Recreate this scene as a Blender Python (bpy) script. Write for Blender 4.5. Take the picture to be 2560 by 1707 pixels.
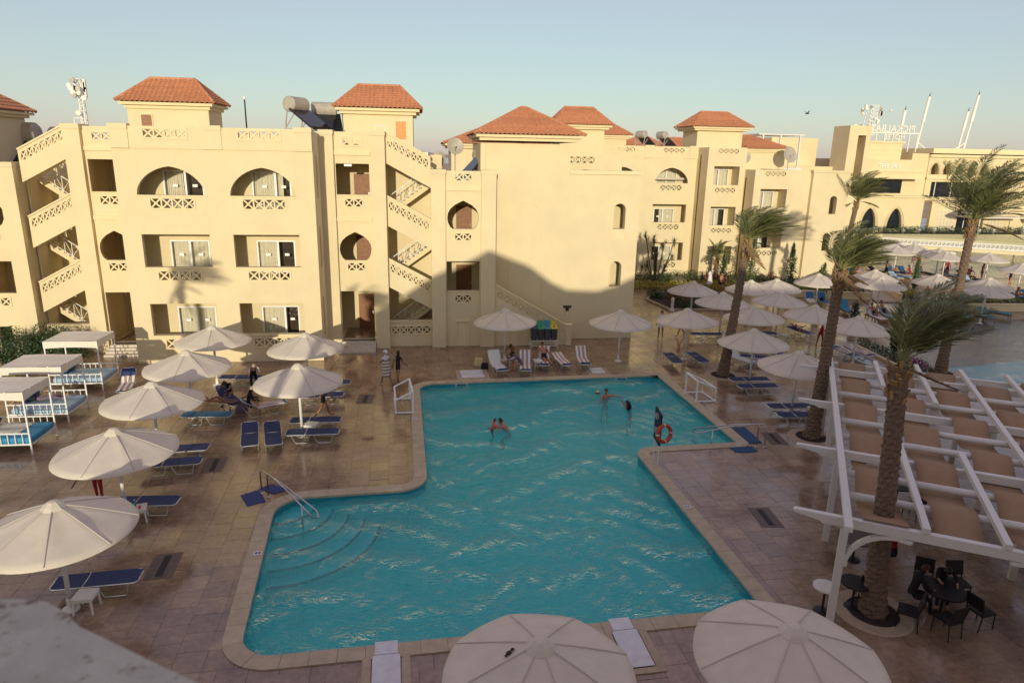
import bpy, bmesh, math, random
import numpy as np
from mathutils import Vector, Matrix
from mathutils.geometry import tessellate_polygon
rad = math.radians
for o in list(bpy.data.objects): bpy.data.objects.remove(o, do_unlink=True)
scene = bpy.context.scene
COL = scene.collection
random.seed(7); rng = np.random.default_rng(7)

# ------------------------------------------------------------------ camera
YAW, TILT, ROLL, CAMH = rad(7.5), rad(15.29), rad(1.15), 11.0
cam_d = bpy.data.cameras.new('camera'); cam = bpy.data.objects.new('camera', cam_d); COL.objects.link(cam)
cam_d.sensor_width = 36.0; cam_d.lens = 36.0 * 1706 / 2560; cam_d.clip_end = 6000; cam_d.clip_start = 0.05
_F = Vector((math.sin(YAW) * math.cos(TILT), math.cos(YAW) * math.cos(TILT), -math.sin(TILT)))
_R0 = Vector((math.cos(YAW), -math.sin(YAW), 0)); _U0 = _R0.cross(_F)
_R = _R0 * math.cos(ROLL) + _U0 * math.sin(ROLL); _U = _U0 * math.cos(ROLL) - _R0 * math.sin(ROLL)
_m = Matrix((_R, _U, -_F)).transposed().to_4x4(); _m.translation = (0, 0, CAMH)
cam.matrix_world = _m
cam_d.dof.use_dof = True; cam_d.dof.focus_distance = 32; cam_d.dof.aperture_fstop = 3.5
scene.camera = cam

# ------------------------------------------------------------------ sky, sun, exposure
SUN_EL = rad(9.7)
world = bpy.data.worlds.new('World'); scene.world = world; world.use_nodes = True
wn, wl = world.node_tree.nodes, world.node_tree.links
wn.clear()
wo = wn.new('ShaderNodeOutputWorld'); bg = wn.new('ShaderNodeBackground'); sky = wn.new('ShaderNodeTexSky')
sky.sky_type = 'NISHITA'; sky.sun_disc = False; sky.sun_elevation = SUN_EL; sky.sun_rotation = rad(180) + YAW
sky.altitude = 20; sky.air_density = 1.0; sky.dust_density = 0.7; sky.ozone_density = 6.0
SKY_TINT = (0.90, 0.75, 0.36); SKY_HAZE = (1.82, 1.28, 1.70)   # desert haze: the clear sky is muted and a pale dust glow added evenly
mx = wn.new('ShaderNodeMix'); mx.data_type = 'RGBA'; mx.blend_type = 'MULTIPLY'; mx.inputs[0].default_value = 1.0
mx.inputs[7].default_value = (*SKY_TINT, 1)
ad = wn.new('ShaderNodeMix'); ad.data_type = 'RGBA'; ad.blend_type = 'ADD'; ad.inputs[0].default_value = 1.0; ad.inputs[7].default_value = (*SKY_HAZE, 1)
wl.new(sky.outputs[0], mx.inputs[6]); wl.new(mx.outputs[2], ad.inputs[6]); wl.new(ad.outputs[2], bg.inputs[0]); wl.new(bg.outputs[0], wo.inputs[0])
bg.inputs[1].default_value = 0.125
sun_d = bpy.data.lights.new('sun', 'SUN'); sun = bpy.data.objects.new('sun', sun_d); COL.objects.link(sun)
sun_d.energy = 2.15; sun_d.angle = rad(0.55); sun_d.color = (1.0, 0.90, 0.70)
_d = Vector((math.sin(YAW) * math.cos(SUN_EL), math.cos(YAW) * math.cos(SUN_EL), -math.sin(SUN_EL)))
sun.rotation_euler = _d.to_track_quat('-Z', 'Y').to_euler(); sun.location = (-20, -60, 40)
vs = scene.view_settings
vs.view_transform = 'Standard'; vs.look = 'None'; vs.gamma = 1.0; vs.use_curve_mapping = False; vs.exposure = 0.65
scene.render.engine = 'CYCLES'
try:
    scene.cycles.max_bounces = 8; scene.cycles.transparent_max_bounces = 12; scene.cycles.sample_clamp_indirect = 6
except Exception: pass

# ------------------------------------------------------------------ materials
MATS = {}
def mat(name, col, rough=0.7, var=0.12, scale=6.0, bump=0.0, bscale=40.0, metal=0.0, spec=0.5, col2=None, trans=0.0, island=0.0, coat=0.0, stain=0.0, stain_col=None, stain_scale=1.0):
    if name in MATS: return MATS[name]
    m = bpy.data.materials.new(name); m.use_nodes = True; N, L = m.node_tree.nodes, m.node_tree.links
    b = N['Principled BSDF']; b.inputs['Roughness'].default_value = rough; b.inputs['Metallic'].default_value = metal
    b.inputs['Specular IOR Level'].default_value = spec
    if coat: b.inputs['Coat Weight'].default_value = coat
    tc = N.new('ShaderNodeTexCoord'); geo = N.new('ShaderNodeNewGeometry')
    nz = N.new('ShaderNodeTexNoise'); nz.inputs['Scale'].default_value = scale; nz.inputs['Detail'].default_value = 5; nz.inputs['Roughness'].default_value = 0.6
    L.new(geo.outputs['Position'], nz.inputs['Vector'])
    ramp = N.new('ShaderNodeValToRGB'); c = np.array(col)
    c2 = np.array(col2) if col2 is not None else np.clip(c * (1 + var), 0, 1)
    ramp.color_ramp.elements[0].position = 0.3; ramp.color_ramp.elements[1].position = 0.7
    ramp.color_ramp.elements[0].color = (*(c * (1 - var)), 1); ramp.color_ramp.elements[1].color = (*c2, 1)
    L.new(nz.outputs['Fac'], ramp.inputs['Fac'])
    out = ramp.outputs['Color']
    if stain:
        n2 = N.new('ShaderNodeTexNoise'); n2.inputs['Scale'].default_value = stain_scale; n2.inputs['Detail'].default_value = 7; n2.inputs['Roughness'].default_value = 0.7
        L.new(geo.outputs['Position'], n2.inputs['Vector'])
        mr = N.new('ShaderNodeMapRange'); mr.inputs[1].default_value = 0.5; mr.inputs[2].default_value = 0.72; mr.inputs[4].default_value = stain
        L.new(n2.outputs['Fac'], mr.inputs[0])
        mm = N.new('ShaderNodeMix'); mm.data_type = 'RGBA'; L.new(mr.outputs[0], mm.inputs[0]); L.new(out, mm.inputs[6]); mm.inputs[7].default_value = (*(stain_col or c * 0.6), 1); out = mm.outputs[2]
    if island:
        hs = N.new('ShaderNodeHueSaturation'); mr = N.new('ShaderNodeMapRange'); mr.inputs[3].default_value = 1 - island; mr.inputs[4].default_value = 1 + island
        L.new(geo.outputs['Random Per Island'], mr.inputs[0]); L.new(mr.outputs[0], hs.inputs['Value']); L.new(out, hs.inputs['Color']); out = hs.outputs['Color']
    L.new(out, b.inputs['Base Color'])
    if trans:
        b.inputs['Transmission Weight'].default_value = 0
        tr = N.new('ShaderNodeBsdfTranslucent'); ms = N.new('ShaderNodeMixShader'); ms.inputs[0].default_value = trans
        L.new(out, tr.inputs['Color']); L.new(b.outputs[0], ms.inputs[1]); L.new(tr.outputs[0], ms.inputs[2]); L.new(ms.outputs[0], N['Material Output'].inputs[0])
    if bump:
        nb = N.new('ShaderNodeTexNoise'); nb.inputs['Scale'].default_value = bscale; nb.inputs['Detail'].default_value = 4
        L.new(geo.outputs['Position'], nb.inputs['Vector'])
        bp = N.new('ShaderNodeBump'); bp.inputs['Strength'].default_value = bump; bp.inputs['Distance'].default_value = 0.02
        L.new(nb.outputs['Fac'], bp.inputs['Height']); L.new(bp.outputs['Normal'], b.inputs['Normal'])
    MATS[name] = m
    return m
def outer_only(N, L, fac, dst):
    """surface reflection counts on the air side only: light refracts out of the water without total reflection"""
    ge = N.new('ShaderNodeNewGeometry'); iv = N.new('ShaderNodeMath'); iv.operation = 'SUBTRACT'; iv.inputs[0].default_value = 1.0; L.new(ge.outputs['Backfacing'], iv.inputs[1])
    mu = N.new('ShaderNodeMath'); mu.operation = 'MULTIPLY'; L.new(fac, mu.inputs[0]); L.new(iv.outputs[0], mu.inputs[1]); L.new(mu.outputs[0], dst)
def glass_mat(name, tint=(0.55, 0.62, 0.6), ior=1.5):
    if name in MATS: return MATS[name]
    m = bpy.data.materials.new(name); m.use_nodes = True; N, L = m.node_tree.nodes, m.node_tree.links
    N.remove(N['Principled BSDF'])
    t = N.new('ShaderNodeBsdfTransparent'); t.inputs[0].default_value = (*tint, 1)
    g = N.new('ShaderNodeBsdfGlossy'); g.inputs['Roughness'].default_value = 0.02; g.inputs['Color'].default_value = (0.9, 0.92, 0.95, 1)
    f = N.new('ShaderNodeFresnel'); f.inputs[0].default_value = ior
    s = N.new('ShaderNodeMixShader'); outer_only(N, L, f.outputs[0], s.inputs[0]); L.new(t.outputs[0], s.inputs[1]); L.new(g.outputs[0], s.inputs[2]); L.new(s.outputs[0], N['Material Output'].inputs[0])
    MATS[name] = m; return m
def water_mat(name, tint, bumps, dist=0.05, refl=(1, 1, 1), aniso=1.0, ior=1.33, turbid=0.0, tcol=(0, .4, .45)):
    m = bpy.data.materials.new(name); m.use_nodes = True; N, L = m.node_tree.nodes, m.node_tree.links
    N.remove(N['Principled BSDF']); geo = N.new('ShaderNodeNewGeometry')
    mp = N.new('ShaderNodeMapping'); mp.inputs['Scale'].default_value = (1, aniso, 1); L.new(geo.outputs['Position'], mp.inputs['Vector'])
    prev = None
    for sc, st in bumps:
        nz = N.new('ShaderNodeTexNoise'); nz.inputs['Scale'].default_value = sc; nz.inputs['Detail'].default_value = 3; nz.inputs['Distortion'].default_value = 0.6
        L.new(mp.outputs[0], nz.inputs['Vector'])
        bp = N.new('ShaderNodeBump'); bp.inputs['Strength'].default_value = st; bp.inputs['Distance'].default_value = dist
        L.new(nz.outputs['Fac'], bp.inputs['Height'])
        if prev: L.new(prev.outputs[0], bp.inputs['Normal'])
        prev = bp
    t = N.new('ShaderNodeBsdfTransparent'); t.inputs[0].default_value = (*tint, 1)
    g = N.new('ShaderNodeBsdfGlossy'); g.inputs['Roughness'].default_value = 0.03; g.inputs['Color'].default_value = (*refl, 1); L.new(prev.outputs[0], g.inputs['Normal'])
    f = N.new('ShaderNodeFresnel'); f.inputs[0].default_value = ior; L.new(prev.outputs[0], f.inputs['Normal'])
    s = N.new('ShaderNodeMixShader'); outer_only(N, L, f.outputs[0], s.inputs[0])
    df = N.new('ShaderNodeBsdfDiffuse'); df.inputs[0].default_value = (*tcol, 1); ms = N.new('ShaderNodeMixShader'); ms.inputs[0].default_value = turbid; L.new(t.outputs[0], ms.inputs[1]); L.new(df.outputs[0], ms.inputs[2])
    L.new(ms.outputs[0], s.inputs[1]); L.new(g.outputs[0], s.inputs[2]); L.new(s.outputs[0], N['Material Output'].inputs[0])
    MATS[name] = m; return m
def stripe_mat(name, a, b, scale, axis='x', rough=0.9):
    m = bpy.data.materials.new(name); m.use_nodes = True; N, L = m.node_tree.nodes, m.node_tree.links
    bs = N['Principled BSDF']; bs.inputs['Roughness'].default_value = rough
    tc = N.new('ShaderNodeTexCoord'); sp = N.new('ShaderNodeSeparateXYZ'); L.new(tc.outputs['Object'], sp.inputs[0])
    mu = N.new('ShaderNodeMath'); mu.operation = 'MULTIPLY'; mu.inputs[1].default_value = scale; L.new(sp.outputs['xyz'.index(axis)], mu.inputs[0])
    fr = N.new('ShaderNodeMath'); fr.operation = 'PINGPONG'; fr.inputs[1].default_value = 1.0; L.new(mu.outputs[0], fr.inputs[0])
    r = N.new('ShaderNodeValToRGB'); e = r.color_ramp.elements; e[0].color = (*a, 1); e[1].color = (*b, 1); e[0].position = .45; e[1].position = .55
    L.new(fr.outputs[0], r.inputs[0]); L.new(r.outputs[0], bs.inputs['Base Color']); MATS[name] = m; return m

CREAM = (0.70, 0.585, 0.355)
mat('plaster', CREAM, 0.9, 0.05, 0.6, bump=0.25, bscale=30, stain=0.16, stain_col=(0.63, 0.50, 0.26), stain_scale=0.7)
mat('plaster_trim', (0.73, 0.61, 0.36), 0.85, 0.03, 2.0, bump=0.1)
mat('plaster_far', (0.70, 0.58, 0.34), 0.9, 0.06, 0.4, stain=0.15, stain_col=(0.55, 0.42, 0.27), stain_scale=0.5)
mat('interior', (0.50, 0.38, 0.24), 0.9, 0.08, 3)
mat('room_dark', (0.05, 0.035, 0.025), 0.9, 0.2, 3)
mat('wood_door', (0.24, 0.10, 0.035), 0.55, 0.25, 9)
mat('wood_orange', (0.62, 0.30, 0.10), 0.7, 0.1, 9)
mat('roof_tile', (0.54, 0.235, 0.11), 0.75, 0.16, 5, bump=0.2, bscale=50, stain=0.5, stain_col=(0.38, 0.15, 0.07), stain_scale=1.6, island=0.10)
mat('white_paint', (0.70, 0.67, 0.60), 0.45, 0.03, 8, stain=0.2, stain_col=(0.6, 0.55, 0.47), stain_scale=2.5)
mat('white_frame', (0.82, 0.81, 0.78), 0.35, 0.02)
mat('canvas', (0.76, 0.69, 0.55), 0.9, 0.05, 2.5, bump=0.12, bscale=120, trans=0.18, stain=0.25, stain_col=(0.5, 0.45, 0.37), stain_scale=1.2)
mat('canvas_seam', (0.55, 0.50, 0.43), 0.9, 0.05)
mat('canvas_bed', (0.84, 0.79, 0.66), 0.9, 0.05, 3, bump=0.25, bscale=9, trans=0.15)
mat('pole_white', (0.74, 0.72, 0.66), 0.4, 0.05, 4)
mat('steel', (0.55, 0.55, 0.55), 0.22, 0.05, 8, metal=1.0)
mat('alu', (0.72, 0.72, 0.74), 0.35, 0.05, 8, metal=0.8)
mat('tank_steel', (0.40, 0.36, 0.29), 0.5, 0.15, 4)
mat('sling_blue', (0.026, 0.045, 0.135), 0.75, 0.25, 14, bump=0.2, bscale=200)
mat('sling_teal', (0.03, 0.14, 0.26), 0.75, 0.2, 14)
mat('cushion_blue', (0.05, 0.26, 0.42), 0.85, 0.15, 6, bump=0.3, bscale=12)
mat('cushion_pale', (0.30, 0.44, 0.56), 0.85, 0.1, 6, bump=0.3, bscale=12)
mat('pillow_navy', (0.02, 0.08, 0.20), 0.85, 0.1)
stripe_mat('towel_stripe', (0.72, 0.66, 0.60), (0.34, 0.24, 0.20), 9.0)
mat('towel_white', (0.68, 0.68, 0.60), 0.95, 0.06, 9, bump=0.4, bscale=60)
mat('towel_yellow', (0.62, 0.52, 0.26), 0.95, 0.06, 9)
stripe_mat('towel_turq', (0.02, 0.34, 0.42), (0.55, 0.62, 0.6), 9.0, 'y')
mat('mat_blue', (0.03, 0.05, 0.16), 0.8, 0.1, 20, bump=0.3, bscale=90)
mat('mat_teal', (0.015, 0.07, 0.17), 0.8, 0.1, 20, bump=0.3, bscale=90)
mat('plastic_white', (0.72, 0.70, 0.62), 0.45, 0.05, 6)
mat('grate', (0.02, 0.018, 0.02), 0.7, 0.1)
mat('grate_stone', (0.13, 0.10, 0.085), 0.6, 0.2, 6)
mat('cover_white', (0.66, 0.66, 0.66), 0.5, 0.08, 5, stain=0.4, stain_col=(0.4, 0.38, 0.36), stain_scale=4)
mat('kerb_stone', (0.42, 0.33, 0.22), 0.6, 0.15, 4)
mat('soil', (0.035, 0.022, 0.018), 0.95, 0.3, 12, bump=0.5)
mat('trunk', (0.15, 0.10, 0.065), 0.95, 0.35, 14, bump=0.8, bscale=60, island=0.25)
mat('trunk_boot', (0.34, 0.20, 0.08), 0.9, 0.3, 14, island=0.2)
mat('frond', (0.17, 0.185, 0.065), 0.55, 0.3, 3, trans=0.3, island=0.3)
mat('frond_dry', (0.26, 0.15, 0.06), 0.8, 0.3, 3, island=0.3)
mat('rachis', (0.22, 0.22, 0.07), 0.6, 0.2, 5)
mat('leaf_dark', (0.038, 0.075, 0.02), 0.45, 0.35, 3, trans=0.15, island=0.4)
mat('leaf_mid', (0.085, 0.125, 0.03), 0.5, 0.35, 3, trans=0.2, island=0.4)
mat('leaf_yellow', (0.38, 0.33, 0.04), 0.55, 0.35, 3, trans=0.25, island=0.4)
mat('leaf_red', (0.20, 0.06, 0.03), 0.55, 0.35, 3, trans=0.2, island=0.4)
mat('leaf_magenta', (0.20, 0.01, 0.09), 0.55, 0.3, 3, island=0.4)
mat('stem', (0.12, 0.085, 0.05), 0.9, 0.2)
mat('cypress_leaf', (0.022, 0.036, 0.014), 0.7, 0.35, 6, island=0.4)
mat('fabric_tan', (0.38, 0.245, 0.135), 0.9, 0.07, 3, bump=0.15, bscale=150, trans=0.1)
mat('chair_black', (0.012, 0.011, 0.012), 0.5, 0.1)
mat('bin_grey', (0.055, 0.057, 0.07), 0.45, 0.08)
mat('bin_green', (0.02, 0.30, 0.16), 0.4, 0.08); mat('bin_blue', (0.03, 0.24, 0.32), 0.4, 0.08); mat('bin_yellow', (0.55, 0.42, 0.03), 0.4, 0.08); mat('bin_navy', (0.03, 0.06, 0.11), 0.4, 0.08)
mat('ring_orange', (0.42, 0.06, 0.018), 0.55, 0.12, 8); mat('ring_band', (0.62, 0.56, 0.48), 0.6, 0.05)
mat('sign_navy', (0.018, 0.014, 0.03), 0.4, 0.1); mat('sign_print', (0.55, 0.52, 0.55), 0.6, 0.02)
mat('marble', (0.60, 0.53, 0.43), 0.35, 0.1, 3, stain=0.3, stain_col=(0.45, 0.37, 0.27), stain_scale=1.5)
mat('pool_tile', (0.006, 0.60, 0.60), 0.4, 0.06, 2)
mat('pool_step', (0.16, 0.66, 0.66), 0.5, 0.05, 2)
mat('pool_band', (0.02, 0.24, 0.29), 0.3, 0.2, 12)
mat('nosing', (0.02, 0.03, 0.05), 0.5, 0.2)
mat('coping', (0.47, 0.39, 0.26), 0.6, 0.14, 3.5, bump=0.25, bscale=40, stain=0.5, stain_col=(0.33, 0.24, 0.15), stain_scale=2.2, island=0.10)
mat('sand', (0.46, 0.34, 0.22), 0.95, 0.15, 0.05, stain=0.3, stain_scale=0.02)
mat('sea', (0.03, 0.07, 0.16), 0.15, 0.1, 0.1)
mat('hill', (0.40, 0.30, 0.24), 0.95, 0.15, 0.02)
mat('lagoon_bed', (0.16, 0.115, 0.085), 0.8, 0.15, 0.5)
mat('lagoon_blue', (0.10, 0.32, 0.38), 0.7, 0.12, 0.3)
mat('far_bed', (0.10, 0.13, 0.14), 0.7, 0.15, 0.3)
mat('curtain', (0.80, 0.74, 0.60), 0.9, 0.08, 5, trans=0.2)
mat('skin', (0.42, 0.22, 0.13), 0.55, 0.08, 8); mat('skin_tan', (0.30, 0.14, 0.075), 0.55, 0.08, 8); mat('skin_red', (0.42, 0.17, 0.10), 0.55, 0.1, 8)
mat('hair_dark', (0.015, 0.010, 0.008), 0.6, 0.2); mat('hair_grey', (0.34, 0.27, 0.19), 0.7, 0.2, 30); mat('hair_brown', (0.05, 0.025, 0.012), 0.6, 0.2)
mat('cloth_black', (0.010, 0.009, 0.012), 0.85, 0.1); mat('cloth_white', (0.66, 0.64, 0.64), 0.9, 0.05); mat('cloth_red', (0.30, 0.012, 0.03), 0.85, 0.1); mat('cloth_yellow', (0.50, 0.42, 0.06), 0.85, 0.1)
mat('cloth_olive', (0.20, 0.14, 0.06), 0.85, 0.4, 20); mat('float_orange', (0.85, 0.09, 0.05), 0.45, 0.05); mat('cloth_purple', (0.16, 0.11, 0.16), 0.9, 0.4, 25)
stripe_mat('shirt_stripe', (0.70, 0.60, 0.55), (0.38, 0.27, 0.24), 9.0, 'x')
stripe_mat('dress_stripe', (0.72, 0.68, 0.58), (0.22, 0.18, 0.14), 13.0, 'z')
mat('wood_lounger', (0.30, 0.16, 0.06), 0.7, 0.2, 9)
mat('mast_white', (0.80, 0.76, 0.66), 0.6, 0.05); mat('far_dark', (0.03, 0.03, 0.03), 0.6, 0.2); mat('far_glass', (0.012, 0.016, 0.02), 0.12, 0.3, 1.5)
glass_mat('pane_glass', (0.97, 0.97, 0.95)); glass_mat('rail_glass', (0.86, 0.88, 0.87))

def deck_mat(name, bricks):
    m = bpy.data.materials.new(name); m.use_nodes = True; N, L = m.node_tree.nodes, m.node_tree.links
    b = N['Principled BSDF']; geo = N.new('ShaderNodeNewGeometry')
    n1 = N.new('ShaderNodeTexNoise'); n1.inputs['Scale'].default_value = 1.1; n1.inputs['Detail'].default_value = 8; n1.inputs['Roughness'].default_value = 0.65; L.new(geo.outputs['Position'], n1.inputs[0])
    r = N.new('ShaderNodeValToRGB'); e = r.color_ramp.elements; e[0].position = .3; e[1].position = .72; e[0].color = (0.22, 0.147, 0.092, 1); e[1].color = (0.43, 0.297, 0.183, 1); L.new(n1.outputs['Fac'], r.inputs[0])
    n2 = N.new('ShaderNodeTexNoise'); n2.inputs['Scale'].default_value = 7; n2.inputs['Detail'].default_value = 6; L.new(geo.outputs['Position'], n2.inputs[0])
    mm = N.new('ShaderNodeMix'); mm.data_type = 'RGBA'; mm.blend_type = 'MULTIPLY'; mm.inputs[0].default_value = .55; L.new(r.outputs[0], mm.inputs[6])
    r2 = N.new('ShaderNodeValToRGB'); e = r2.color_ramp.elements; e[0].position = .35; e[1].position = .65; e[0].color = (.55, .5, .48, 1); e[1].color = (1, 1, 1, 1); L.new(n2.outputs['Fac'], r2.inputs[0]); L.new(r2.outputs[0], mm.inputs[7])
    out = mm.outputs[2]
    if bricks:
        mp = N.new('ShaderNodeMapping'); mp.inputs['Rotation'].default_value = (0, 0, rad(-2.6)); L.new(geo.outputs['Position'], mp.inputs[0])
        bt = N.new('ShaderNodeTexBrick'); bt.offset = .5; bt.inputs['Scale'].default_value = 1.0; bt.inputs['Brick Width'].default_value = .67; bt.inputs['Row Height'].default_value = .67; bt.inputs['Mortar Size'].default_value = .012
        bt.inputs['Color1'].default_value = (1, 1, 1, 1); bt.inputs['Color2'].default_value = (.82, .8, .78, 1); bt.inputs['Mortar'].default_value = (.42, .36, .33, 1); L.new(mp.outputs[0], bt.inputs[0])
        m3 = N.new('ShaderNodeMix'); m3.data_type = 'RGBA'; m3.blend_type = 'MULTIPLY'; m3.inputs[0].default_value = 1; L.new(out, m3.inputs[6]); L.new(bt.outputs[0], m3.inputs[7]); out = m3.outputs[2]
    else:
        hs = N.new('ShaderNodeHueSaturation'); mr = N.new('ShaderNodeMapRange'); mr.inputs[3].default_value = .84; mr.inputs[4].default_value = 1.16
        oi = N.new('ShaderNodeObjectInfo'); ad = N.new('ShaderNodeMath'); ad.operation = 'ADD'; fr = N.new('ShaderNodeMath'); fr.operation = 'FRACT'; L.new(geo.outputs['Random Per Island'], ad.inputs[0]); L.new(oi.outputs['Random'], ad.inputs[1]); L.new(ad.outputs[0], fr.inputs[0])
        L.new(fr.outputs[0], mr.inputs[0]); L.new(mr.outputs[0], hs.inputs['Value']); L.new(out, hs.inputs['Color']); out = hs.outputs[0]
    L.new(out, b.inputs['Base Color'])
    n3 = N.new('ShaderNodeTexNoise'); n3.inputs['Scale'].default_value = .55; n3.inputs['Detail'].default_value = 6; n3.inputs['Roughness'].default_value = .6; L.new(geo.outputs['Position'], n3.inputs[0])
    mr = N.new('ShaderNodeMapRange'); mr.inputs[1].default_value = .38; mr.inputs[2].default_value = .62; mr.inputs[3].default_value = .10; mr.inputs[4].default_value = .34; b.inputs['Specular IOR Level'].default_value = 1.0; L.new(n3.outputs['Fac'], mr.inputs[0]); L.new(mr.outputs[0], b.inputs['Roughness'])
    bp = N.new('ShaderNodeBump'); bp.inputs['Strength'].default_value = .25; bp.inputs['Distance'].default_value = .01; L.new(n2.outputs['Fac'], bp.inputs['Height']); L.new(bp.outputs[0], b.inputs['Normal'])
    MATS[name] = m; return m
deck_mat('deck_tile', False); deck_mat('deck_sheet', True)
mat('grout', (0.06, 0.045, 0.035), 0.9, 0.1)
WATER = water_mat('pool_water', (0.55, 0.97, 0.97), [(1.6, 0.8), (4.0, 0.8), (10.0, 0.5)], 0.2, refl=(1, 1, 1), aniso=1.7, ior=1.6, turbid=.40, tcol=(0.004, 0.46, 0.48))
water_mat('lagoon_water', (0.80, 0.88, 0.88), [(2.2, 0.5), (7.0, 0.4)], 0.06, aniso=1.6)

# ------------------------------------------------------------------ helpers
def add_props(o, label=None, cat=None, group=None, kind=None):
    if label: o['label'] = label
    if cat: o['category'] = cat
    if group: o['group'] = group
    if kind: o['kind'] = kind
    return o
def thing(name, label, cat, loc=(0, 0, 0), rz=0.0, group=None):
    o = bpy.data.objects.new(name, None); COL.objects.link(o); o.empty_display_size = 0.2
    o.location = loc; o.rotation_euler = (0, 0, rz); add_props(o, label, cat, group); return o
class MB:
    def __init__(s): s.v = []; s.f = []; s.mi = []; s.cur = 0; s.M = None
    def add(s, vs, fs):
        n = len(s.v)
        if s.M is not None: vs = [tuple(s.M @ Vector(p)) for p in vs]
        s.v.extend(vs)
        for f in fs: s.f.append(tuple(i + n for i in f)); s.mi.append(s.cur)
        return s
    def box(s, x0, x1, y0, y1, z0, z1):
        return s.add([(x0, y0, z0), (x1, y0, z0), (x1, y1, z0), (x0, y1, z0), (x0, y0, z1), (x1, y0, z1), (x1, y1, z1), (x0, y1, z1)],
                     [(0, 3, 2, 1), (4, 5, 6, 7), (0, 1, 5, 4), (1, 2, 6, 5), (2, 3, 7, 6), (3, 0, 4, 7)])
    def hexa(s, p): return s.add(p, [(0, 3, 2, 1), (4, 5, 6, 7), (0, 1, 5, 4), (1, 2, 6, 5), (2, 3, 7, 6), (3, 0, 4, 7)])
    def bar(s, a, b, w, d=None, up=(0, 0, 1)):
        a, b = Vector(a), Vector(b); t = (b - a).normalized(); u = Vector(up)
        if abs(t.dot(u)) > .99: u = Vector((0, 1, 0))
        x = t.cross(u).normalized() * w / 2; y = x.cross(t).normalized() * (d or w) / 2
        return s.hexa([tuple(q) for q in (a - x - y, a + x - y, a + x + y, a - x + y, b - x - y, b + x - y, b + x + y, b - x + y)])
    def tube(s, path, r, n=8, cap=True):
        P = [Vector(p) for p in path]; R = r if hasattr(r, '__len__') else [r] * len(P); rings = []
        T = [(P[min(i + 1, len(P) - 1)] - P[max(i - 1, 0)]).normalized() for i in range(len(P))]
        u = Vector((0, 0, 1)) if abs(T[0].z) < .9 else Vector((1, 0, 0))
        vs = []
        for i, p in enumerate(P):
            t = T[i]; x = t.cross(u)
            if x.length < 1e-4: x = t.cross(Vector((0, 1, 0)))
            x.normalize(); y = t.cross(x); u = x.cross(t)
            for k in range(n):
                a = 2 * math.pi * k / n; vs.append(tuple(p + (x * math.cos(a) + y * math.sin(a)) * R[i]))
        fs = [(i * n + k, i * n + (k + 1) % n, (i + 1) * n + (k + 1) % n, (i + 1) * n + k) for i in range(len(P) - 1) for k in range(n)]
        if cap: fs += [tuple(range(n))[::-1], tuple((len(P) - 1) * n + k for k in range(n))]
        return s.add(vs, fs)
    def lathe(s, prof, n=16, c=(0, 0, 0)):
        vs = [(c[0] + r * math.cos(2 * math.pi * k / n), c[1] + r * math.sin(2 * math.pi * k / n), c[2] + z) for r, z in prof for k in range(n)]
        fs = [(i * n + k, i * n + (k + 1) % n, (i + 1) * n + (k + 1) % n, (i + 1) * n + k) for i in range(len(prof) - 1) for k in range(n)]
        if prof[0][0] > 1e-4: fs.append(tuple(range(n))[::-1])
        if prof[-1][0] > 1e-4: fs.append(tuple((len(prof) - 1) * n + k for k in range(n)))
        return s.add(vs, fs)
    def prism(s, poly, z0, z1, holes=()):
        """poly in XY, extruded in Z"""
        return s._ext([poly] + list(holes), lambda a, b, t: (a, b, t), z0, z1)
    def wall(s, poly, y0, y1, holes=()):
        """poly in XZ, extruded in Y"""
        return s._ext([poly] + list(holes), lambda a, b, t: (a, t, b), y0, y1)
    def wallx(s, poly, x0, x1, holes=()):
        return s._ext([poly] + list(holes), lambda a, b, t: (t, a, b), x0, x1)
    def _ext(s, loops, fn, t0, t1):
        fl = [p for l in loops for p in l]
        tris = tessellate_polygon([[Vector((a, b, 0)) for a, b in l] for l in loops])
        n = len(fl); vs = [fn(a, b, t0) for a, b in fl] + [fn(a, b, t1) for a, b in fl]
        fs = [tuple(t) for t in tris] + [tuple(i + n for i in t[::-1]) for t in tris]
        k = 0
        for l in loops:
            m = len(l)
            for i in range(m): fs.append((k + i, k + (i + 1) % m, n + k + (i + 1) % m, n + k + i))
            k += m
        return s.add(vs, fs)
    def mesh(s, name, mats, smooth=False):
        me = bpy.data.meshes.new(name); me.from_pydata(s.v, [], s.f)
        for m in (mats if isinstance(mats, (list, tuple)) else [mats]): me.materials.append(MATS[m] if isinstance(m, str) else m)
        if any(s.mi): me.polygons.foreach_set('material_index', s.mi)
        if smooth: me.polygons.foreach_set('use_smooth', [True] * len(me.polygons))
        bm = bmesh.new(); bm.from_mesh(me); bmesh.ops.recalc_face_normals(bm, faces=bm.faces); bm.to_mesh(me); bm.free()
        me.update(); return me
    def build(s, name, mats, parent=None, smooth=False, world=False, label=None, kind=None, bevel=0.0, auto=None):
        o = bpy.data.objects.new(name, s.mesh(name, mats, smooth)); COL.objects.link(o)
        if parent is not None:
            o.parent = parent
            if world: o.location = -parent_world(parent)
        if bevel:
            b = o.modifiers.new('bevel', 'BEVEL'); b.width = bevel; b.segments = 2; b.limit_method = 'ANGLE'
        add_props(o, label, None, None, kind); return o
def parent_world(p):
    v = Vector((0, 0, 0))
    while p is not None: v += Vector(p.location); p = p.parent
    return v
def link_copy(src, parent=None):
    c = src.copy(); COL.objects.link(c); c.parent = parent; return c
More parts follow.
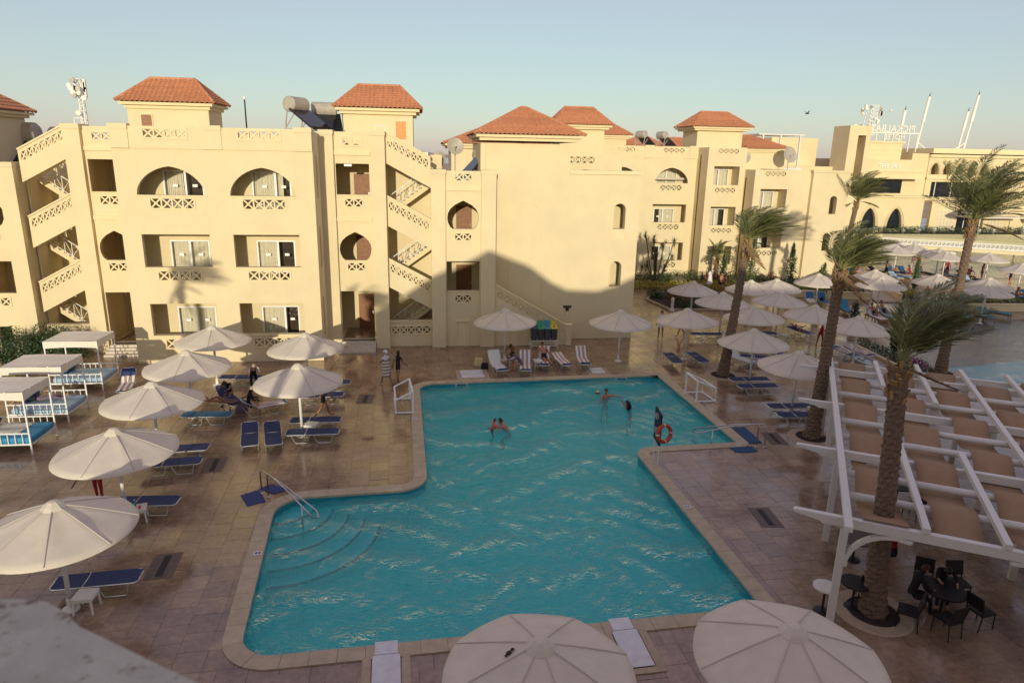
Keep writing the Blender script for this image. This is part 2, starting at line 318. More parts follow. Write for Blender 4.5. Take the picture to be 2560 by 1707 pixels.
def copy_tree(root, loc, rz=None, label=None, group=None, scale=None):
    r = link_copy(root); r.location = loc
    if rz is not None: r.rotation_euler = (0, 0, rz)
    if scale: r.scale = (scale,) * 3
    if label: r['label'] = label
    if group: r['group'] = group
    for ch in list(root.children):
        c = link_copy(ch, r)
        for g in list(ch.children): link_copy(g, c)
    return r
def inst(me, name, parent, loc=(0, 0, 0), rot=(0, 0, 0), scale=(1, 1, 1)):
    o = bpy.data.objects.new(name, me); COL.objects.link(o); o.parent = parent; o.location = loc; o.rotation_euler = rot; o.scale = scale; return o
PR = rad(2.6); PCX, PSX = math.cos(PR), math.sin(PR)
def rot2(x, y, a): return (x * math.cos(a) - y * math.sin(a), x * math.sin(a) + y * math.cos(a))
# ------------------------------------------------------------------ ground, deck, pools
def round_poly(pts, radii, seg=8):
    out = []; n = len(pts)
    for i in range(n):
        p = Vector(pts[i]); a = Vector(pts[i - 1]); b = Vector(pts[(i + 1) % n]); r = radii[i]
        if r <= 0: out.append(tuple(p)); continue
        u = (a - p).normalized(); w = (b - p).normalized(); ang = u.angle(w); d = r / math.tan(ang / 2)
        p0 = p + u * d; p1 = p + w * d; c = p + (u + w).normalized() * (r / math.sin(ang / 2))
        a0 = math.atan2(p0.y - c.y, p0.x - c.x); a1 = math.atan2(p1.y - c.y, p1.x - c.x); da = (a1 - a0 + math.pi) % (2 * math.pi) - math.pi
        for k in range(seg + 1): out.append((c.x + r * math.cos(a0 + da * k / seg), c.y + r * math.sin(a0 + da * k / seg)))
    return out
POOL = round_poly([(-0.35, 32.2), (12.06, 32.8), (12.42, 24.08), (8.02, 23.86), (8.45, 14.05), (-4.3, 13.47), (-4.92, 20.95), (-0.02, 21.2)],
                  [0.8, 0.02, 0.02, 0.7, 0.02, 0.85, 1.0, 1.0])
LAGOON = [(26.0, 30.6), (26.4, 33.7), (28.0, 36.8), (31.0, 40.6), (34, 43.2), (38.3, 43.9), (44, 44.0), (60, 43.0), (60, 20), (34, 22), (29, 28.2)]
FARPOOL = [(51, 73), (49.2, 66.5), (52, 64.8), (56, 64.6), (57.5, 61.5), (66, 58.5), (95, 56), (110, 95), (72, 92), (58, 84)]
def inside(p, poly):
    x, y = p; c = False; j = len(poly) - 1
    for i in range(len(poly)):
        xi, yi = poly[i]; xj, yj = poly[j]
        if (yi > y) != (yj > y) and x < (xj - xi) * (y - yi) / (yj - yi) + xi: c = not c
        j = i
    return c
def offset_poly(poly, d):
    out = []; n = len(poly)
    area = sum(poly[i][0] * poly[(i + 1) % n][1] - poly[(i + 1) % n][0] * poly[i][1] for i in range(n))
    sg = 1 if area > 0 else -1
    for i in range(n):
        a, b, c = Vector(poly[i - 1]), Vector(poly[i]), Vector(poly[(i + 1) % n])
        t0 = (b - a).normalized(); t1 = (c - b).normalized(); n0 = Vector((t0.y, -t0.x)) * sg; n1 = Vector((t1.y, -t1.x)) * sg
        m = (n0 + n1); m = m / max(m.length, 1e-6); k = 1 / max(0.5, m.dot(n0)); out.append(tuple(b + m * d * k))
    return out
g = MB(); g.prism([(-4000, -600), (4000, -600), (4000, 3500), (-4000, 3500)], -1.9, -1.8); add_props(g.build('ground', 'sand'), kind='structure')
deck_outer = [(-60, -60), (130, -60), (130, 130), (-60, 130)]
g = MB(); g.prism(deck_outer, -0.4, -0.009, holes=[POOL, LAGOON, FARPOOL]); DECK = add_props(g.build('pool_deck', ['deck_sheet']), kind='structure')
g = MB(); g.prism([(-2500, 900), (2500, 900), (3000, 3400), (-3000, 3400)], -1.75, -1.5); add_props(g.build('sea', 'sea'), kind='structure')
# far desert hills
for k, (x, y, w, h) in enumerate([(-180, 2300, 700, 26), (500, 2500, 900, 34), (1300, 2400, 600, 24)]):
    g = MB(); n = 26; vs = []; fs = []
    for i in range(n + 1):
        t = i / n; hh = h * math.sin(math.pi * t) ** .8 * (0.75 + .25 * math.sin(t * 23 + k) * math.sin(t * 7 + 2 * k))
        vs += [(x - w / 2 + w * t, y - 120, -2), (x - w / 2 + w * t, y, -2 + max(hh, .1)), (x - w / 2 + w * t, y + 160, -2)]
    for i in range(n): fs += [(3 * i, 3 * i + 3, 3 * i + 4, 3 * i + 1), (3 * i + 1, 3 * i + 4, 3 * i + 5, 3 * i + 2)]
    g.add(vs, fs); add_props(g.build('hill', 'hill'), kind='structure')
# deck tiles (real pieces near the pool)
COPE_OUT = offset_poly(POOL, 0.42)
KEEP = [(-16.8, 11.2, 17.5, 39.2)]
tiles = []
TS = .67
covers_excl = []
for i in range(-28, 30):
    for j in range(14, 62):
        u = i * TS; v = j * TS + (TS / 2 if i % 2 else 0)
        x, y = u * PCX - v * PSX, u * PSX + v * PCX
        if not (-21 < x < 18.5 and 9.5 < y < 40): continue
        cs = [(x + a * PCX - b * PSX, y + a * PSX + b * PCX) for a, b in ((-.33, -.33), (.33, -.33), (.33, .33), (-.33, .33))]
        cin = [inside(c, COPE_OUT) for c in cs]
        if any(cin): continue
        if x < -15 and y > 36.3 or x > -15.2 and x < -5.3 and y > 36.2 or x >= -5.3 and y > 38.2: continue
        tiles.append((math.hypot(x, y), x, y))
tiles.sort()
def tile_box(mb, x, y, h=.0):
    a = TS / 2 - .0045; z = h; q = a - .004
    vs = []
    for (du, dv) in ((-1, -1), (1, -1), (1, 1), (-1, 1)):
        vs.append((x + (du * a) * PCX - dv * a * PSX, y + du * a * PSX + dv * a * PCX, -.02))
    for (du, dv) in ((-1, -1), (1, -1), (1, 1), (-1, 1)):
        vs.append((x + (du * a) * PCX - dv * a * PSX, y + du * a * PSX + dv * a * PCX, z - .004))
    for (du, dv) in ((-1, -1), (1, -1), (1, 1), (-1, 1)):
        vs.append((x + (du * q) * PCX - dv * q * PSX, y + du * q * PSX + dv * q * PCX, z))
    mb.add(vs, [(8, 9, 10, 11), (0, 1, 5, 4), (1, 2, 6, 5), (2, 3, 7, 6), (3, 0, 4, 7), (4, 5, 9, 8), (5, 6, 10, 9), (6, 7, 11, 10), (7, 4, 8, 11)])
g = MB(); tile_box(g, 0, 0); tile_me = g.mesh('tile', 'deck_tile')
# a tile mesh of its own needs an individual tone: a few tone variants
vis = [t for t in tiles if t[2] > 12.2 and abs((t[1] * math.cos(YAW) - t[2] * math.sin(YAW)) / (t[1] * math.sin(YAW) + t[2] * math.cos(YAW))) < .80]
near = set(id(t) for t in vis[:300]); g = MB()
for t in tiles:
    if id(t) in near: inst(tile_me, 'tile', DECK, (t[1], t[2], random.uniform(-.0015, .0015)), (0, 0, random.choice((0, 1, 2, 3)) * math.pi / 2))
    else: tile_box(g, t[1], t[2], random.uniform(-.0015, .0015))
g.build('tile_field', 'deck_tile', DECK, kind='stuff')
# grout bed under the tiles
g = MB(); xs = [t[1] for t in tiles]; ys = [t[2] for t in tiles]

# pool basin
BASIN = add_props(bpy.data.objects.new('pool_basin', None), kind='structure'); COL.objects.link(BASIN); BASIN.location = (2, 22, 0)
g = MB(); n = len(POOL); vs = [(x, y, -.02) for x, y in POOL] + [(x, y, -1.45) for x, y in POOL]
g.add(vs, [(i, (i + 1) % n, n + (i + 1) % n, n + i) for i in range(n)])
tr = tessellate_polygon([[Vector((x, y, 0)) for x, y in POOL]]); g.add([(x, y, -1.45) for x, y in POOL], [tuple(t) for t in tr])
g.build('pool_shell', 'pool_tile', BASIN, world=True)
g = MB(); inn = offset_poly(POOL, -.006); vs = [(x, y, -.02) for x, y in inn] + [(x, y, -.28) for x, y in inn]
g.add(vs, [(i, (i + 1) % n, n + (i + 1) % n, n + i) for i in range(n)]); g.build('waterline_band', 'pool_band', BASIN, world=True)
# coping stones
loop = POOL + [POOL[0]]; seg = [math.dist(loop[i], loop[i + 1]) for i in range(n)]; tot = sum(seg); NC = int(tot / .62)
def at_len(s):
    s %= tot
    for i in range(n):
        if s <= seg[i]:
            t = s / seg[i]; a, b = Vector(loop[i]), Vector(loop[i + 1]); p = a.lerp(b, t)
            A, B = Vector(COPE_OUT[i]), Vector(COPE_OUT[(i + 1) % n]); return p, A.lerp(B, t)
        s -= seg[i]
    return Vector(loop[0]), Vector(COPE_OUT[0])
cum = np.concatenate([[0], np.cumsum(seg)])
for k in range(NC):
    s0 = tot * k / NC + .005; s1 = tot * (k + 1) / NC - .005
    ss = [s0] + [c for c in cum if s0 + .02 < c < s1 - .02] + [s1]; q = [at_len(s) for s in ss]
    g = MB(); dz = random.uniform(-.002, .002)
    ring = [(p + (o - p) * -.07) for p, o in q] + [o for p, o in q][::-1]
    g.prism([tuple(r) for r in ring], -.05, .022 + dz); g.build('coping_stone', 'coping', BASIN, world=True)
# corner steps with dark nosings
cx, cy = -4.75, 20.95
for k, r in enumerate((1.15, 1.65, 2.15, 2.65, 3.15)):
    zt = -.27 - .23 * k; arc = [(cx + r * math.cos(a), cy + r * math.sin(a)) for a in np.linspace(rad(-93), rad(4), 22)]
    g = MB(); g.prism([(cx - .6, cy + .5)] + [(cx - .5, cy - r)] + arc + [(cx + r, cy + .6)], zt - .24 if k else -1.44, zt) if False else g.prism([(cx, cy)] + arc, -1.44, zt)
    g.build('pool_step', 'pool_step', BASIN, world=True)
    g = MB(); arc2 = [(cx + (r - .075) * math.cos(a), cy + (r - .075) * math.sin(a)) for a in np.linspace(rad(-93), rad(4), 22)]
    g.prism([(cx + (r + .004) * math.cos(a), cy + (r + .004) * math.sin(a)) for a in np.linspace(rad(-93), rad(4), 22)] + arc2[::-1], zt - .03, zt + .006); g.build('step_nosing', 'nosing', BASIN, world=True)
for k in range(3):
    g = MB(); g.box(11.0 - .35 * k, 12.4, 24.12, 25.3, -1.44, -.35 - .3 * k); g.build('pool_step', 'pool_step', BASIN, world=True)
    g = MB(); g.box(11.0 - .35 * k, 11.07 - .35 * k, 24.13, 25.28, -.38 - .3 * k, -.344 - .3 * k); g.build('step_nosing', 'nosing', BASIN, world=True)
# skimmer mouths in the far pool wall and depth plates on the coping
for sx in (1.45, 9.75):
    yy = 32.2 + (sx + .35) * (.6 / 12.41)
    g = MB(); g.box(sx, sx + .62, yy - .03, yy + .02, -.16, -.03); o = g.build('skimmer_frame', 'cover_white', BASIN, world=True)
    g = MB(); g.box(sx + .06, sx + .56, yy - .04, yy - .02, -.15, -.055); g.build('skimmer_mouth', 'grate', BASIN, world=True)
for (x, y, a) in ((-4.78, 17.75, 3), (-.5, 27.6, 3), (8.42, 19.2, 3)):
    g = MB(); g.M = Matrix.Translation((x, y, .024)) @ Matrix.Rotation(rad(a), 4, 'Z'); g.box(-.11, .11, -.1, .1, 0, .008); o = g.build('depth_plate', 'cover_white', BASIN, world=True)
    g = MB(); g.M = Matrix.Translation((x, y, .033)) @ Matrix.Rotation(rad(a), 4, 'Z')
    for q in (-.045, .045): g.box(q - .025, q + .025, -.055, .055, 0, .002)
    g.build('depth_mark', 'nosing', BASIN, world=True)
# water surface: real ripples
def water_sheet(name, poly, step, z, amp, material, seed, waves=26, lmin=.5, lmax=2.6):
    r = np.random.default_rng(seed); P = np.array(poly); x0, y0 = P.min(0); x1, y1 = P.max(0)
    xs = np.arange(x0, x1 + step, step); ys = np.arange(y0, y1 + step, step); X, Y = np.meshgrid(xs, ys); Z = np.zeros_like(X)
    wx = X + .35 * np.sin(Y * .9 + 1.3) + .2 * np.sin(Y * 2.3); wy = Y + .3 * np.sin(X * .8 + .4) + .2 * np.sin(X * 1.9)
    for k in range(waves):
        lam = math.exp(r.uniform(math.log(lmin), math.log(lmax))); a = r.normal(math.pi / 2, .75); ph = r.uniform(0, 6.28)
        Z += amp * (lam / lmax) ** 1.1 * np.sin((wx * math.cos(a) + wy * math.sin(a)) * 2 * math.pi / lam + ph)
    calm = .72 + .28 * np.sin(X * .37 + 1) * np.sin(Y * .31 + .6)
    Z = z + .075 * np.tanh(Z * calm / .075)   # crests stay below the coping
    ny, nx = X.shape; cent = [[inside((X[j, i] + step / 2, Y[j, i] + step / 2), poly) for i in range(nx - 1)] for j in range(ny - 1)]
    # keep cells touching the pool (edges run under the coping)
    C = np.array(cent); D = C.copy()
    for dj in (-1, 0, 1):
        for di in (-1, 0, 1): D |= np.roll(np.roll(C, dj, 0), di, 1)
    g = MB(); g.v = list(zip(X.ravel().tolist(), Y.ravel().tolist(), Z.ravel().tolist()))
    g.f = [(j * nx + i, j * nx + i + 1, (j + 1) * nx + i + 1, (j + 1) * nx + i) for j in range(ny - 1) for i in range(nx - 1) if D[j, i]]; g.mi = [0] * len(g.f)
    me = bpy.data.meshes.new(name); me.from_pydata(g.v, [], g.f); me.materials.append(MATS[material]); me.polygons.foreach_set('use_smooth', [True] * len(me.polygons))
    bm = bmesh.new(); bm.from_mesh(me); bmesh.ops.delete(bm, geom=[v for v in bm.verts if not v.link_faces], context='VERTS'); bm.to_mesh(me); bm.free()
    o = bpy.data.objects.new(name, me); COL.objects.link(o); add_props(o, kind='structure'); return o
water_sheet('pool_water', POOL, .085, -.13, .037, 'pool_water', 3, waves=36, lmin=.36, lmax=2.8)
water_sheet('lagoon_water', LAGOON, .3, -.06, .012, 'lagoon_water', 5, lmin=.9, lmax=3)
water_sheet('far_pool_water', FARPOOL, .8, -.07, .015, 'lagoon_water', 6, lmin=2, lmax=6)
g = MB(); tr = tessellate_polygon([[Vector((x, y, 0)) for x, y in LAGOON]])
g.add([(x, y, -.16 - (.55 if y < 33 or x < 27 and False else 0)) for x, y in LAGOON], [tuple(t) for t in tr]); add_props(g.build('lagoon_bed', 'lagoon_bed'), kind='structure')
g = MB(); g.prism([(26.5, 30.5), (29, 33.2), (40, 35.5), (60, 36), (60, 20), (34, 22), (29, 28.2)], -.75, -.12); add_props(g.build('lagoon_floor', 'lagoon_blue'), kind='structure')
g = MB(); tr = tessellate_polygon([[Vector((x, y, 0)) for x, y in FARPOOL]]); g.add([(x, y, -.5) for x, y in FARPOOL], [tuple(t) for t in tr]); add_props(g.build('far_pool_bed', 'far_bed'), kind='structure')
# ------------------------------------------------------------------ hotel buildings
def rect(x0, x1, z0, z1): return [(x0, z0), (x1, z0), (x1, z1), (x0, z1)]
def arch_poly(cx, w, z0, h, n=10):
    L = []
    for i in range(n + 1):
        t = math.pi / 2 * i / n; L.append((-w * math.cos(t), h * (.86 * math.sin(t) + .14 * (1 - math.cos(t)))))
    pts = L + [(-x, z) for x, z in L[::-1][1:]]
    return [(cx + x, z0 + z) for x, z in pts]
KEY = [(.62, 0), (.78, .12), (.90, .36), (.94, .62), (.90, .88), (.76, 1.12), (.5, 1.34), (.22, 1.48), (0, 1.58)]
def key_poly(cx, z0, s=1.0):
    R = [(cx + x * s, z0 + z) for x, z in KEY]; return R + [(cx - x * s, z0 + z) for x, z in KEY[::-1][1:]]
def lattice(parent, x0, x1, z0, z1, n, y, t=.1, material='plaster_trim'):
    """a row of n pierced squares, each crossed by an X; a raised frame round them"""
    g = MB(); w = (x1 - x0) / n; b = .075
    if n >= 1:
        for k in range(n + 1):
            xx = x0 + k * w; g.box(xx - (.0 if k == 0 else b / 2), xx + (.0 if k == n else b / 2), y - .02, y + t, z0, z1) if 0 < k < n else None
    g.box(x0 - .09, x0, y - .035, y + t, z0 - .08, z1 + .08); g.box(x1, x1 + .09, y - .035, y + t, z0 - .08, z1 + .08)
    g.box(x0, x1, y - .035, y + t, z1, z1 + .08); g.box(x0, x1, y - .035, y + t, z0 - .08, z0)
    for k in range(n):
        a = x0 + k * w + (0 if k == 0 else b / 2); c = x0 + (k + 1) * w - (0 if k == n - 1 else b / 2)
        g.bar((a, y + t * .4, z0), (c, y + t * .4, z1), .075, t * .8, up=(0, 1, 0)); g.bar((a, y + t * .4 + .004, z1), (c, y + t * .4 + .004, z0), .075, t * .8 - .012, up=(0, 1, 0))
    return g.build('lattice_panel', material, parent, world=True)
def lhole(x0, x1, z0, z1): return rect(x0 - .005, x1 + .005, z0 - .005, z1 + .005)
def sliding_door(parent, x0, x1, z0, z1, y, split=.5, dark=.0, curt=(0, 1), rail=True, sticker=True, cmat='curtain'):
    """glazed door in the loggia back wall: frame > panes, curtains behind the glass"""
    g = MB(); b = .07
    g.box(x0, x0 + b, y - .05, y + .07, z0, z1); g.box(x1 - b, x1, y - .05, y + .07, z0, z1); g.box(x0 + b, x1 - b, y - .05, y + .07, z1 - b, z1); g.box(x0 + b, x1 - b, y - .05, y + .07, z0, z0 + b)
    xm = x0 + (x1 - x0) * split; g.box(xm - .05, xm + .05, y - .045, y + .065, z0 + b, z1 - b)
    if rail: g.box(x0 + b, xm - .05, y - .04, y + .03, z0 + .52, z0 + .6); g.box(xm + .05, x1 - b, y - .04, y + .03, z0 + .52, z0 + .6)
    d = g.build('window', 'white_frame', parent, world=True)
    for a, c in ((x0 + b, xm - .05), (xm + .05, x1 - b)):
        g = MB(); g.box(a, c, y + .035, y + .042, z0 + b, z1 - b); g.build('pane', 'pane_glass', d, world=True)
        if sticker: g = MB(); mx_ = (a + c) / 2; g.box(mx_ - .12, mx_ + .12, y + .026, y + .031, z0 + 1.42, z0 + 1.56); g.build('notice', 'white_frame', d, world=True)
    nn = 46; g = MB(); vs = []
    c0 = x0 + (x1 - x0) * curt[0]; c1 = x0 + (x1 - x0) * curt[1]
    for i in range(nn + 1):
        xx = c0 + (c1 - c0) * i / nn; yy = y + .2 + .035 * math.sin(i * 1.35) + .02 * math.sin(i * .6 + x0)
        vs += [(xx, yy, z0 + .03), (xx, yy, z1 - .03)]
    g.add(vs, [(2 * i, 2 * i + 2, 2 * i + 3, 2 * i + 1) for i in range(nn)]); g.build('curtain', cmat, d, smooth=True, world=True)
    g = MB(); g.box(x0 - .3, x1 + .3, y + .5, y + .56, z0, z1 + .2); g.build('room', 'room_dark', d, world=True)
    return d
def tile_roof(parent, x0, x1, y0, y1, ze, zr, rx0, rx1, ry, over=0.0, pitch=.26, rows=9):
    """hipped roof: every slope is rows of barrel tiles (wavy, each course stepped), plus ridge caps"""
    roof = MB()
    A = [(x0, y0, ze), (x1, y0, ze), (x1, y1, ze), (x0, y1, ze)]; R0, R1 = (rx0, ry, zr), (rx1, ry, zr)
    g = MB()
    def slope(a, b, c, d):  # eave a->b, ridge d->c (d above a)
        a, b, c, d = map(Vector, (a, b, c, d)); L = (b - a).length; e = (b - a).normalized(); nrm = e.cross((d + c) / 2 - a).normalized()
        if nrm.z < 0: nrm = -nrm
        hv = ((d + c) / 2 - a); hv = hv - e * hv.dot(e); H = hv.length; hd = hv.normalized()
        sd = (d - a).dot(e); sc = (c - a).dot(e); m = max(4, int(round(L / pitch))) * 4
        for r in range(rows):
            t0, t1 = r / rows, (r + 1) / rows + .012; vs = []
            for tt, lift in ((t0, .055), (min(t1, 1), .012)):
                l = sd * tt; rr = L + (sc - L) * tt
                for i in range(m + 1):
                    u = L * i / m; ph = u / pitch; wv = abs(math.sin(math.pi * ph)) * .085
                    u = min(max(u, l), rr); vs.append(tuple(a + e * u + hd * (H * tt) + nrm * (lift + wv)))
            n1 = m + 1; fs = []
            for i in range(m):
                if (Vector(vs[i]) - Vector(vs[i + 1])).length > .005: fs.append((i, i + 1, n1 + i + 1, n1 + i))
            vs2 = [tuple(Vector(vs[i]) - nrm * .06) for i in range(n1)]
            g.add(vs + vs2, fs + [(i, i + 1, 2 * n1 + i + 1, 2 * n1 + i) for i in range(m) if (Vector(vs[i]) - Vector(vs[i + 1])).length > .005])
    slope(A[0], A[1], R1, R0); slope(A[1], A[2], R1, R1); slope(A[2], A[3], R0, R1); slope(A[3], A[0], R0, R0)
    o = g.build('roof', 'roof_tile', parent, world=True)
    g = MB()
    for a, b in ((A[0], R0), (A[1], R1), (A[2], R1), (A[3], R0), (R0, R1)):
        a, b = Vector(a) + Vector((0, 0, .06)), Vector(b) + Vector((0, 0, .06)); L = (b - a).length; k = max(2, int(L / .38))
        if L < .05: continue
        for i in range(k):
            p, q = a.lerp(b, i / k), a.lerp(b, (i + 1.12) / k); g.tube([p, q], [.10, .085], 7)
    g.build('ridge_cap', 'roof_tile', o, world=True)
    g = MB(); dx = .18
    g.box(x0 + .10, x1 - .10, y0 + .10, y1 - .10, ze - .16, ze - .01); g.box(x0 + .3, x1 - .3, y0 + .3, y1 - .3, ze - .34, ze - .16); g.build('eave_cornice', 'plaster_trim', o, world=True)
    return o
def roof_tower(parent, x0, x1, y0, y1, zb, ze, zr, ov=.5, rl=.3, win=None, rows=9):
    g = MB(); g.box(x0, x1, y0, y1, zb, ze - .3)
    g.box(x0 + .35, x1 - .35, y0 - .03, y0, ze - .62, ze - .3) if False else None
    g.build('tower_wall', 'plaster', parent, world=True)
    w = x1 - x0 + 2 * ov; rx0 = x0 - ov + w * rl; rx1 = x1 + ov - w * rl
    tile_roof(parent, x0 - ov, x1 + ov, y0 - ov, y1 + ov, ze, zr, rx0, rx1, (y0 + y1) / 2, rows=rows)
    if win:
        a, c, za, zc, m = win; g = MB(); g.box(a, c, y0 - .03, y0 + .0, za, zc); o = g.build('tower_hatch', m, parent, world=True)
        g = MB(); g.box(a - .05, a, y0 - .05, y0, za - .05, zc + .05); g.box(c, c + .05, y0 - .05, y0, za - .05, zc + .05); g.box(a, c, y0 - .05, y0, zc, zc + .05); g.build('hatch_frame', 'plaster_trim', o, world=True)
def wall_lamp(parent, x, y, z):
    g = MB(); g.box(x - .2, x + .2, y - .1, y, z - .06, z + .06); g.build('lamp_fitting', 'white_frame', parent, world=True)
FLOOR = [.4, 4.0, 7.6]
def loggia_block(parent, x0, x1, yf, yb, cols, top=12.03, d=1.7, caps=True, doors=None, left_ext=0, main='plaster', par_cols=None):
    """three-storey block front with deep loggias: rectangular below, pointed arches on the top storey"""
    holes = []
    for c in cols:
        holes += [rect(c - 1.64, c + 1.64, 1.5, 3.2), rect(c - 1.64, c + 1.64, 5.1, 6.78), arch_poly(c, 1.62, 8.72, 1.4)]
        for z in (.83, 4.44, 8.09): holes.append(lhole(c - 1.02, c + 1.02, z, z + .46))
    g = MB(); g.wall(rect(x0, x1, 0, 10.95), yf, yf + .28, holes); g.build('front_wall', main, parent, world=True)
    for c in cols:
        for z in (.83, 4.44, 8.09): lattice(parent, c - 1.02, c + 1.02, z, z + .46, 4, yf)
        for zs in (1.5, 5.1, 8.72):
            g = MB(); g.box(c - 1.7, c + 1.7, yf - .05, yf + .3, zs - .07, zs + .004) if zs != 8.72 else g.box(c - 1.72, c + 1.72, yf - .05, yf + .3, zs - .07, zs + .004)
            g.build('sill', 'plaster_trim', parent, world=True)
    # parapet with pierced panels and pilaster caps
    ph = [lhole(c - .98, c + .98, 11.48, 11.86) for c in cols]
    g = MB(); g.wall(rect(x0, x1, 10.95, 12.0), yf - .05, yf + .2, ph); g.build('parapet', main, parent, world=True)
    for c in cols: lattice(parent, c - .98, c + .98, 11.48, 11.86, 4, yf - .05)
    edges = [x0] + [(a + b) / 2 for a, b in zip(cols[:-1], cols[1:])] + [x1]
    for k, e in enumerate(edges):
        a = e if k == 0 else (e - .85 if k == len(edges) - 1 else e - .42); g = MB(); g.box(a - .02, a + .87, yf - .14, yf + .3, 11.86, 12.09); g.box(a, a + .85, yf - .1, yf - .05, 10.95, 11.86); g.build('pilaster_cap', main, parent, world=True)
    # interior: floors, side and back walls
    for z in FLOOR + [11.0]: g = MB(); g.box(x0 + .29, x1 - .29, yf + .285, yb - .26, z - .22, z); g.build('floor_slab', 'plaster_trim', parent, world=True)
    g = MB(); xs = [x0] + [(a + b) / 2 for a, b in zip(cols[:-1], cols[1:])] + [x1]
    for k, e in enumerate(xs):
        a = e if k == 0 else (e - .28 if k == len(xs) - 1 else e - .14); g.box(a, a + .28, yf + .28, yf + d, 0, 11.0) if k not in (0, len(xs) - 1) else g.box(a, a + .28, yf + .28, yb, 0, 11.9)
    g.build('side_wall', main, parent, world=True)
    hs = []; k = 0
    for c in cols:
        for zf in FLOOR:
            hs.append(rect(c - .92, c + 1.08, zf + .02, zf + 2.28))
    g = MB(); g.wall(rect(x0 + .28, x1 - .28, .0, 10.9), yf + d, yf + d + .2, hs); g.build('back_wall', main, parent, world=True)
    spec = doors or [(.5, 0, 1)] * (3 * len(cols)); k = 0
    for c in cols:
        for zf in FLOOR:
            sp, a, b = spec[k % len(spec)]; k += 1
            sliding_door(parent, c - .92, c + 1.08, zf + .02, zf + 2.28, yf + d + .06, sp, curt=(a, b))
    g = MB(); g.box(x0, x1, yb - .25, yb, 0, 11.9); g.build('rear_wall', main, parent, world=True)

def flight(parent, x0, z0, x1, z1, y0, y1, n=11, soff=.28, m='plaster_trim'):
    g = MB(); dx = (x1 - x0) / n; dz = (z1 - z0) / n
    poly = []
    for i in range(n): poly += [(x0 + dx * i, z0 + dz * i), (x0 + dx * i, z0 + dz * (i + 1))]
    poly += [(x1, z1), (x1, z1 - soff), (x0, z0 - soff)]
    g.wall(poly, y0, y1); return g.build('stair_flight', m, parent, world=True)
def sloped_band(parent, x0, t0, x1, t1, h, y0, y1, n=7, lat=.42, m='plaster'):
    """solid sloped balustrade with a row of pierced squares under its rail"""
    sl = (t1 - t0) / (x1 - x0); w = abs(x1 - x0) - .2; s = 1 if x1 > x0 else -1; cw = w / n
    holes = []; cells = []
    for k in range(n):
        a = x0 + s * (.1 + cw * k + .035); b = x0 + s * (.1 + cw * (k + 1) - .035); za = t0 + sl * (a - x0) - .2; zb = t0 + sl * (b - x0) - .2
        q = [(a, za - lat), (b, zb - lat), (b, zb), (a, za)]; cells.append(q); holes.append(q)
    g = MB(); g.wall([(x0, t0 - h), (x1, t1 - h), (x1, t1), (x0, t0)], y0, y1, holes); o = g.build('stair_balustrade', m, parent, world=True)
    g = MB(); ym = (y0 + y1) / 2
    for q in cells:
        g.bar((q[0][0], ym, q[0][1]), (q[2][0], ym, q[2][1]), .065, .1, up=(0, 1, 0)); g.bar((q[3][0], ym + .004, q[3][1]), (q[1][0], ym + .004, q[1][1]), .065, .088, up=(0, 1, 0))
    g.build('lattice_panel', 'plaster_trim', o, world=True)
    g = MB(); a = Vector((x0, (y0 + y1) / 2, t0 + .03)); b = Vector((x1, (y0 + y1) / 2, t1 + .03)); g.bar(a, b, y1 - y0 + .12, .08); g.build('handrail', 'plaster_trim', o, world=True)
    return o
def metal_rail(parent, pts, h=.9, y=0, r=.028):
    g = MB()
    P = [Vector((x, y, z)) for x, z in pts]; up = Vector((0, 0, h))
    g.tube([p + up for p in P], r, 6); g.tube([p + up * .15 for p in P], r * .8, 6)
    for i in range(len(P) - 1):
        L = (P[i + 1] - P[i]).length; k = max(1, int(L / .45))
        for j in range(k + 1): q = P[i].lerp(P[i + 1], j / k); g.tube([q, q + up], r * .7, 6)
        for j in range(k): a = P[i].lerp(P[i + 1], j / k); b = P[i].lerp(P[i + 1], (j + 1) / k); g.tube([a + up * (.15 if j % 2 else 1), b + up * (1 if j % 2 else .15)], r * .55, 5)
    return g.build('metal_railing', 'white_frame', parent, world=True)

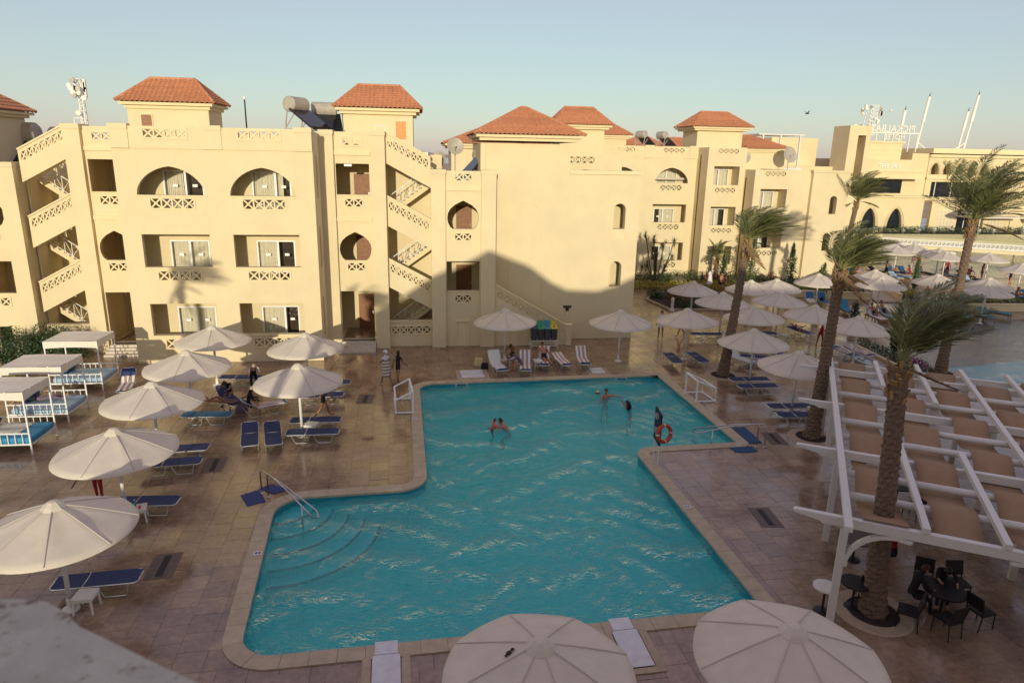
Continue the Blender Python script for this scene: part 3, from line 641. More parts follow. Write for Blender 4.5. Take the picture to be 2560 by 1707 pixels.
# --- block A: loggia block, with its stair bays and roof tower
A = thing('hotel_building', 'cream three-storey hotel block with pointed-arch loggias and tiled roof turrets beside the stair bays', 'building', (-10, 38, 0))
DO = [(.5, 0, 1), (.5, 0, .98), (.52, .0, .62), (.5, 0, .5), (.5, 0, .56), (.5, .0, .66)]
loggia_block(A, -15.0, -5.5, 36.6, 46.5, [-12.46, -8.03], doors=[(.5, 0, 1), (.5, .0, 1), (.55, 0, .47), (.62, 0, .58), (.55, 0, .53), (.6, .0, .78)])
for z in (1.2, 5.0, 8.6):   # tall blind slots in the side return
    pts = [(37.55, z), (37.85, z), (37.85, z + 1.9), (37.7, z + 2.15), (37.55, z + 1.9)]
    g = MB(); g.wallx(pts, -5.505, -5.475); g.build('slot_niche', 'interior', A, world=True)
YT = 38.8
def column_bay(parent, xc, w, pil, keys=True, steps=True, lower=False, xl=None, xr=None):
    """one bay of stacked access openings between pilasters"""
    a, b = xc - w, xc + w; xl = a if xl is None else xl; xr = b if xr is None else xr; y = YT + .25
    if not lower: holes = [rect(a + .06, b - .06, 8.71, 10.36), key_poly(xc, 5.1, w / 1.02), rect(a + .03, b - .03, .42, 3.34)]; lat = [(8.08, 8.48), (4.54, 4.94), (11.34, 11.7)]; tops = (12.0, [(8.71, 7.5), (5.1, 3.9)])
    else: holes = [key_poly(xc, 6.88, w / 1.02), rect(a + .02, b - .02, 3.32, 5.04), rect(xc - .36, xc + .30, 0.02, 1.49)]; lat = [(2.66, 3.06), (6.26, 6.62), (9.56, 9.92)]; tops = (10.08, [])
    for z0, z1 in lat: holes.append(lhole(xc - .45, xc + .45, z0, z1))
    g = MB(); g.wall(rect(xl, xr, 0, tops[0]), y, y + .22, holes); g.build('front_wall', 'plaster', parent, world=True)
    for z0, z1 in lat: lattice(parent, xc - .45, xc + .45, z0, z1, 2, y)
    for z in ((10.8, 7.28) if not lower else (9.0,)):
        g = MB(); g.box(a - .02, b + .02, y - .09, y, z, z + .2); g.build('string_course', 'plaster_trim', parent, world=True)
    for z in ((8.71, 5.1) if not lower else (3.32, 6.88)):
        g = MB(); g.box(a + .05, b - .05, y - .05, y + .25, z - .07, z + .003); g.build('sill', 'plaster_trim', parent, world=True)
    # corridor behind: floors, side walls, doors
    fl = (7.6, 4.0, .4) if not lower else (5.8, 2.2)
    for z in fl + ((11.1,) if not lower else (9.2,)): g = MB(); g.box(a - .28, b + .28, y + .22, y + 3.19, z - .25, z); g.build('floor_slab', 'plaster_trim', parent, world=True)
    g = MB(); g.box(a - .55, a - .3, y + .22, y + 3.4, 0, tops[0] - .9); g.box(b + .3, b + .55, y + .22, y + 3.4, 0, tops[0] - .9); g.box(a - .3, b + .3, y + 3.2, y + 3.4, 0, tops[0] - .9); g.build('corridor_wall', 'plaster', parent, world=True)
    for z in fl:
        g = MB(); g.box(xc - .25, xc + .7, y + 3.14, y + 3.2, z, z + 2.15); o = g.build('door', 'wood_door', parent, world=True)
        g = MB(); g.box(xc + .58, xc + .64, y + 3.08, y + 3.14, z + .95, z + 1.08); g.build('door_handle', 'steel', o, world=True)
bayL = -16.4; bay2 = -3.8
column_bay(A, bayL, .90, .8, xl=-17.35, xr=-15.0); column_bay(A, bay2, .95, .8, xl=-4.76, xr=-2.8)
g = MB(); g.box(-18.17, -17.35, YT, YT + 1.1, 0, 11.85); g.box(-18.2, -17.32, YT - .05, YT + 1.1, 11.85, 12.09); g.build('pilaster', 'plaster', A, world=True)
g = MB(); g.box(-5.5, -4.76, YT, YT + .9, 0, 11.85); g.box(-5.5, -4.73, YT - .05, YT + .9, 11.85, 12.09); g.build('pilaster', 'plaster', A, world=True)
g = MB(); g.box(-2.8, -2.03, YT, YT + .9, 0, 11.85); g.box(-2.83, -2.0, YT - .05, YT + .9, 11.85, 12.09); g.build('pilaster', 'plaster', A, world=True)
wall_lamp(A, -4.05, YT + .5, 10.28)
def steps(parent, x0, x1, y, n=4, rise=.105, tread=.3):
    for k in range(n):
        g = MB(); g.box(x0 - .0, x1 + .0, y - tread * (n - k), y + .6, rise * k, rise * (k + 1)); g.build('step', 'marble', parent, world=True)
steps(A, -4.85, -2.82, YT + .3); steps(A, -17.3, -15.05, YT + .3)
g = MB(); g.box(-17.3, -15.05, YT + .9, 42.2, .0, .405); g.box(-4.75, -2.85, YT + .9, 42.2, 0, .405); g.build('porch_floor', 'deck_sheet', A, world=True)
# stair bays: front flights with pierced balustrades, rear flights with white metal rails
def stair_bay(parent, xh, xl, y):
    """xh: side at full floor level, xl: side half a storey lower"""
    s = 1 if xl > xh else -1
    for k, zt in enumerate((12.05, 8.65, 5.16)):
        sloped_band(parent, xh, zt, xl, zt - .535 * abs(xl - xh), 1.62, y + .4, y + .55)
        flight(parent, xl, zt - 2.55, xh, zt - 1.1, y + .56, y + 1.7, 9)
    for zf in (7.6, 4.0, .4):
        flight(parent, xh, zf, xl, zf + 1.75, y + 1.95, y + 3.1, 10)
        metal_rail(parent, [(xh + s * .15, zf + .1), (xl - s * .1, zf + 1.75)], y=y + 1.9)
    g = MB(); g.box(min(xh, xl) - .7, max(xh, xl) + .7, y + 3.3, y + 3.5, 0, 11.2 if s < 0 else 10.9); g.box(xh - s * .1 - .05, xh - s * .1 + .05, y + .9, y + 3.3, 0, 10.9); g.box(xl + s * .1 - .05, xl + s * .1 + .05, y + 1.0, y + 3.3, 0, 9.2); g.build('stairwell_wall', 'plaster', parent, world=True)
    a, b = min(xh, xl), max(xh, xl)
    g = MB(); g.wall(rect(a, b, 0, 1.5), y + .4, y + .55, [lhole(a + .12, b - .12, .78, 1.2)]); g.build('front_wall', 'plaster', parent, world=True)
    lattice(parent, a + .12, b - .12, .78, 1.2, 5, y + .4)
    g = MB(); g.box(a, b, y + .32, y + .62, 1.47, 1.56); g.build('sill', 'plaster_trim', parent, world=True)
    g = MB()
    for z in (7.6, 4.0): g.box(a if s > 0 else b - .1, (a + .1) if s > 0 else b, y + .6, y + 3.3, z - .25, z)
    g.build('landing', 'plaster_trim', parent, world=True)
stair_bay(A, -2.03, .42, YT); stair_bay(A, -18.17, -20.6, YT)
roof_tower(A, -16.2, -11.9, 42.2, 44.8, 11.0, 13.42, 14.72, ov=.42, rl=.27, win=(-15.5, -14.95, 11.9, 12.75, 'wood_door'))
roof_tower(A, -4.55, -.55, 42.6, 46.2, 11.0, 13.45, 14.8, ov=.5, rl=.26, win=(-1.55, -.95, 11.75, 12.75, 'wood_orange'))
g = MB(); g.box(-17, .3, 40.0, 47, 10.9, 11.05); g.build('roof_slab', 'marble', A, world=True)
for (x0, x1, z) in ((-17.75, -17.35, 12.1), (-2.55, -2.05, 12.1)):
    g = MB(); g.tube([(x0, YT + .6, z - .1), (x0, YT + .6, z + .28), (x1, YT + .6, z + .28), (x1 + .0, YT + .6, z - .1)], .03, 6); g.build('roof_rail', 'white_frame', A, world=True)
# --- block B: half-storey lower block with the great blank wall and pyramid roof
B = thing('hotel_building', 'cream hotel block with a great blank wall, blind arch and pyramid tiled roof', 'building', (7, 41, 0))
column_bay(B, 2.22, .97, .8, lower=True, xl=1.22, xr=3.22)
for a, b in ((.42, 1.22), (3.22, 4.06)):
    g = MB(); g.box(a, b, YT, YT + 1.0, 0, 9.92); g.box(a - .03, b + .03, YT - .05, YT + 1.0, 9.92, 10.14); g.build('pilaster', 'plaster', B, world=True)
g = MB(); g.box(1.85, 2.51, YT + .3, YT + .36, .02, 1.48); o = g.build('service_door', 'plaster_trim', B, world=True)
g = MB(); g.box(1.77, 1.85, YT + .2, YT + .3, 0, 1.57); g.box(2.51, 2.59, YT + .2, YT + .3, 0, 1.57); g.box(1.85, 2.51, YT + .2, YT + .3, 1.49, 1.57); g.build('door_frame', 'plaster_trim', o, world=True)
WY = 40.35
outer = [(4.0, 0), (12.86, 0), (12.86, 9.98), (8.53, 9.98), (8.53, 11.62), (3.6, 11.62), (3.6, 10), (4.0, 10)]
def slot(xc, z0, z1, w=.36): return [(xc - w, z0), (xc + w, z0), (xc + w, z1 - w)] + [(xc + w * math.cos(a), z1 - w + w * math.sin(a)) for a in np.linspace(.15, math.pi - .15, 9)] + [(xc - w, z1 - w)]
holes = [slot(11.67, 6.8, 8.31), slot(11.62, 3.28, 4.85)]
g = MB(); g.wall(outer, WY, WY + .5, holes); g.build('great_wall', 'plaster', B, world=True)
for xc, z in ((11.67, 6.17), (11.62, 2.63)):
    g = MB(); g.box(xc - .36, xc + .36, WY - .012, WY, z, z + .6); g.build('apron_panel', 'plaster_trim', B, world=True)
# blind arch: a raised outline
arc = [(5.04, 2.2), (5.04, 7.2)] + [(6.05 + 1.01 * math.cos(a), 7.2 + 1.16 * math.sin(a)) for a in np.linspace(math.pi - .1, .1, 18)] + [(7.06, 7.2), (7.06, 2.2)]
g = MB()
for p, q in zip(arc[:-1], arc[1:]): g.bar((p[0], WY - .012, p[1]), (q[0], WY - .012, q[1]), .045, .05, up=(0, 1, 0))
g.build('blind_arch', 'plaster_trim', B, world=True)
g = MB(); g.box(8.5, 12.95, WY - .1, WY + .6, 9.98, 10.2); g.build('parapet_cap', 'plaster_trim', B, world=True)
g = MB(); g.box(3.3, 3.6, WY + .2, 47, 9.2, 11.62); g.box(3.6, 8.53, 46.8, 47, 9.2, 11.62); g.box(8.33, 8.53, WY + .5, 47, 9, 11.62); g.box(12.5, 12.86, WY + .5, 55, 0, 9.98); g.box(4.0, 12.6, 54.6, 55, 0, 10); g.build('side_wall', 'plaster', B, world=True)
g = MB(); g.box(.5, 12.8, 41, 55, 9.0, 9.2); g.build('roof_slab', 'marble', B, world=True)
g = MB(); g.box(11.0, 12.4, WY + 1.6, WY + 1.7, 2.4, 8.6); g.build('inner_wall', 'plaster', B, world=True)
tile_roof(B, 2.9, 9.25, 39.75, 46.9, 12.1, 13.7, 5.95, 6.25, 43.1, rows=13)
# outside stair along the great wall
ES = thing('outside_staircase', 'straight outside staircase with pierced sloping balustrade against the great blank wall', 'staircase', (6.4, 39.4, 0))
sloped_band(ES, 4.08, 3.66, 8.36, 1.20, 1.02, 38.95, 39.1, n=10, lat=.42)
flight(ES, 8.4, .0, 4.08, 2.3, 39.1, 40.33, 14, soff=.0 + .3)
g = MB(); g.wall([(4.08, 0), (8.36, 0), (8.36, .2), (4.08, 2.66)], 38.97, 39.09); g.build('stringer_wall', 'plaster', ES, world=True)
g = MB(); g.box(8.36, 8.72, 38.88, 39.2, 0, 1.2); g.box(8.32, 8.76, 38.84, 39.24, 1.2, 1.27); g.build('newel_post', 'plaster', ES, world=True)
g = MB(); g.box(5.0, 5.5, 38.9, 38.97, 0, 1.4); g.build('stringer_pier', 'plaster', ES, world=True)
# --- block B' at the far left (mirror of B beside the left stair)
BL = thing('hotel_building', 'cream hotel wing with a keyhole window beyond the zigzag stair', 'building', (-26, 41, 0))
column_bay(BL, -22.58, .97, .8, lower=True, xl=-23.6, xr=-21.58)
for a, b in ((-21.58, -20.78), (-24.4, -23.6)):
    g = MB(); g.box(a, b, YT, YT + 1.0, 0, 9.92); g.box(a - .03, b + .03, YT - .05, YT + 1.0, 9.92, 10.14); g.build('pilaster', 'plaster', BL, world=True)
g = MB(); g.box(-34, -24.4, 40.35, 40.8, 0, 10); g.build('great_wall', 'plaster', BL, world=True)
g = MB(); g.box(-34, -20.7, 41, 54, 8.9, 9.1); g.build('roof_slab', 'marble', BL, world=True)
g = MB(); g.box(-36, -24.0, 42, 47, 9, 12.6); g.build('tower_wall', 'plaster', BL, world=True)
tile_roof(BL, -36.5, -23.5, 41.5, 47.5, 12.9, 15.2, -33, -27.2, 44.5, rows=11)

# --- right wing
C = thing('hotel_building', 'distant cream hotel wing with arched loggias behind the yellow hedge and palms', 'building', (24, 63, 0))
loggia_block(C, 14.6, 25.35, 63.0, 74, [18.3, 23.0], doors=[(.45, 0, .6), (.45, .35, 1), (.45, 0, 1), (.4, .42, 1), (.45, .3, 1), (.5, 0, 1)], main='plaster')
def plain_loggias(parent, x0, x1, yf, openings, top, d=1.6):
    holes = [rect(a, b, z0, z1) for a, b, z0, z1, *_ in openings]; lats = []
    for a, b, z0, z1, *_ in openings:
        c = (a + b) / 2; holes.append(lhole(c - .95, c + .95, z0 - .66, z0 - .26)); lats.append((c, z0 - .66))
    c = (openings[0][0] + openings[0][1]) / 2; holes.append(lhole(c - .95, c + .95, top - .52, top - .14)); lats.append((c, top - .52))
    g = MB(); g.wall(rect(x0, x1, 0, top), yf, yf + .25, holes); g.build('front_wall', 'plaster', parent, world=True)
    for c, z in lats: lattice(parent, c - .95, c + .95, z, z + .40, 4, yf)
    hs = [rect(a + .35, a + 2.1, z0 - 1.05, z1 - .25) for a, b, z0, z1, *_ in openings]
    g = MB(); g.wall(rect(x0, x1, 0, top - .7), yf + d, yf + d + .2, hs); g.build('back_wall', 'plaster', parent, world=True)
    for i, (a, b, z0, z1, *r) in enumerate(openings):
        g = MB(); g.box(a - .3, b + .3, yf + .25, yf + d, z0 - 1.25, z0 - 1.05); g.box(a - .3, a - .05, yf + .25, yf + d, z0 - 1.05, z1 + .2); g.box(b + .02, b + .25, yf + .25, yf + d, z0 - 1.05, z1 + .2); g.box(a - .3, b + .3, yf + .25, yf + d, z1 + .2, z1 + .3); g.build('loggia_shell', 'plaster', parent, world=True)
        sliding_door(parent, a + .35, a + 2.1, z0 - 1.03, z1 - .27, yf + d + .05, .45, curt=(0, 1) if i != 1 else (0, .7), sticker=False)
    g = MB(); g.box(x0, x0 + .3, yf + .25, yf + 9, 0, top - .03); g.box(x1 - .3, x1, yf + .25, yf + 9, 0, top - .03); g.box(x0 + .3, x1 - .3, yf + d + .25, yf + 9, top - .9, top - .7); g.build('side_wall', 'plaster', parent, world=True)
plain_loggias(C, 25.35, 28.95, 60.5, [(26.0, 28.4, 8.72, 10.36), (26.0, 28.4, 5.1, 6.78), (26.0, 28.4, 1.5, 3.2)], 12.0)
plain_loggias(C, 28.95, 34.2, 58.5, [(29.6, 32.1, 6.9, 8.5), (29.6, 32.1, 3.3, 5.0)], 10.15)
holes = [slot(36.4, 6.4, 8.0, .33), slot(36.2, 3.1, 4.7, .33)]
g = MB(); g.wall(rect(34.2, 37.7, 0, 10.0), 58.1, 58.6, holes); g.box(34.1, 37.8, 58.0, 58.7, 10.0, 10.2); g.box(37.4, 37.7, 58.6, 68, 0, 10); g.box(34.2, 34.4, 58.6, 68, 0, 10); g.build('gable_wall', 'plaster', C, world=True)
g = MB(); g.box(35.4, 37.2, 59.6, 59.7, 0, 10); g.build('inner_wall', 'plaster', C, world=True)
g = MB(); g.box(14.8, 37.4, 64, 74, 9.0, 9.2); g.build('roof_slab', 'marble', C, world=True)
roof_tower(C, 26.4, 31.0, 66.2, 70, 10.9, 13.95, 15.4, ov=.75, rl=.28)
roof_tower(C, 31.2, 36.9, 68.5, 75, 9, 12.05, 13.4, ov=.5, rl=.44)
roof_tower(C, 11.4, 15.2, 58.6, 62, 10.6, 13.5, 14.95, ov=.62, rl=.26)
g = MB(); g.wall(rect(9.5, 16.6, 0, 11.2), 57.6, 57.9, [lhole(12.0, 14.2, 10.45, 10.95)]); g.box(9.5, 16.6, 57.9, 62, 10.6, 10.8); g.build('front_wall', 'plaster', C, world=True)
lattice(C, 12.0, 14.2, 10.45, 10.95, 4, 57.6)
roof_tower(C, 15.0, 19.6, 67, 71, 10.9, 13.0, 14.1, ov=.5, rl=.26)
for (x, y, w) in ((24, 84, 5), (27.5, 85, 5), (33, 88, 6), (38, 88, 5)): roof_tower(C, x - w / 2, x + w / 2, y, y + 4, 9, 12.1, 13.5, ov=.5, rl=.40, rows=7)
# --- small turret block between A and B, far behind
Dk = thing('hotel_building', 'small tiled pavilion glimpsed behind the rooftop dishes', 'building', (3, 56, 0))
roof_tower(Dk, 2.2, 9.2, 55.0, 61, 0, 11.75, 13.1, ov=.6, rl=.42, rows=9)
# ------------------------------------------------------------------ far resort hotel, bridge, terrace
FH = thing('resort_hotel', 'far sandstone resort hotel with moulded pointed arches and dark glazing behind the bridge', 'building', (84, 100, 0))
def fpart(name, m, fn, parent=None, **k):
    g = MB(); fn(g); return g.build(name, m, parent or FH, world=True, **k)
Yh = 100
fpart('wall', 'plaster_far', lambda g: (g.wall(rect(74.6, 77.4, 1, 12.4), Yh, Yh + 14)))
hs = [arch_poly(x, .75, 9.3, 1.75) for x in (78.6, 80.7, 82.8, 84.9, 87.0)] + [rect(78.4, 88.4, 5.9, 8.2)]
fpart('wall', 'plaster_far', lambda g: g.wall(rect(77.4, 104, 5.3, 11.9), Yh - .2, Yh + .6, hs))
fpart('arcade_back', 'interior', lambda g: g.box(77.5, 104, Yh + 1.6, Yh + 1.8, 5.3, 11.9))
for x in (78.6, 80.7, 82.8, 84.9, 87.0):
    for k, (o, p) in enumerate(((.12, .10), (.28, .06))):
        def ring(g, x=x, o=o, p=p):
            pts = arch_poly(x, .75 + o, 9.3, 1.75 + o)
            for a, b in zip(pts[:-1], pts[1:]): g.bar((a[0], Yh - .2 - p / 2, a[1]), (b[0], Yh - .2 - p / 2, b[1]), .07, p, up=(0, 1, 0))
        fpart('arch_moulding', 'plaster_far', ring)
for i, (a, b) in enumerate(((78.4, 79.4), (79.5, 82.2), (82.3, 85.2), (85.3, 88.4))):
    fpart('pane', 'far_glass', lambda g: g.box(a, b, Yh + .3, Yh + .36, 5.9, 8.2))
for x in (79.45, 82.25, 85.25): fpart('mullion', 'white_frame', lambda g: g.box(x - .05, x + .05, Yh + .2, Yh + .4, 5.9, 8.2))
fpart('cornice', 'plaster_trim', lambda g: (g.box(77.3, 104, Yh - .6, Yh + 12, 11.9, 12.3), g.box(77.3, 104, Yh - .9, Yh + 12, 12.45, 12.75), g.box(77.6, 103, Yh - .5, Yh + 12, 12.75, 13.2)))
fpart('string_course', 'plaster_trim', lambda g: g.box(77.3, 104, Yh - .5, Yh - .2, 8.6, 8.9))
# lower storey projecting, with grid screens and a dark entrance
def lower(g):
    g.wall(rect(77.6, 96, 0.5, 5.3), Yh - 2.2, Yh - 1.6, [rect(82.2, 86.8, .6, 4.0), arch_poly(98, 1, 1, 2)] [:1])
fpart('wall', 'plaster_far', lower)
fpart('terrace_slab', 'plaster_trim', lambda g: g.box(77.4, 98, Yh - 2.4, Yh, 5.2, 5.42))
for x0 in (78.9, 87.1):
    def screen(g, x0=x0):
        for i in range(5):
            for j in range(6):
                a = x0 + i * .6; z = .7 + j * .55; g.box(a, a + .5, Yh - 2.27, Yh - 2.2, z, z + .06); g.box(a, a + .06, Yh - 2.27, Yh - 2.2, z + .06, z + .45); g.box(a + .44, a + .5, Yh - 2.27, Yh - 2.2, z + .06, z + .45); g.box(a, a + .5, Yh - 2.27, Yh - 2.2, z + .45, z + .5)
    fpart('grid_screen', 'white_paint', screen)
fpart('entrance', 'far_glass', lambda g: g.box(82.2, 86.8, Yh - 1.4, Yh - 1.3, .6, 4.0))
fpart('entrance_mullion', 'white_frame', lambda g: (g.box(84.0, 84.1, Yh - 1.5, Yh - 1.42, .6, 4.0), g.box(85.4, 85.5, Yh - 1.5, Yh - 1.42, .6, 4.0)))
fpart('awning', 'canvas_bed', lambda g: (g.box(81.8, 91.5, Yh - 5.5, Yh - 2.3, 3.1, 3.25), g.bar((82, Yh - 5.3, 0), (82, Yh - 5.3, 3.1), .12), g.bar((91, Yh - 5.3, 0), (91, Yh - 5.3, 3.1), .12)))
fpart('awning', 'canvas_bed', lambda g: (g.box(93, 106, Yh - 6.5, Yh - 2.3, 2.9, 3.3), g.bar((93.4, Yh - 6.3, 0), (93.4, Yh - 6.3, 3), .14), g.bar((99, Yh - 6.3, 0), (99, Yh - 6.3, 3), .14)))
# left part: arched ground-floor glazing, upper restaurant, rooftop drum
ahl = [arch_poly(66.9, 1.25, 1.2, 3.1), arch_poly(71.2, 1.25, 1.2, 3.1)]
fpart('wall', 'plaster_far', lambda g: g.wall(rect(63.3, 75.6, .6, 6.0), Yh - 3, Yh - 2.4, ahl))
for x in (66.9, 71.2):
    fpart('pane', 'far_glass', lambda g: g.box(x - 1.3, x + 1.3, Yh - 2.5, Yh - 2.42, 1.2, 4.4))
    def ring2(g, x=x):
        for o in (.15, .4):
            pts = arch_poly(x, 1.25 + o, 1.2, 3.1 + o)
            for a, b in zip(pts[:-1], pts[1:]): g.bar((a[0], Yh - 3.05, a[1]), (b[0], Yh - 3.05, b[1]), .1, .12, up=(0, 1, 0))
    fpart('arch_moulding', 'plaster_far', ring2)
fpart('wall', 'plaster_far', lambda g: (g.box(64.6, 75.2, Yh - 2, Yh + 12, 8.7, 11.4), g.box(66, 74.6, Yh, Yh + 12, 6, 8.7)))
fpart('restaurant_glazing', 'far_glass', lambda g: g.box(66.4, 73.5, Yh - .1, Yh, 6.4, 8.4))
fpart('string_course', 'plaster_trim', lambda g: (g.box(64.4, 75.4, Yh - 2.4, Yh + 4, 8.6, 8.8), g.box(64.4, 75.4, Yh - 2.2, Yh - 2, 9.6, 9.75), g.box(63, 75.9, Yh - 3.3, Yh - 2.4, 5.9, 6.15)))
fpart('roof_drum', 'plaster_far', lambda g: (g.box(66.2, 73.0, Yh + .5, Yh + 8, 11.4, 13.8), g.box(66.0, 73.3, Yh + .3, Yh + 8, 13.8, 14.1)))
for z in (12.1, 12.8, 13.5): fpart('roof_band', 'plaster_trim', lambda g: g.box(66.15, 73.05, Yh + .42, Yh + .5, z, z + .12))
fpart('lift_tower', 'plaster_far', lambda g: (g.wall(rect(59.9, 63.2, 0, 15.9), Yh - 6, Yh - 2, [rect(61.3, 62.5, 8.4, 14.6)]), g.box(60.9, 62.9, Yh - 2.2, Yh - 2, 8, 15)))
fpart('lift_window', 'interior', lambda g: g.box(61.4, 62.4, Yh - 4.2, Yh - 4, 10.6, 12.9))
fpart('roof_room', 'plaster_far', lambda g: (g.box(52.5, 60, Yh + 2, Yh + 9, 10.2, 14.3), g.box(50, 52.5, Yh + 4, Yh + 9, 10.2, 13.8), g.box(46, 60, Yh - 3, Yh + 9, 0, 10.2), g.box(45.8, 60.2, Yh - 3.4, Yh - 3, 8.2, 8.6)))
fpart('roof_pergola', 'white_paint', lambda g: (g.box(44.5, 51, Yh - 10, Yh - 4, 14.2, 14.35), [g.box(x, x + .2, Yh - 10, Yh - 9.8, 10, 14.2) for x in (45, 47.5, 50.3)], g.box(44, 51, Yh - 10.2, Yh + 1, 9.6, 10)))
# letters
def text_obj(s, size, loc, rz, m, parent, name):
    cu = bpy.data.curves.new(name, 'FONT'); cu.body = s; cu.size = size; cu.extrude = .04; cu.align_x = 'CENTER'; cu.resolution_u = 2
    t = bpy.data.objects.new(name, cu); COL.objects.link(t); dg = bpy.context.evaluated_depsgraph_get(); me = bpy.data.meshes.new_from_object(t.evaluated_get(dg)); bpy.data.objects.remove(t)
    me.materials.clear(); me.materials.append(MATS[m]); o = bpy.data.objects.new(name, me); COL.objects.link(o); o.parent = parent; o.location = Vector(loc) - parent_world(parent); o.rotation_euler = (rad(90), 0, rz); return o
SG = thing('rooftop_sign', 'large white rooftop letters seen from behind on their steel frame', 'sign', (71.3, Yh + 3, 14.6))
text_obj('PICKALBATROS', 1.5, (71.3, Yh + 3, 15.55), math.pi, 'mast_white', SG, 'letters'); text_obj('HOTEL', 1.15, (73.2, Yh + 3, 14.45), math.pi, 'mast_white', SG, 'letters')
def sframe(g):
    g.bar((65.6, Yh + 2.8, 15.4), (77.2, Yh + 2.8, 15.4), .16)
    for x in np.linspace(65.8, 77, 9): g.bar((x, Yh + 2.8, 12.6), (x, Yh + 2.8, 15.4), .12)
g = MB(); sframe(g); g.build('steel_frame', 'mast_white', SG, world=True)
S2 = thing('wall_sign', 'white THE SKY letters on the far hotel wall', 'sign', (71, Yh - 2.1, 10.2)); text_obj('THE SKY', 1.0, (69.6, Yh - 2.06, 10.1), 0, 'white_frame', S2, 'letters')
S3 = thing('wall_sign', 'small dark name letters above the far hotel entrance', 'sign', (84.5, Yh - 2.5, 4.6)); text_obj('ALAFI', .75, (84.3, Yh - 2.25, 4.5), 0, 'interior', S3, 'letters')
# masts
for i, (x, zt, lean, g_) in enumerate(((74.6, 18.9, .45, 0), (77.9, 21.0, .9, 0), (85.2, 19.0, .7, 0), (86.2, 21.5, 1.0, 0))):
    t = thing('flood_mast', ['short white mast rising through the rooftop letters', 'tall white mast braced beside the rooftop letters', 'short white mast paired with a taller one over the palm crown', 'tall white mast of the leaning pair over the palm crown'][i], 'mast', (x, Yh + 4, 12.6), group='white rooftop masts')
    b = Vector((x, Yh + 4, 12.4)); e = Vector((x + lean, Yh + 4, zt)); m = b.lerp(e, .55)
    g = MB(); g.tube([b, m], [.15, .12], 8); g.build('pole', 'mast_white', t, world=True)
    g = MB(); g.tube([m, e], [.24, .21], 8); g.build('sleeve', 'mast_white', t, world=True)
    g = MB(); g.tube([e, e + Vector((.05, 0, .6))], [.1, .02], 6); g.build('tip', 'far_dark', t, world=True)
    if i % 2: g = MB(); g.tube([b.lerp(e, .2), b + Vector((2.6 * (1 if i == 1 else -1), 0, .2))], .09, 6); g.build('strut', 'mast_white', t, world=True)
def antenna_mast(name, label, x, y, z0, h, w, seed):
    r = random.Random(seed); t = thing(name, label, 'antenna mast', (x, y, z0)); g = MB()
    for a in (-w, w):
        for c in (-w, w): g.bar((x + a, y + c, z0), (x + a * .6, y + c * .6, z0 + h), .1)
    for k in range(8):
        z = z0 + h * k / 8; z2 = z0 + h * (k + 1) / 8; g.bar((x - w, y - w, z), (x + w * .8, y - w, z2), .07); g.bar((x - w, y - w, z2), (x + w * .8, y - w, z2), .07)
    g.build('lattice_mast', 'mast_white', t, world=True)
    for k in range(9):
        a = r.uniform(-1, 1) * w * 3; z = z0 + h * r.uniform(.45, .98); q = MB(); q.M = Matrix.Translation((x + a, y - w - .3, z)) @ Matrix.Rotation(rad(90), 4, 'X') @ Matrix.Rotation(r.uniform(-.5, .5), 4, 'Y')
        q.lathe([(0, 0), (h * .03, .02), (h * .042, .12), (h * .04, .3), (0, .32)], 12); q.build('dish_antenna', 'mast_white' if k % 3 else 'tank_steel', t, world=True)
    for k in range(5):
        a = (-1 if k % 2 else 1) * w * r.uniform(1.2, 2); z = z0 + h * r.uniform(.7, .95); q = MB(); q.box(x + a - .15, x + a + .15, y - .15, y + .15, z - h * .08, z + h * .08); q.build('panel_antenna', 'mast_white', t, world=True)
antenna_mast('antenna_mast', 'telecom lattice mast with dishes rising behind the zigzag stair rail', -46, 105, 11.5, 8.2, .32, 3)
antenna_mast('antenna_mast', 'cluster of telecom dishes on the far hotel roof beside the letters', 67.6, Yh + 1.2, 14.6, 4.6, .8, 5)
t = thing('flag_pole', 'thin dark rooftop lamp pole behind the arched loggia block parapet', 'pole', (-12.2, 52, 9)); g = MB(); g.tube([(-12.2, 52, 9), (-12.2, 52, 14.3)], .05, 6); g.build('pole', 'far_dark', t, world=True); g = MB(); g.lathe([(0, 0), (.09, .05), (.1, .2), (0, .28)], 8, (-12.2, 52, 14.3)); g.build('lamp_head', 'mast_white', t, world=True)
# bridge over the far pool
BR = thing('footbridge', 'cream footbridge with pierced balustrade and glass rail on white piers over the far pool', 'bridge', (66, 77, 0))
b0 = Vector((58.5, 81.6, 1.1)); b1 = Vector((82, 66.6, 1.1)); dr = (b1 - b0).normalized(); nr = Vector((dr.y, -dr.x, 0))
g = MB(); g.bar(b0 + Vector((0, 0, -.15)), b1 + Vector((0, 0, -.15)), 3.6, .5); g.build('bridge_deck', 'plaster_trim', BR, world=True)
g = MB(); L = (b1 - b0).length; n = int(L / .45); off = nr * 1.9
g.bar(b0 + off + Vector((0, 0, .72)), b1 + off + Vector((0, 0, .72)), .16, .14); g.bar(b0 + off + Vector((0, 0, .14)), b1 + off + Vector((0, 0, .14)), .16, .2)
for k in range(n):
    a = b0 + off + dr * (L * k / n); c = b0 + off + dr * (L * (k + 1) / n); z0 = Vector((0, 0, .22)); z1 = Vector((0, 0, .66))
    g.bar(a + z0, a + z1, .12); g.bar(a + z0, c + z1, .06); g.bar(a + z1, c + z0, .06)
g.build('lattice_panel', 'white_paint', BR, world=True)
for s in (1, -1):
    g = MB(); o = nr * (1.75 * s); g.bar(b0 + o + Vector((0, 0, 1.25)), b1 + o + Vector((0, 0, 1.25)), .02, 1.1); g.build('glass_rail', 'rail_glass', BR, world=True)
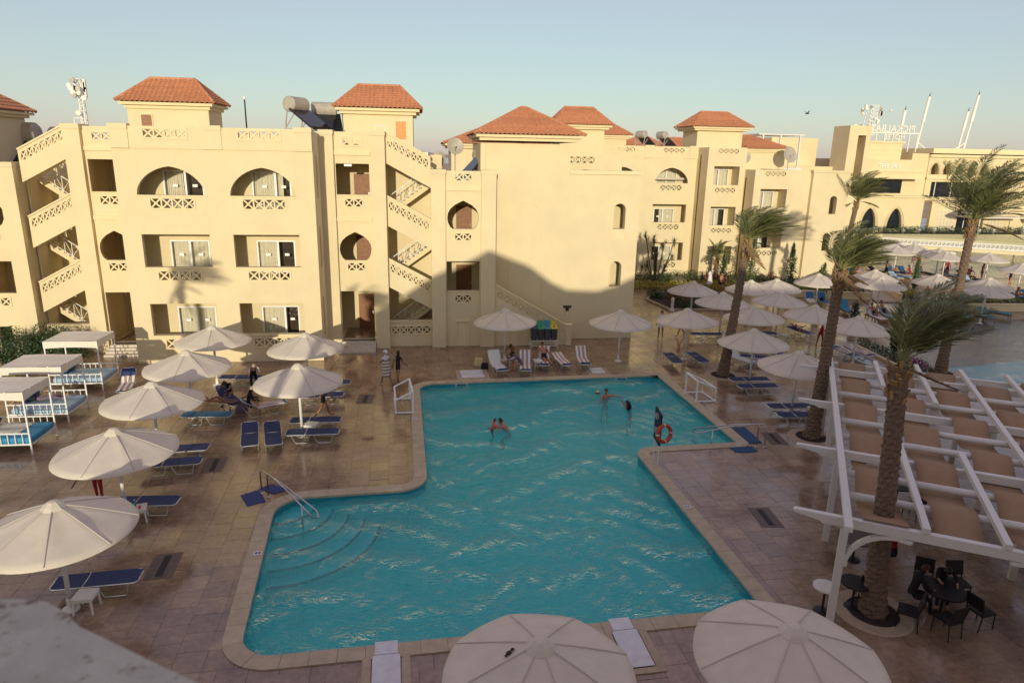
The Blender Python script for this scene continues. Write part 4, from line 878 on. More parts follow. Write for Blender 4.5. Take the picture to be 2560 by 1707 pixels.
for t_ in (.28, .62, .92):
    p = b0.lerp(b1, t_); g = MB(); g.lathe([(.62, -1.4), (.62, -.0), (.7, .3)], 14, (p.x, p.y, .45)); g.build('pier', 'white_paint', BR, world=True, smooth=False)
TW = thing('terrace_wall', 'cream retaining wall with glass rail below the far hotel terrace', 'wall', (72, 92, 0))
g = MB(); g.box(58, 110, 91.6, 92, -1, 1.0); g.build('wall', 'plaster_far', TW, world=True); g = MB(); g.box(58, 110, 92, 99, .5, .7); g.build('terrace_floor', 'grate_stone', TW, world=True); g = MB(); g.box(58, 110, 91.7, 91.74, 1.0, 2.1); g.build('glass_rail', 'rail_glass', TW, world=True)
for k in range(14):
    q = thing('terrace_lamp', 'white globe lamp on the terrace edge behind the glass rail', 'lamp', (60 + k * 3.3, 93 + (k % 3), 0.7), group='globe lamps on the far terrace'); g = MB(); g.lathe([(.05, 0), (.05, .35), (.2, .45), (.27, .65), (.2, .85), (0, .92)], 10); g.build('globe', 'mast_white', q)

# ------------------------------------------------------------------ roof equipment
def solar_heater(label, x, y, z, rz, s=1.0):
    t = thing('solar_water_heater', label, 'water heater', (x, y, z), rz)
    g = MB(); g.M = Matrix.Translation((0, 0, 1.35 * s)) @ Matrix.Rotation(rad(90), 4, 'Y'); g.lathe([(0, -.72 * s), (.34 * s, -.72 * s), (.42 * s, -.64 * s), (.42 * s, .64 * s), (.34 * s, .72 * s), (0, .72 * s)], 20); g.build('tank', 'tank_steel', t, smooth=False)
    g = MB(); g.hexa([(-.9 * s, -1.5 * s, .1), (.9 * s, -1.5 * s, .1), (.9 * s, -.15 * s, 1.05 * s), (-.9 * s, -.15 * s, 1.05 * s), (-.9 * s, -1.55 * s, .18), (.9 * s, -1.55 * s, .18), (.9 * s, -.2 * s, 1.13 * s), (-.9 * s, -.2 * s, 1.13 * s)]); g.build('solar_panel', 'far_glass', t)
    g = MB()
    for xx in (-.7 * s, .7 * s): g.bar((xx, .3 * s, 0), (xx, .1 * s, 1.05 * s), .05); g.bar((xx, -1.5 * s, .05), (xx, .3 * s, .05), .05); g.bar((xx, .3 * s, .05), (xx, -.4 * s, .9 * s), .04)
    g.build('stand', 'tank_steel', t); g = MB(); g.tube([(.95 * s, 0, 1.3 * s), (1.05 * s, 0, 1.2 * s), (1.0 * s, -.6 * s, .5), (.95 * s, -1.4 * s, .15)], .025, 6); g.build('pipe', 'alu', t)
    return t
solar_heater('grey solar water tank end-on at the corner of the loggia block roof', -6.95, 41.4, 12.1, rad(62), 1.0)
solar_heater('grey solar water tank lying along the roof beside the tiled turret', -5.75, 43.6, 12.0, rad(12), 1.0)
solar_heater('pale solar water tank on the far wing parapet beside a turret', 20.6, 65.5, 12.0, rad(118), .8)
solar_heater('pale solar water tank on the far wing roof between two tiled roofs', 22.8, 66, 12.0, rad(112), .8)
for k, (x, y, z) in enumerate(((-24.5, 47, 11.4), (-22.0, 48, 11.2))): solar_heater(['dark cylinder tank behind the zigzag stair rail', 'second dark cylinder tank nearer the corner pilaster behind the stair rail'][k], x, y, z - 1.9, 0, 1.6)
def dish(label, x, y, z, r=.5, az=0, h=1.3):
    t = thing('satellite_dish', label, 'satellite dish', (x, y, z)); g = MB(); g.tube([(0, .1, 0), (0, .1, h)], .04, 6); g.build('mast', 'tank_steel', t)
    g = MB(); g.M = Matrix.Translation((0, 0, h + .1)) @ Matrix.Rotation(az, 4, 'Z') @ Matrix.Rotation(rad(72), 4, 'X'); g.lathe([(0, 0), (r * .5, .03), (r, .13), (r * 1.02, .12), (r * .5, .0), (0, -.03)], 20); g.build('reflector', 'tank_steel', t)
    g = MB(); g.tube([(0, 0, h - r * .6), (0, -r * 1.1, h + .15)], .018, 5); g.box(-.05, .05, -r * 1.2, -r * 1.05, h + .1, h + .22); g.build('feed_arm', 'tank_steel', t); return t
dish('upright grey satellite dish on a mast between the stair and the pyramid roof', 1.95, 43.0, 9.2, .5, rad(10), 2.1); dish('lower grey satellite dish tucked below the upright one', 1.0, 43.3, 9.2, .48, rad(-25), 1.3); dish('grey satellite dish half hidden by the pyramid roof wall', 3.4, 44.5, 9.2, .45, rad(30), 1.5)
for k in range(3): pass
t = thing('solar_panel_rack', 'slanted solar collector rack beside the rooftop dishes', 'solar panel', (2.7, 42.8, 9.2), rad(-75)); g = MB(); g.hexa([(-.9, -.6, .1), (.9, -.6, .1), (.5, .8, 1.5), (-.9, .8, 1.5), (-.9, -.65, .18), (.9, -.65, .18), (.5, .75, 1.58), (-.9, .75, 1.58)]); g.build('collector', 'far_glass', t); g = MB(); g.bar((-.8, .8, 0), (-.8, .8, 1.5), .06); g.bar((.45, .8, 0), (.45, .8, 1.5), .06); g.build('stand', 'tank_steel', t)
dish('dark satellite dish with a shadowed rim on the far wing roof', 29.6, 62.5, 10.2, .62, rad(-10), .9); dish('grey satellite dish near the far wing parapet beside its cast shadow', 36.0, 66, 10.1, .8, rad(15), 1.3)

# ------------------------------------------------------------------ the hotel the photographer stands on (behind the camera; it shades the court)
def sw(s, w): return (s * math.cos(YAW) + w * math.sin(YAW), -s * math.sin(YAW) + w * math.cos(YAW))
HB = thing('hotel_building', 'hotel block across the court whose gabled roofline throws the long court shadow', 'building', (0, -8, 0))
g = MB(); g.M = Matrix.Rotation(-YAW, 4, 'Z')
g.box(-8.0, 60, -16, -6, 0, 9.6)
prof = [(-8.0, 9.5), (-8.0, 9.7), (-7.0, 10.2), (-5.9, 10.95), (-4.6, 11.85), (-3.0, 12.55), (-1.4, 13.4), (.8, 12.62), (1.2, 12.4), (2.3, 11.6), (3.3, 11.15), (5.2, 11.1), (6.4, 11.5), (8.2, 12.4), (10, 13.3), (12, 12.4), (14, 11.4), (26, 11.4), (26, 12), (40, 12), (60, 12), (60, 9.5)]
g.wall(prof, -9.5, -6.0)
g.build('body', 'plaster', HB, world=True)
g = MB(); g.M = Matrix.Rotation(-YAW, 4, 'Z'); g.box(-46, -9.9, -15, -7, 0, 5.4); g.box(-9.9, -8.0, -15, -7, 0, 4.9); g.build('low_wing', 'plaster', HB, world=True)
g = MB(); g.M = Matrix.Rotation(-YAW, 4, 'Z'); g.box(-3, 3, -6, .3, 9.1, 9.35); g.build('balcony_slab', 'plaster', HB, world=True)
# balcony parapet: the plaster ledge in the corner of the picture
LED = [(-.30, .90), (-.40, .965), (-.50, 1.03), (-.60, 1.095), (-.645, 1.14), (-.69, 1.172), (-.76, 1.188), (-.86, 1.19), (-1.6, 1.20), (-2.6, 1.2), (-2.6, .1), (-.9, .1), (.3, .1), (.3, .52), (0, .71)]
PW = thing('balcony_parapet', 'rough plaster balcony ledge with brown specks high above the deck', 'ledge', (-1, .6, 9.35))
g = MB(); g.prism(LED, 9.35, 10.2)
MATS['ledge'] = None; del MATS['ledge']
mat('ledge', (0.47, 0.46, 0.37), 0.95, 0.12, 14, bump=0.6, bscale=60, stain=0.85, stain_col=(0.12, 0.065, 0.03), stain_scale=21)
_n = [n for n in MATS['ledge'].node_tree.nodes if n.type == 'MAP_RANGE'][0]; _n.inputs[1].default_value = .575; _n.inputs[2].default_value = .65
g.build('ledge', 'ledge', PW, world=True, bevel=.03)
# ------------------------------------------------------------------ parasols
def make_parasol(label, cat='parasol'):
    t = thing('parasol', label, cat); H, R, zr = 2.86, 1.72, 2.24
    g = MB(); g.tube([(0, 0, 0), (0, 0, H - .05)], .055, 12); g.build('pole', 'pole_white', t, smooth=True)
    g = MB(); g.lathe([(0, 0), (.2, 0), (.2, .03), (.08, .05), (.075, .3), (.06, .32)], 16); g.build('base_plate', 'pole_white', t)
    # canopy: eight gores, each sagging between its ribs
    nr, ns = 9, 6; N = 8 * ns; vs = []
    for i in range(nr + 1):
        f = i / nr
        for k in range(N):
            a = 2 * math.pi * k / N; loc = (k % ns) / ns; sag = math.sin(math.pi * loc)
            rr = .09 + (R - .09) * f; rr *= 1 - .012 * sag * f
            z = H - .03 - (H - zr) * (f ** 1.12) - .045 * sag * math.sin(math.pi * min(f, .85)) - .012 * sag * f
            vs.append((rr * math.cos(a), rr * math.sin(a), z))
    for k in range(N):
        a = 2 * math.pi * k / N; loc = (k % ns) / ns; sag = math.sin(math.pi * loc); vs.append(((R + .004) * (1 - .012 * sag) * math.cos(a), (R + .004) * (1 - .012 * sag) * math.sin(a), zr - .085 - .02 * sag))
    fs = [(i * N + k, i * N + (k + 1) % N, (i + 1) * N + (k + 1) % N, (i + 1) * N + k) for i in range(nr + 1) for k in range(N)]
    g = MB(); g.add(vs, fs); c = g.build('canopy', 'canvas', t, smooth=False)
    for p in c.data.polygons: p.use_smooth = True
    g = MB()
    for k in range(8):
        a = 2 * math.pi * k / 8; P = []
        for i in range(nr + 1): f = i / nr; rr = .12 + (R - .12) * f; P.append((rr * math.cos(a), rr * math.sin(a), H - .022 - (H - zr) * (f ** 1.12)))
        g.tube(P, .011, 4, cap=False)
    g.build('seam', 'canvas_seam', c)
    g = MB(); m = 24; vs = [(0, 0, H + .10)]
    for f, z in ((.10, H + .085), (.20, H + .0), (.265, H - .085)):
        for k in range(m): a = 2 * math.pi * k / m; w = 1 + .05 * math.cos(8 * a); vs.append((f * w * math.cos(a), f * w * math.sin(a), z))
    fs = [(0, 1 + k, 1 + (k + 1) % m) for k in range(m)] + [(1 + r * m + k, 1 + r * m + (k + 1) % m, 1 + (r + 1) * m + (k + 1) % m, 1 + (r + 1) * m + k) for r in (0, 1) for k in range(m)]
    g.add(vs, fs); g.build('vent_cap', 'canvas', c)
    for k in range(8):
        a = 2 * math.pi * k / 8; g = MB(); g.bar((.06 * math.cos(a), .06 * math.sin(a), H - .12), (1.66 * math.cos(a), 1.66 * math.sin(a), zr - .02), .022); g.build('rib', 'pole_white', t)
    return t
UMB = [  # x, y, label
 (-8.75, 15.7, 'large white parasol over the blue lounger beside the balcony ledge'),
 (-9.2, 20.2, 'white parasol hiding the gardener in red trousers'),
 (-9.77, 24.5, 'white parasol above two navy loungers by a slotted drain, facing the canopy beds'),
 (-9.85, 28.6, 'sunlit white parasol over the resting group near the seated woman in black'),
 (-10.0, 32.8, 'sunlit white parasol nearest the ground-floor loggias in the row along the canopy beds'),
 (-5.44, 31.2, 'white parasol in front of the bay entrance steps, half in shadow'),
 (-4.98, 26.4, 'white parasol with striped palm shadow over the stool between two navy loungers'),
 (4.35, 36.0, 'white parasol standing among the sunbathers beside the recycling bins'),
 (10.65, 35.4, 'lone white parasol in front of the great blank wall with no lounger under it'),
 (14.6, 35.6, 'white parasol with two navy loungers splayed below it near the girl in white'),
 (18.17, 44.0, 'white parasol beside the dark flower bed with the bollard lamp'),
 (18.65, 40.2, 'white parasol behind the leaning palm trunk, stool at its foot'),
 (22.53, 44.4, 'white parasol behind the leaning palm, below the shirtless man on the path'),
 (24.7, 44.9, 'white parasol nearest the narrow climbing shrubs, edge on to the path'),
 (22.55, 40.35, 'white parasol in the middle of the cluster beyond the leaning palm'),
 (18.8, 36.1, 'white parasol standing just past the leaning palm trunk, over no visible stool'),
 (22.5, 36.3, 'white parasol above the woman in red leaning over'),
 (29.2, 47.0, 'white parasol over the bright blue recliners by the planter wall'),
 (23.4, 33.4, 'white parasol over the striped towels beside the dark cypress'),
 (16.2, 30.9, 'white parasol over the navy pair by the palm ring near the pool goal'),
 (16.3, 27.0, 'white parasol over the navy pair beside the pergola post'),
 (1.9, 9.85, 'white parasol below the balcony with a dark stain by its cap, over the pool edge'),
 (6.5, 9.8, 'white parasol below the balcony beside the pergola bracket')]
U0 = make_parasol(UMB[0][2])
U0['group'] = 'white parasols round the pool court'
for i, (x, y, lb) in enumerate(UMB):
    rz = random.uniform(0, .78)
    if i == 0: U0.location = (x, y, 0); U0.rotation_euler.z = .3
    else: _u = copy_tree(U0, (x, y, 0), rz, lb); _u.rotation_euler = (random.uniform(-.022, .022), random.uniform(-.022, .022), rz)
for (x, y) in ((34.9, 48.8), (33.2, 45.6), (47.2, 63.2), (50.4, 68.9), (50.6, 65.2), (49.5, 59.4), (50.6, 61.6), (53.2, 58.4), (38.6, 46.7), (41.5, 45.1), (39.4, 42.9), (50.8, 52.1), (46.0, 70.5)):
    copy_tree(U0, (x, y, 0), random.uniform(0, .78), 'cream parasol on the sunny beach between the lagoon and the far pool', 'parasols on the far beach')
# weathered smudge on the canvas of one parasol under the balcony
_f = [o for o in COL.objects if o.get('label', '').startswith('white parasol below the balcony with a dark stain')][0]
_c = [c for c in _f.children if c.name.startswith('canopy')][0]
_f.rotation_euler = (0, 0, 0.2)
for _k, (_x, _y, _r) in enumerate(((1.35, 9.90, .055), (1.42, 9.95, .04), (1.30, 9.85, .03))):
    _p = Matrix.Rotation(-0.2, 4, 'Z') @ Vector((_x - 1.9, _y - 9.85, 0)); _q = math.hypot(_p.x, _p.y); _z = 2.83 - .62 * (max(0, (_q - .09) / 1.63) ** 1.12)
    g = MB(); g.M = Matrix.Translation((_p.x, _p.y, _z + .012)) @ Matrix.Rotation(math.atan2(_p.y, _p.x), 4, 'Z') @ Matrix.Rotation(.36, 4, 'Y'); g.lathe([(0, .004), (_r * .7, .003), (_r, -.012)], 9); g.build('stain', 'soil', _c)
t = copy_tree(U0, (82, 93, .7), .2, 'grey parasol on the far hotel terrace behind the glass rail', 'parasols on the hotel terrace', 1.5)

# ------------------------------------------------------------------ loungers
def make_lounger(label, tilt=0.0, sling='sling_blue', name='sun_lounger'):
    """local: foot at +Y end, head at -Y end; 2.05 m long, 0.62 wide"""
    t = thing(name, label, 'sun lounger'); z = .36; W = .31
    hinge = -.25; ca, sa = math.cos(tilt), math.sin(tilt)
    def hp(x, d, dz=0): return (x, hinge - d * ca + dz * sa, z + d * sa + dz * ca)
    g = MB()
    for s in (-1, 1): g.tube([(s * W, hinge, z), (s * W, .95, z), (s * (W - .1), 1.02, z)], .017, 6)
    g.tube([(-(W - .1), 1.02, z), (W - .1, 1.02, z)], .017, 6); g.tube([(-W, hinge, z), (W, hinge, z)], .015, 6); g.build('seat_frame', 'alu', t)
    g = MB()
    for s in (-1, 1): g.tube([hp(s * W, 0), hp(s * W, .68), hp(s * (W - .1), .76)], .017, 6)
    g.tube([hp(-(W - .1), .76), hp(W - .1, .76)], .017, 6); g.build('back_frame', 'alu', t)
    def sheet(P, name):
        g = MB(); n = len(P); vs = []
        for q, off in ((P, .012), (P, -.004)): vs += [(a, b, c + off) for a, b, c in q]
        m = n // 3; fs = []
        for i in range(m - 1):
            for k in range(2): fs.append((i * 3 + k, i * 3 + k + 1, (i + 1) * 3 + k + 1, (i + 1) * 3 + k)); fs.append(tuple(n + j for j in (i * 3 + k, (i + 1) * 3 + k, (i + 1) * 3 + k + 1, i * 3 + k + 1)))
        g.add(vs, fs); return g.build(name, sling, t, smooth=True)
    P = []
    for f in np.linspace(0, 1, 8):
        y = hinge + .02 + f * (1.0 - hinge); w = W - (.0 if f < .85 else .06 * (f - .85) / .15); sg = -.02 * math.sin(math.pi * f)
        P += [(-w, y, z + .01), (0, y, z + sg - .008), (w, y, z + .01)]
    sheet(P, 'seat_sling')
    P = []
    for f in np.linspace(0, 1, 6):
        d = .02 + f * .72; w = W - (.0 if f < .8 else .06 * (f - .8) / .2); sg = -.018 * math.sin(math.pi * f); P += [hp(-w, d, .01), hp(0, d, sg - .005), hp(w, d, .01)]
    sheet(P, 'back_sling')
    for y0, y1 in ((.05, .8), (-.78, -.1)):
        for s in (-1, 1):
            g = MB(); g.tube([(s * (W - .02), y0, z - .01), (s * (W - .02), y0 + .16, .03), (s * (W - .02), y0 + .22, .014), (s * (W - .02), y1 - .12, .014), (s * (W - .02), y1 - .06, .03), (s * (W - .02), y1, z - .01)], .014, 6)
            g.build('leg', 'alu', t)
    if tilt > .05: g = MB(); g.tube([hp(W - .03, .45, -.02), (W - .03, -.62, .28)], .01, 5); g.tube([hp(-W + .03, .45, -.02), (-W + .03, -.62, .28)], .01, 5); g.build('back_prop', 'alu', t)
    return t
def at_head_foot(h, f): # head, foot points -> centre and rz (local +Y = foot)
    v = Vector(f) - Vector(h); return ((h[0] + f[0]) / 2, (h[1] + f[1]) / 2, 0), math.atan2(v.y, v.x) - math.pi / 2
LP = {}
def lounger(h, f, label, tilt=0, sling='sling_blue'):
    loc, rz = at_head_foot(h, f); key = (round(tilt, 2), sling)
    if key not in LP:
        t = make_lounger(label, tilt, sling); LP[key] = t; t.location = loc; t.rotation_euler = (0, 0, rz)
    else: t = copy_tree(LP[key], loc, rz, label)
    t['group'] = 'sun loungers round the pool court'; return t
lounger((-9.43, 16.3), (-7.34, 16.45), 'navy sling lounger behind the low stool under the largest parasol')
lounger((-9.82, 20.55), (-7.7, 20.45), 'navy sling lounger with a small drinks table at its side')
lounger((-10.05, 24.4), (-8.03, 24.55), 'navy sling lounger, farther of the pair by the slotted drain')
lounger((-9.95, 23.2), (-7.91, 23.4), 'navy sling lounger, nearer of the pair by the slotted drain')
lounger((-10.05, 27.95), (-8.03, 27.85), 'teal sling lounger beside the resting group', 0, 'sling_teal')
lounger((-9.9, 32.9), (-7.9, 32.7), 'navy lounger close to the loggia block behind the bending visitor')
lounger((-9.2, 30.6), (-8.1, 29.0), 'navy lounger with its head raised beside the woman in a black top', .55)
lounger((-7.0, 26.52), (-6.54, 24.45), 'navy lounger of the end-on pair, farther from the pool', .25)
lounger((-6.17, 26.57), (-5.66, 24.45), 'navy lounger of the end-on pair with sunlit creases', .25)
lounger((-5.58, 26.95), (-3.46, 26.93), 'navy lounger behind the white stool')
lounger((-5.5, 25.68), (-3.4, 25.68), 'navy lounger in front of the white stool under the striped parasol')
lounger((-5.75, 29.9), (-3.72, 30.03), 'navy lounger behind the walking legs')
lounger((-5.6, 31.6), (-3.6, 31.75), 'navy lounger almost hidden behind the parasol by the steps')
lounger((-13.95, 33.0), (-13.55, 31.0), 'lounger with a raised navy back and striped towel beside the canopy beds', .95)
lounger((-7.9, 28.3), (-6.1, 29.3), 'lounger under the seated woman in black', .6, 'sling_teal')
lounger((3.5, 35.0), (3.95, 33.0), 'lounger wrapped in a white towel beside the pool cover', .95)
lounger((5.3, 34.9), (5.05, 32.95), 'lounger of the woman reading, striped towel on its back', .9)
lounger((6.5, 35.7), (6.12, 33.75), 'lounger of the reclining man', .8)
lounger((7.15, 35.6), (7.42, 33.7), 'flat lounger under a striped towel beside the reclining man', .15)
lounger((8.5, 35.7), (8.42, 33.8), 'lounger with raised head under a striped towel, last toward the lone parasol', .75)
lounger((13.57, 35.7), (13.5, 33.7), 'navy lounger on the pool side of the parasol near the girl')
lounger((14.97, 35.75), (15.0, 33.74), 'navy lounger on the palm side of the parasol near the girl')
lounger((16.6, 39.8), (18.5, 39.6), 'navy lounger under the parasol behind the leaning palm')
lounger((20.2, 39.8), (22.2, 39.6), 'navy lounger beside the white stool under the middle parasol')
lounger((15.1, 30.85), (17.15, 30.8), 'navy lounger, farther of the pair by the palm ring')
lounger((15.03, 29.77), (17.09, 29.79), 'navy lounger, nearer of the pair by the palm ring')
lounger((16.9, 35.2), (17.7, 33.5), 'lounger draped with a white sheet beside the leaning palm', .8)
lounger((17.7, 34.9), (19.3, 34.2), 'navy lounger half hidden behind the white draped one')
lounger((15.2, 27.05), (17.2, 26.97), 'navy lounger, farther of the pair beside the pergola')
lounger((15.1, 26.0), (17.1, 25.85), 'navy lounger, nearer of the pair beside the pergola')
lounger((24.9, 36.4), (25.3, 34.4), 'lounger with a striped towel next to the planted kerb', .1)
lounger((24.0, 36.3), (24.3, 34.3), 'blue lounger with a crumpled striped towel by the dark cypress', .1, 'sling_teal')
lounger((23.8, 41.2), (24.5, 39.2), 'lounger of the sleeper in white shorts', .1)
lounger((19.7, 35.6), (20.6, 34.0), 'navy lounger with a steeply raised back beside the woman in red', 1.05)
lounger((30.5, 50.4), (30.0, 48.5), 'bright blue recliner by the planter wall, with a white towel', .9, 'sling_teal')
lounger((31.4, 50.3), (31.0, 48.3), 'bright blue recliner by the planter wall, with a dark bag', .9, 'sling_teal')
# wooden beach loungers with cushions
def wood_lounger(label, h, f, cushion='cushion_blue', tilt=.5):
    loc, rz = at_head_foot(h, f); t = thing('beach_lounger', label, 'sun lounger', loc, rz, 'wooden loungers on the beach')
    g = MB(); g.box(-.34, .34, -.95, 1.0, .24, .32); g.build('frame', 'wood_lounger', t)
    for x in (-.3, .26):
        for y in (-.85, .9): g = MB(); g.box(x, x + .05, y, y + .06, 0, .24); g.build('leg', 'wood_lounger', t)
    g = MB(); g.box(-.31, .31, -.25, .98, .325, .40); g.build('cushion', cushion, t, bevel=.03)
    g = MB(); g.M = Matrix.Translation((0, -.25, .36)) @ Matrix.Rotation(-tilt, 4, 'X'); g.box(-.31, .31, -.72, 0, -.03, .05); g.build('back_cushion', cushion, t, bevel=.03); return t
wood_lounger('wooden lounger with a sunbather, nearer of the pair below the beach parasol', (32.1, 44.9), (32.0, 43.0), 'cloth_white', .4)
wood_lounger('wooden lounger with a sunbather, farther of the pair below the beach parasol', (33.6, 45.6), (33.0, 43.7), 'cushion_pale', .4)
wood_lounger('teal wooden recliner between the palm trunk and the little cypress', (31.6, 47.4), (31.0, 45.6), 'cushion_blue', .95)
wood_lounger('wooden lounger under a turquoise striped towel at the lagoon edge', (39.3, 44.9), (38.8, 43.0), 'towel_turq', .5)
wood_lounger('wooden lounger with a blue cushion and dark bag at the lagoon edge', (40.9, 44.8), (40.3, 42.9), 'cushion_blue', .7)
wood_lounger('blue wooden lounger behind the stool at the lagoon edge', (42.0, 45.6), (42.8, 44.2), 'cushion_blue', 0)
for k in range(16):
    x = 42 + (k % 8) * 1.55 + random.uniform(-.3, .3); y = 61.5 - (k % 8) * .55 + (k // 8) * 3.2 + random.uniform(-.4, .4)
    t = wood_lounger('lounger in the crowded rows along the far pool edge', (x, y + 1), (x + random.uniform(-.3, .5), y - 1), random.choice(['cloth_white', 'cloth_black', 'cushion_pale', 'pillow_navy']), random.choice([0, .5, .8])); t['group'] = 'loungers along the far pool'
for k in range(9):
    x = 39 + k * 1.7; y = 49.5 + random.uniform(-.8, .8) + k * .25
    t = wood_lounger('lounger in the row under the far beach parasols', (x, y + 1), (x + .3, y - 1), random.choice(['cloth_white', 'cushion_blue', 'pillow_navy']), random.choice([0, .5, .8])); t['group'] = 'loungers under the far beach parasols'

# towels and sheets lying on loungers (things of their own)
def drape(name, label, loc, rz, prof, w, m, cat='towel', seed=1):
    """cloth following a profile (y,z), with ripples"""
    r = random.Random(seed); g = MB(); n = 8; vs = []; t0 = bpy.data.objects
    P = []
    for (a, b) in zip(prof[:-1], prof[1:]):
        for k in range(5): P.append((a[0] + (b[0] - a[0]) * k / 5, a[1] + (b[1] - a[1]) * k / 5))
    P.append(prof[-1])
    for i, (y, z) in enumerate(P):
        for k in range(n + 1):
            x = -w + 2 * w * k / n; vs.append((x * (1 + .03 * math.sin(i * .9)), y, z + .012 * math.sin(i * .8 + k * 1.7) + .010 * r.random() - (.03 if k in (0, n) else 0)))
    fs = [(i * (n + 1) + k, i * (n + 1) + k + 1, (i + 1) * (n + 1) + k + 1, (i + 1) * (n + 1) + k) for i in range(len(P) - 1) for k in range(n)]
    g.add(vs, fs); o = g.build(name, m, None, smooth=True); o.location = loc; o.rotation_euler = (0, 0, rz); s = o.modifiers.new('thick', 'SOLIDIFY'); s.thickness = .012; add_props(o, label, cat); return o
def towel_on(h, f, tilt, label, m, y1=.8, seed=1, d=.72, w=.33):
    loc, rz = at_head_foot(h, f); z = .40; return drape('towel', label, loc, rz, [(-.25 - d * math.cos(tilt), z + .03 + d * math.sin(tilt)), (-.25, z), (y1 * .5, z - .012), (y1, z)], w, m, seed=seed)
towel_on((-13.95, 33.0), (-13.55, 31.0), .95, 'striped towel crumpled on the lounger beside the canopy beds', 'towel_stripe', .85, 1, .3)
towel_on((3.5, 35.0), (3.95, 33.0), .95, 'white towel wrapped round the lounger beside the pool cover', 'towel_white', .75, 2)
towel_on((5.3, 34.9), (5.05, 32.95), .9, 'striped towel behind the woman reading', 'towel_stripe', .8, 3)
towel_on((6.5, 35.7), (6.12, 33.75), .8, 'striped towel under the reclining man', 'towel_stripe', .7, 4)
towel_on((7.15, 35.6), (7.42, 33.7), .15, 'striped towel spread over the flat lounger', 'towel_stripe', .75, 5)
towel_on((8.5, 35.7), (8.42, 33.8), .75, 'striped towel hung over the raised lounger toward the lone parasol', 'towel_stripe', .7, 6)
towel_on((16.9, 35.2), (17.7, 33.5), .8, 'white sheet draped over the lounger beside the leaning palm', 'towel_white', .95, 7)
towel_on((24.9, 36.4), (25.3, 34.4), .1, 'striped towel on the lounger next to the planted kerb', 'towel_stripe', .8, 8)
towel_on((24.0, 36.3), (24.3, 34.3), .1, 'crumpled striped towel by the dark cypress', 'towel_stripe', .5, 9, .3)
towel_on((-7.9, 28.3), (-6.1, 29.3), .6, 'striped towel heaped beside the seated woman in black', 'towel_stripe', .9, 10, .3)
towel_on((30.5, 50.4), (30.0, 48.5), .9, 'white towel on the bright blue recliner by the planter wall', 'towel_white', .9, 11, .0 + .05)

# ------------------------------------------------------------------ stools / tables
def make_stool(label):
    t = thing('plastic_stool', label, 'side table'); g = MB(); g.box(-.24, .24, -.24, .24, .40, .45); g.build('table_top', 'plastic_white', t, bevel=.02)
    g = MB(); g.box(-.22, .22, -.22, .22, .34, .40); g.build('apron', 'plastic_white', t)
    for x in (-1, 1):
        for y in (-1, 1): g = MB(); g.tube([(x * .19, y * .19, .36), (x * .22, y * .22, 0)], [.032, .026], 6); g.build('leg', 'plastic_white', t)
    return t
ST = None
for x, y, lb in ((-8.35, 15.65, 'white plastic stool in front of the navy lounger under the largest parasol'), (-8.75, 19.95, 'white plastic side table carrying a bottle and an orange cup'), (-4.6, 26.35, 'white plastic stool between two navy loungers'), (4.72, 35.2, 'white plastic table with a cup beside the parasol pole'), (5.95, 34.5, 'white plastic table with folded paper beside the reclining man'), (18.95, 39.9, 'white plastic stool at the palm side of the parasol pole'), (22.4, 39.0, 'white plastic stool under the middle parasol'), (22.6, 35.3, 'white plastic stool beside the woman in red'), (17.1, 26.5, 'white plastic table between the pair beside the pergola'), (40.1, 43.7, 'white stool between the lagoon-edge loungers')):
    if ST is None: ST = make_stool(lb); ST.location = (x, y, 0); ST['group'] = 'white plastic stools'
    else: copy_tree(ST, (x, y, 0), random.uniform(-.3, .3), lb)
t = thing('water_bottle', 'small clear water bottle on the white side table', 'bottle', (-8.85, 20.02, .45)); g = MB(); g.lathe([(0, 0), (.032, 0), (.034, .02), (.034, .14), (.014, .18), (.014, .2)], 10); g.build('bottle_body', 'bin_blue', t, smooth=True); g = MB(); g.lathe([(.016, .2), (.016, .225), (0, .225)], 10); g.build('cap', 'white_frame', t)
t = thing('drinking_cup', 'small orange cup on the white side table', 'cup', (-8.66, 19.86, .45)); g = MB(); g.lathe([(0, 0), (.03, 0), (.04, .09), (.036, .09), (.028, .01), (0, .01)], 12); g.build('cup_body', 'float_orange', t)
t = thing('drinking_cup', 'white cup on the table beside the parasol pole', 'cup', (4.75, 35.15, .45)); g = MB(); g.lathe([(0, 0), (.035, 0), (.045, .1), (.04, .1), (.03, .01), (0, .01)], 12); g.build('cup_body', 'white_frame', t)

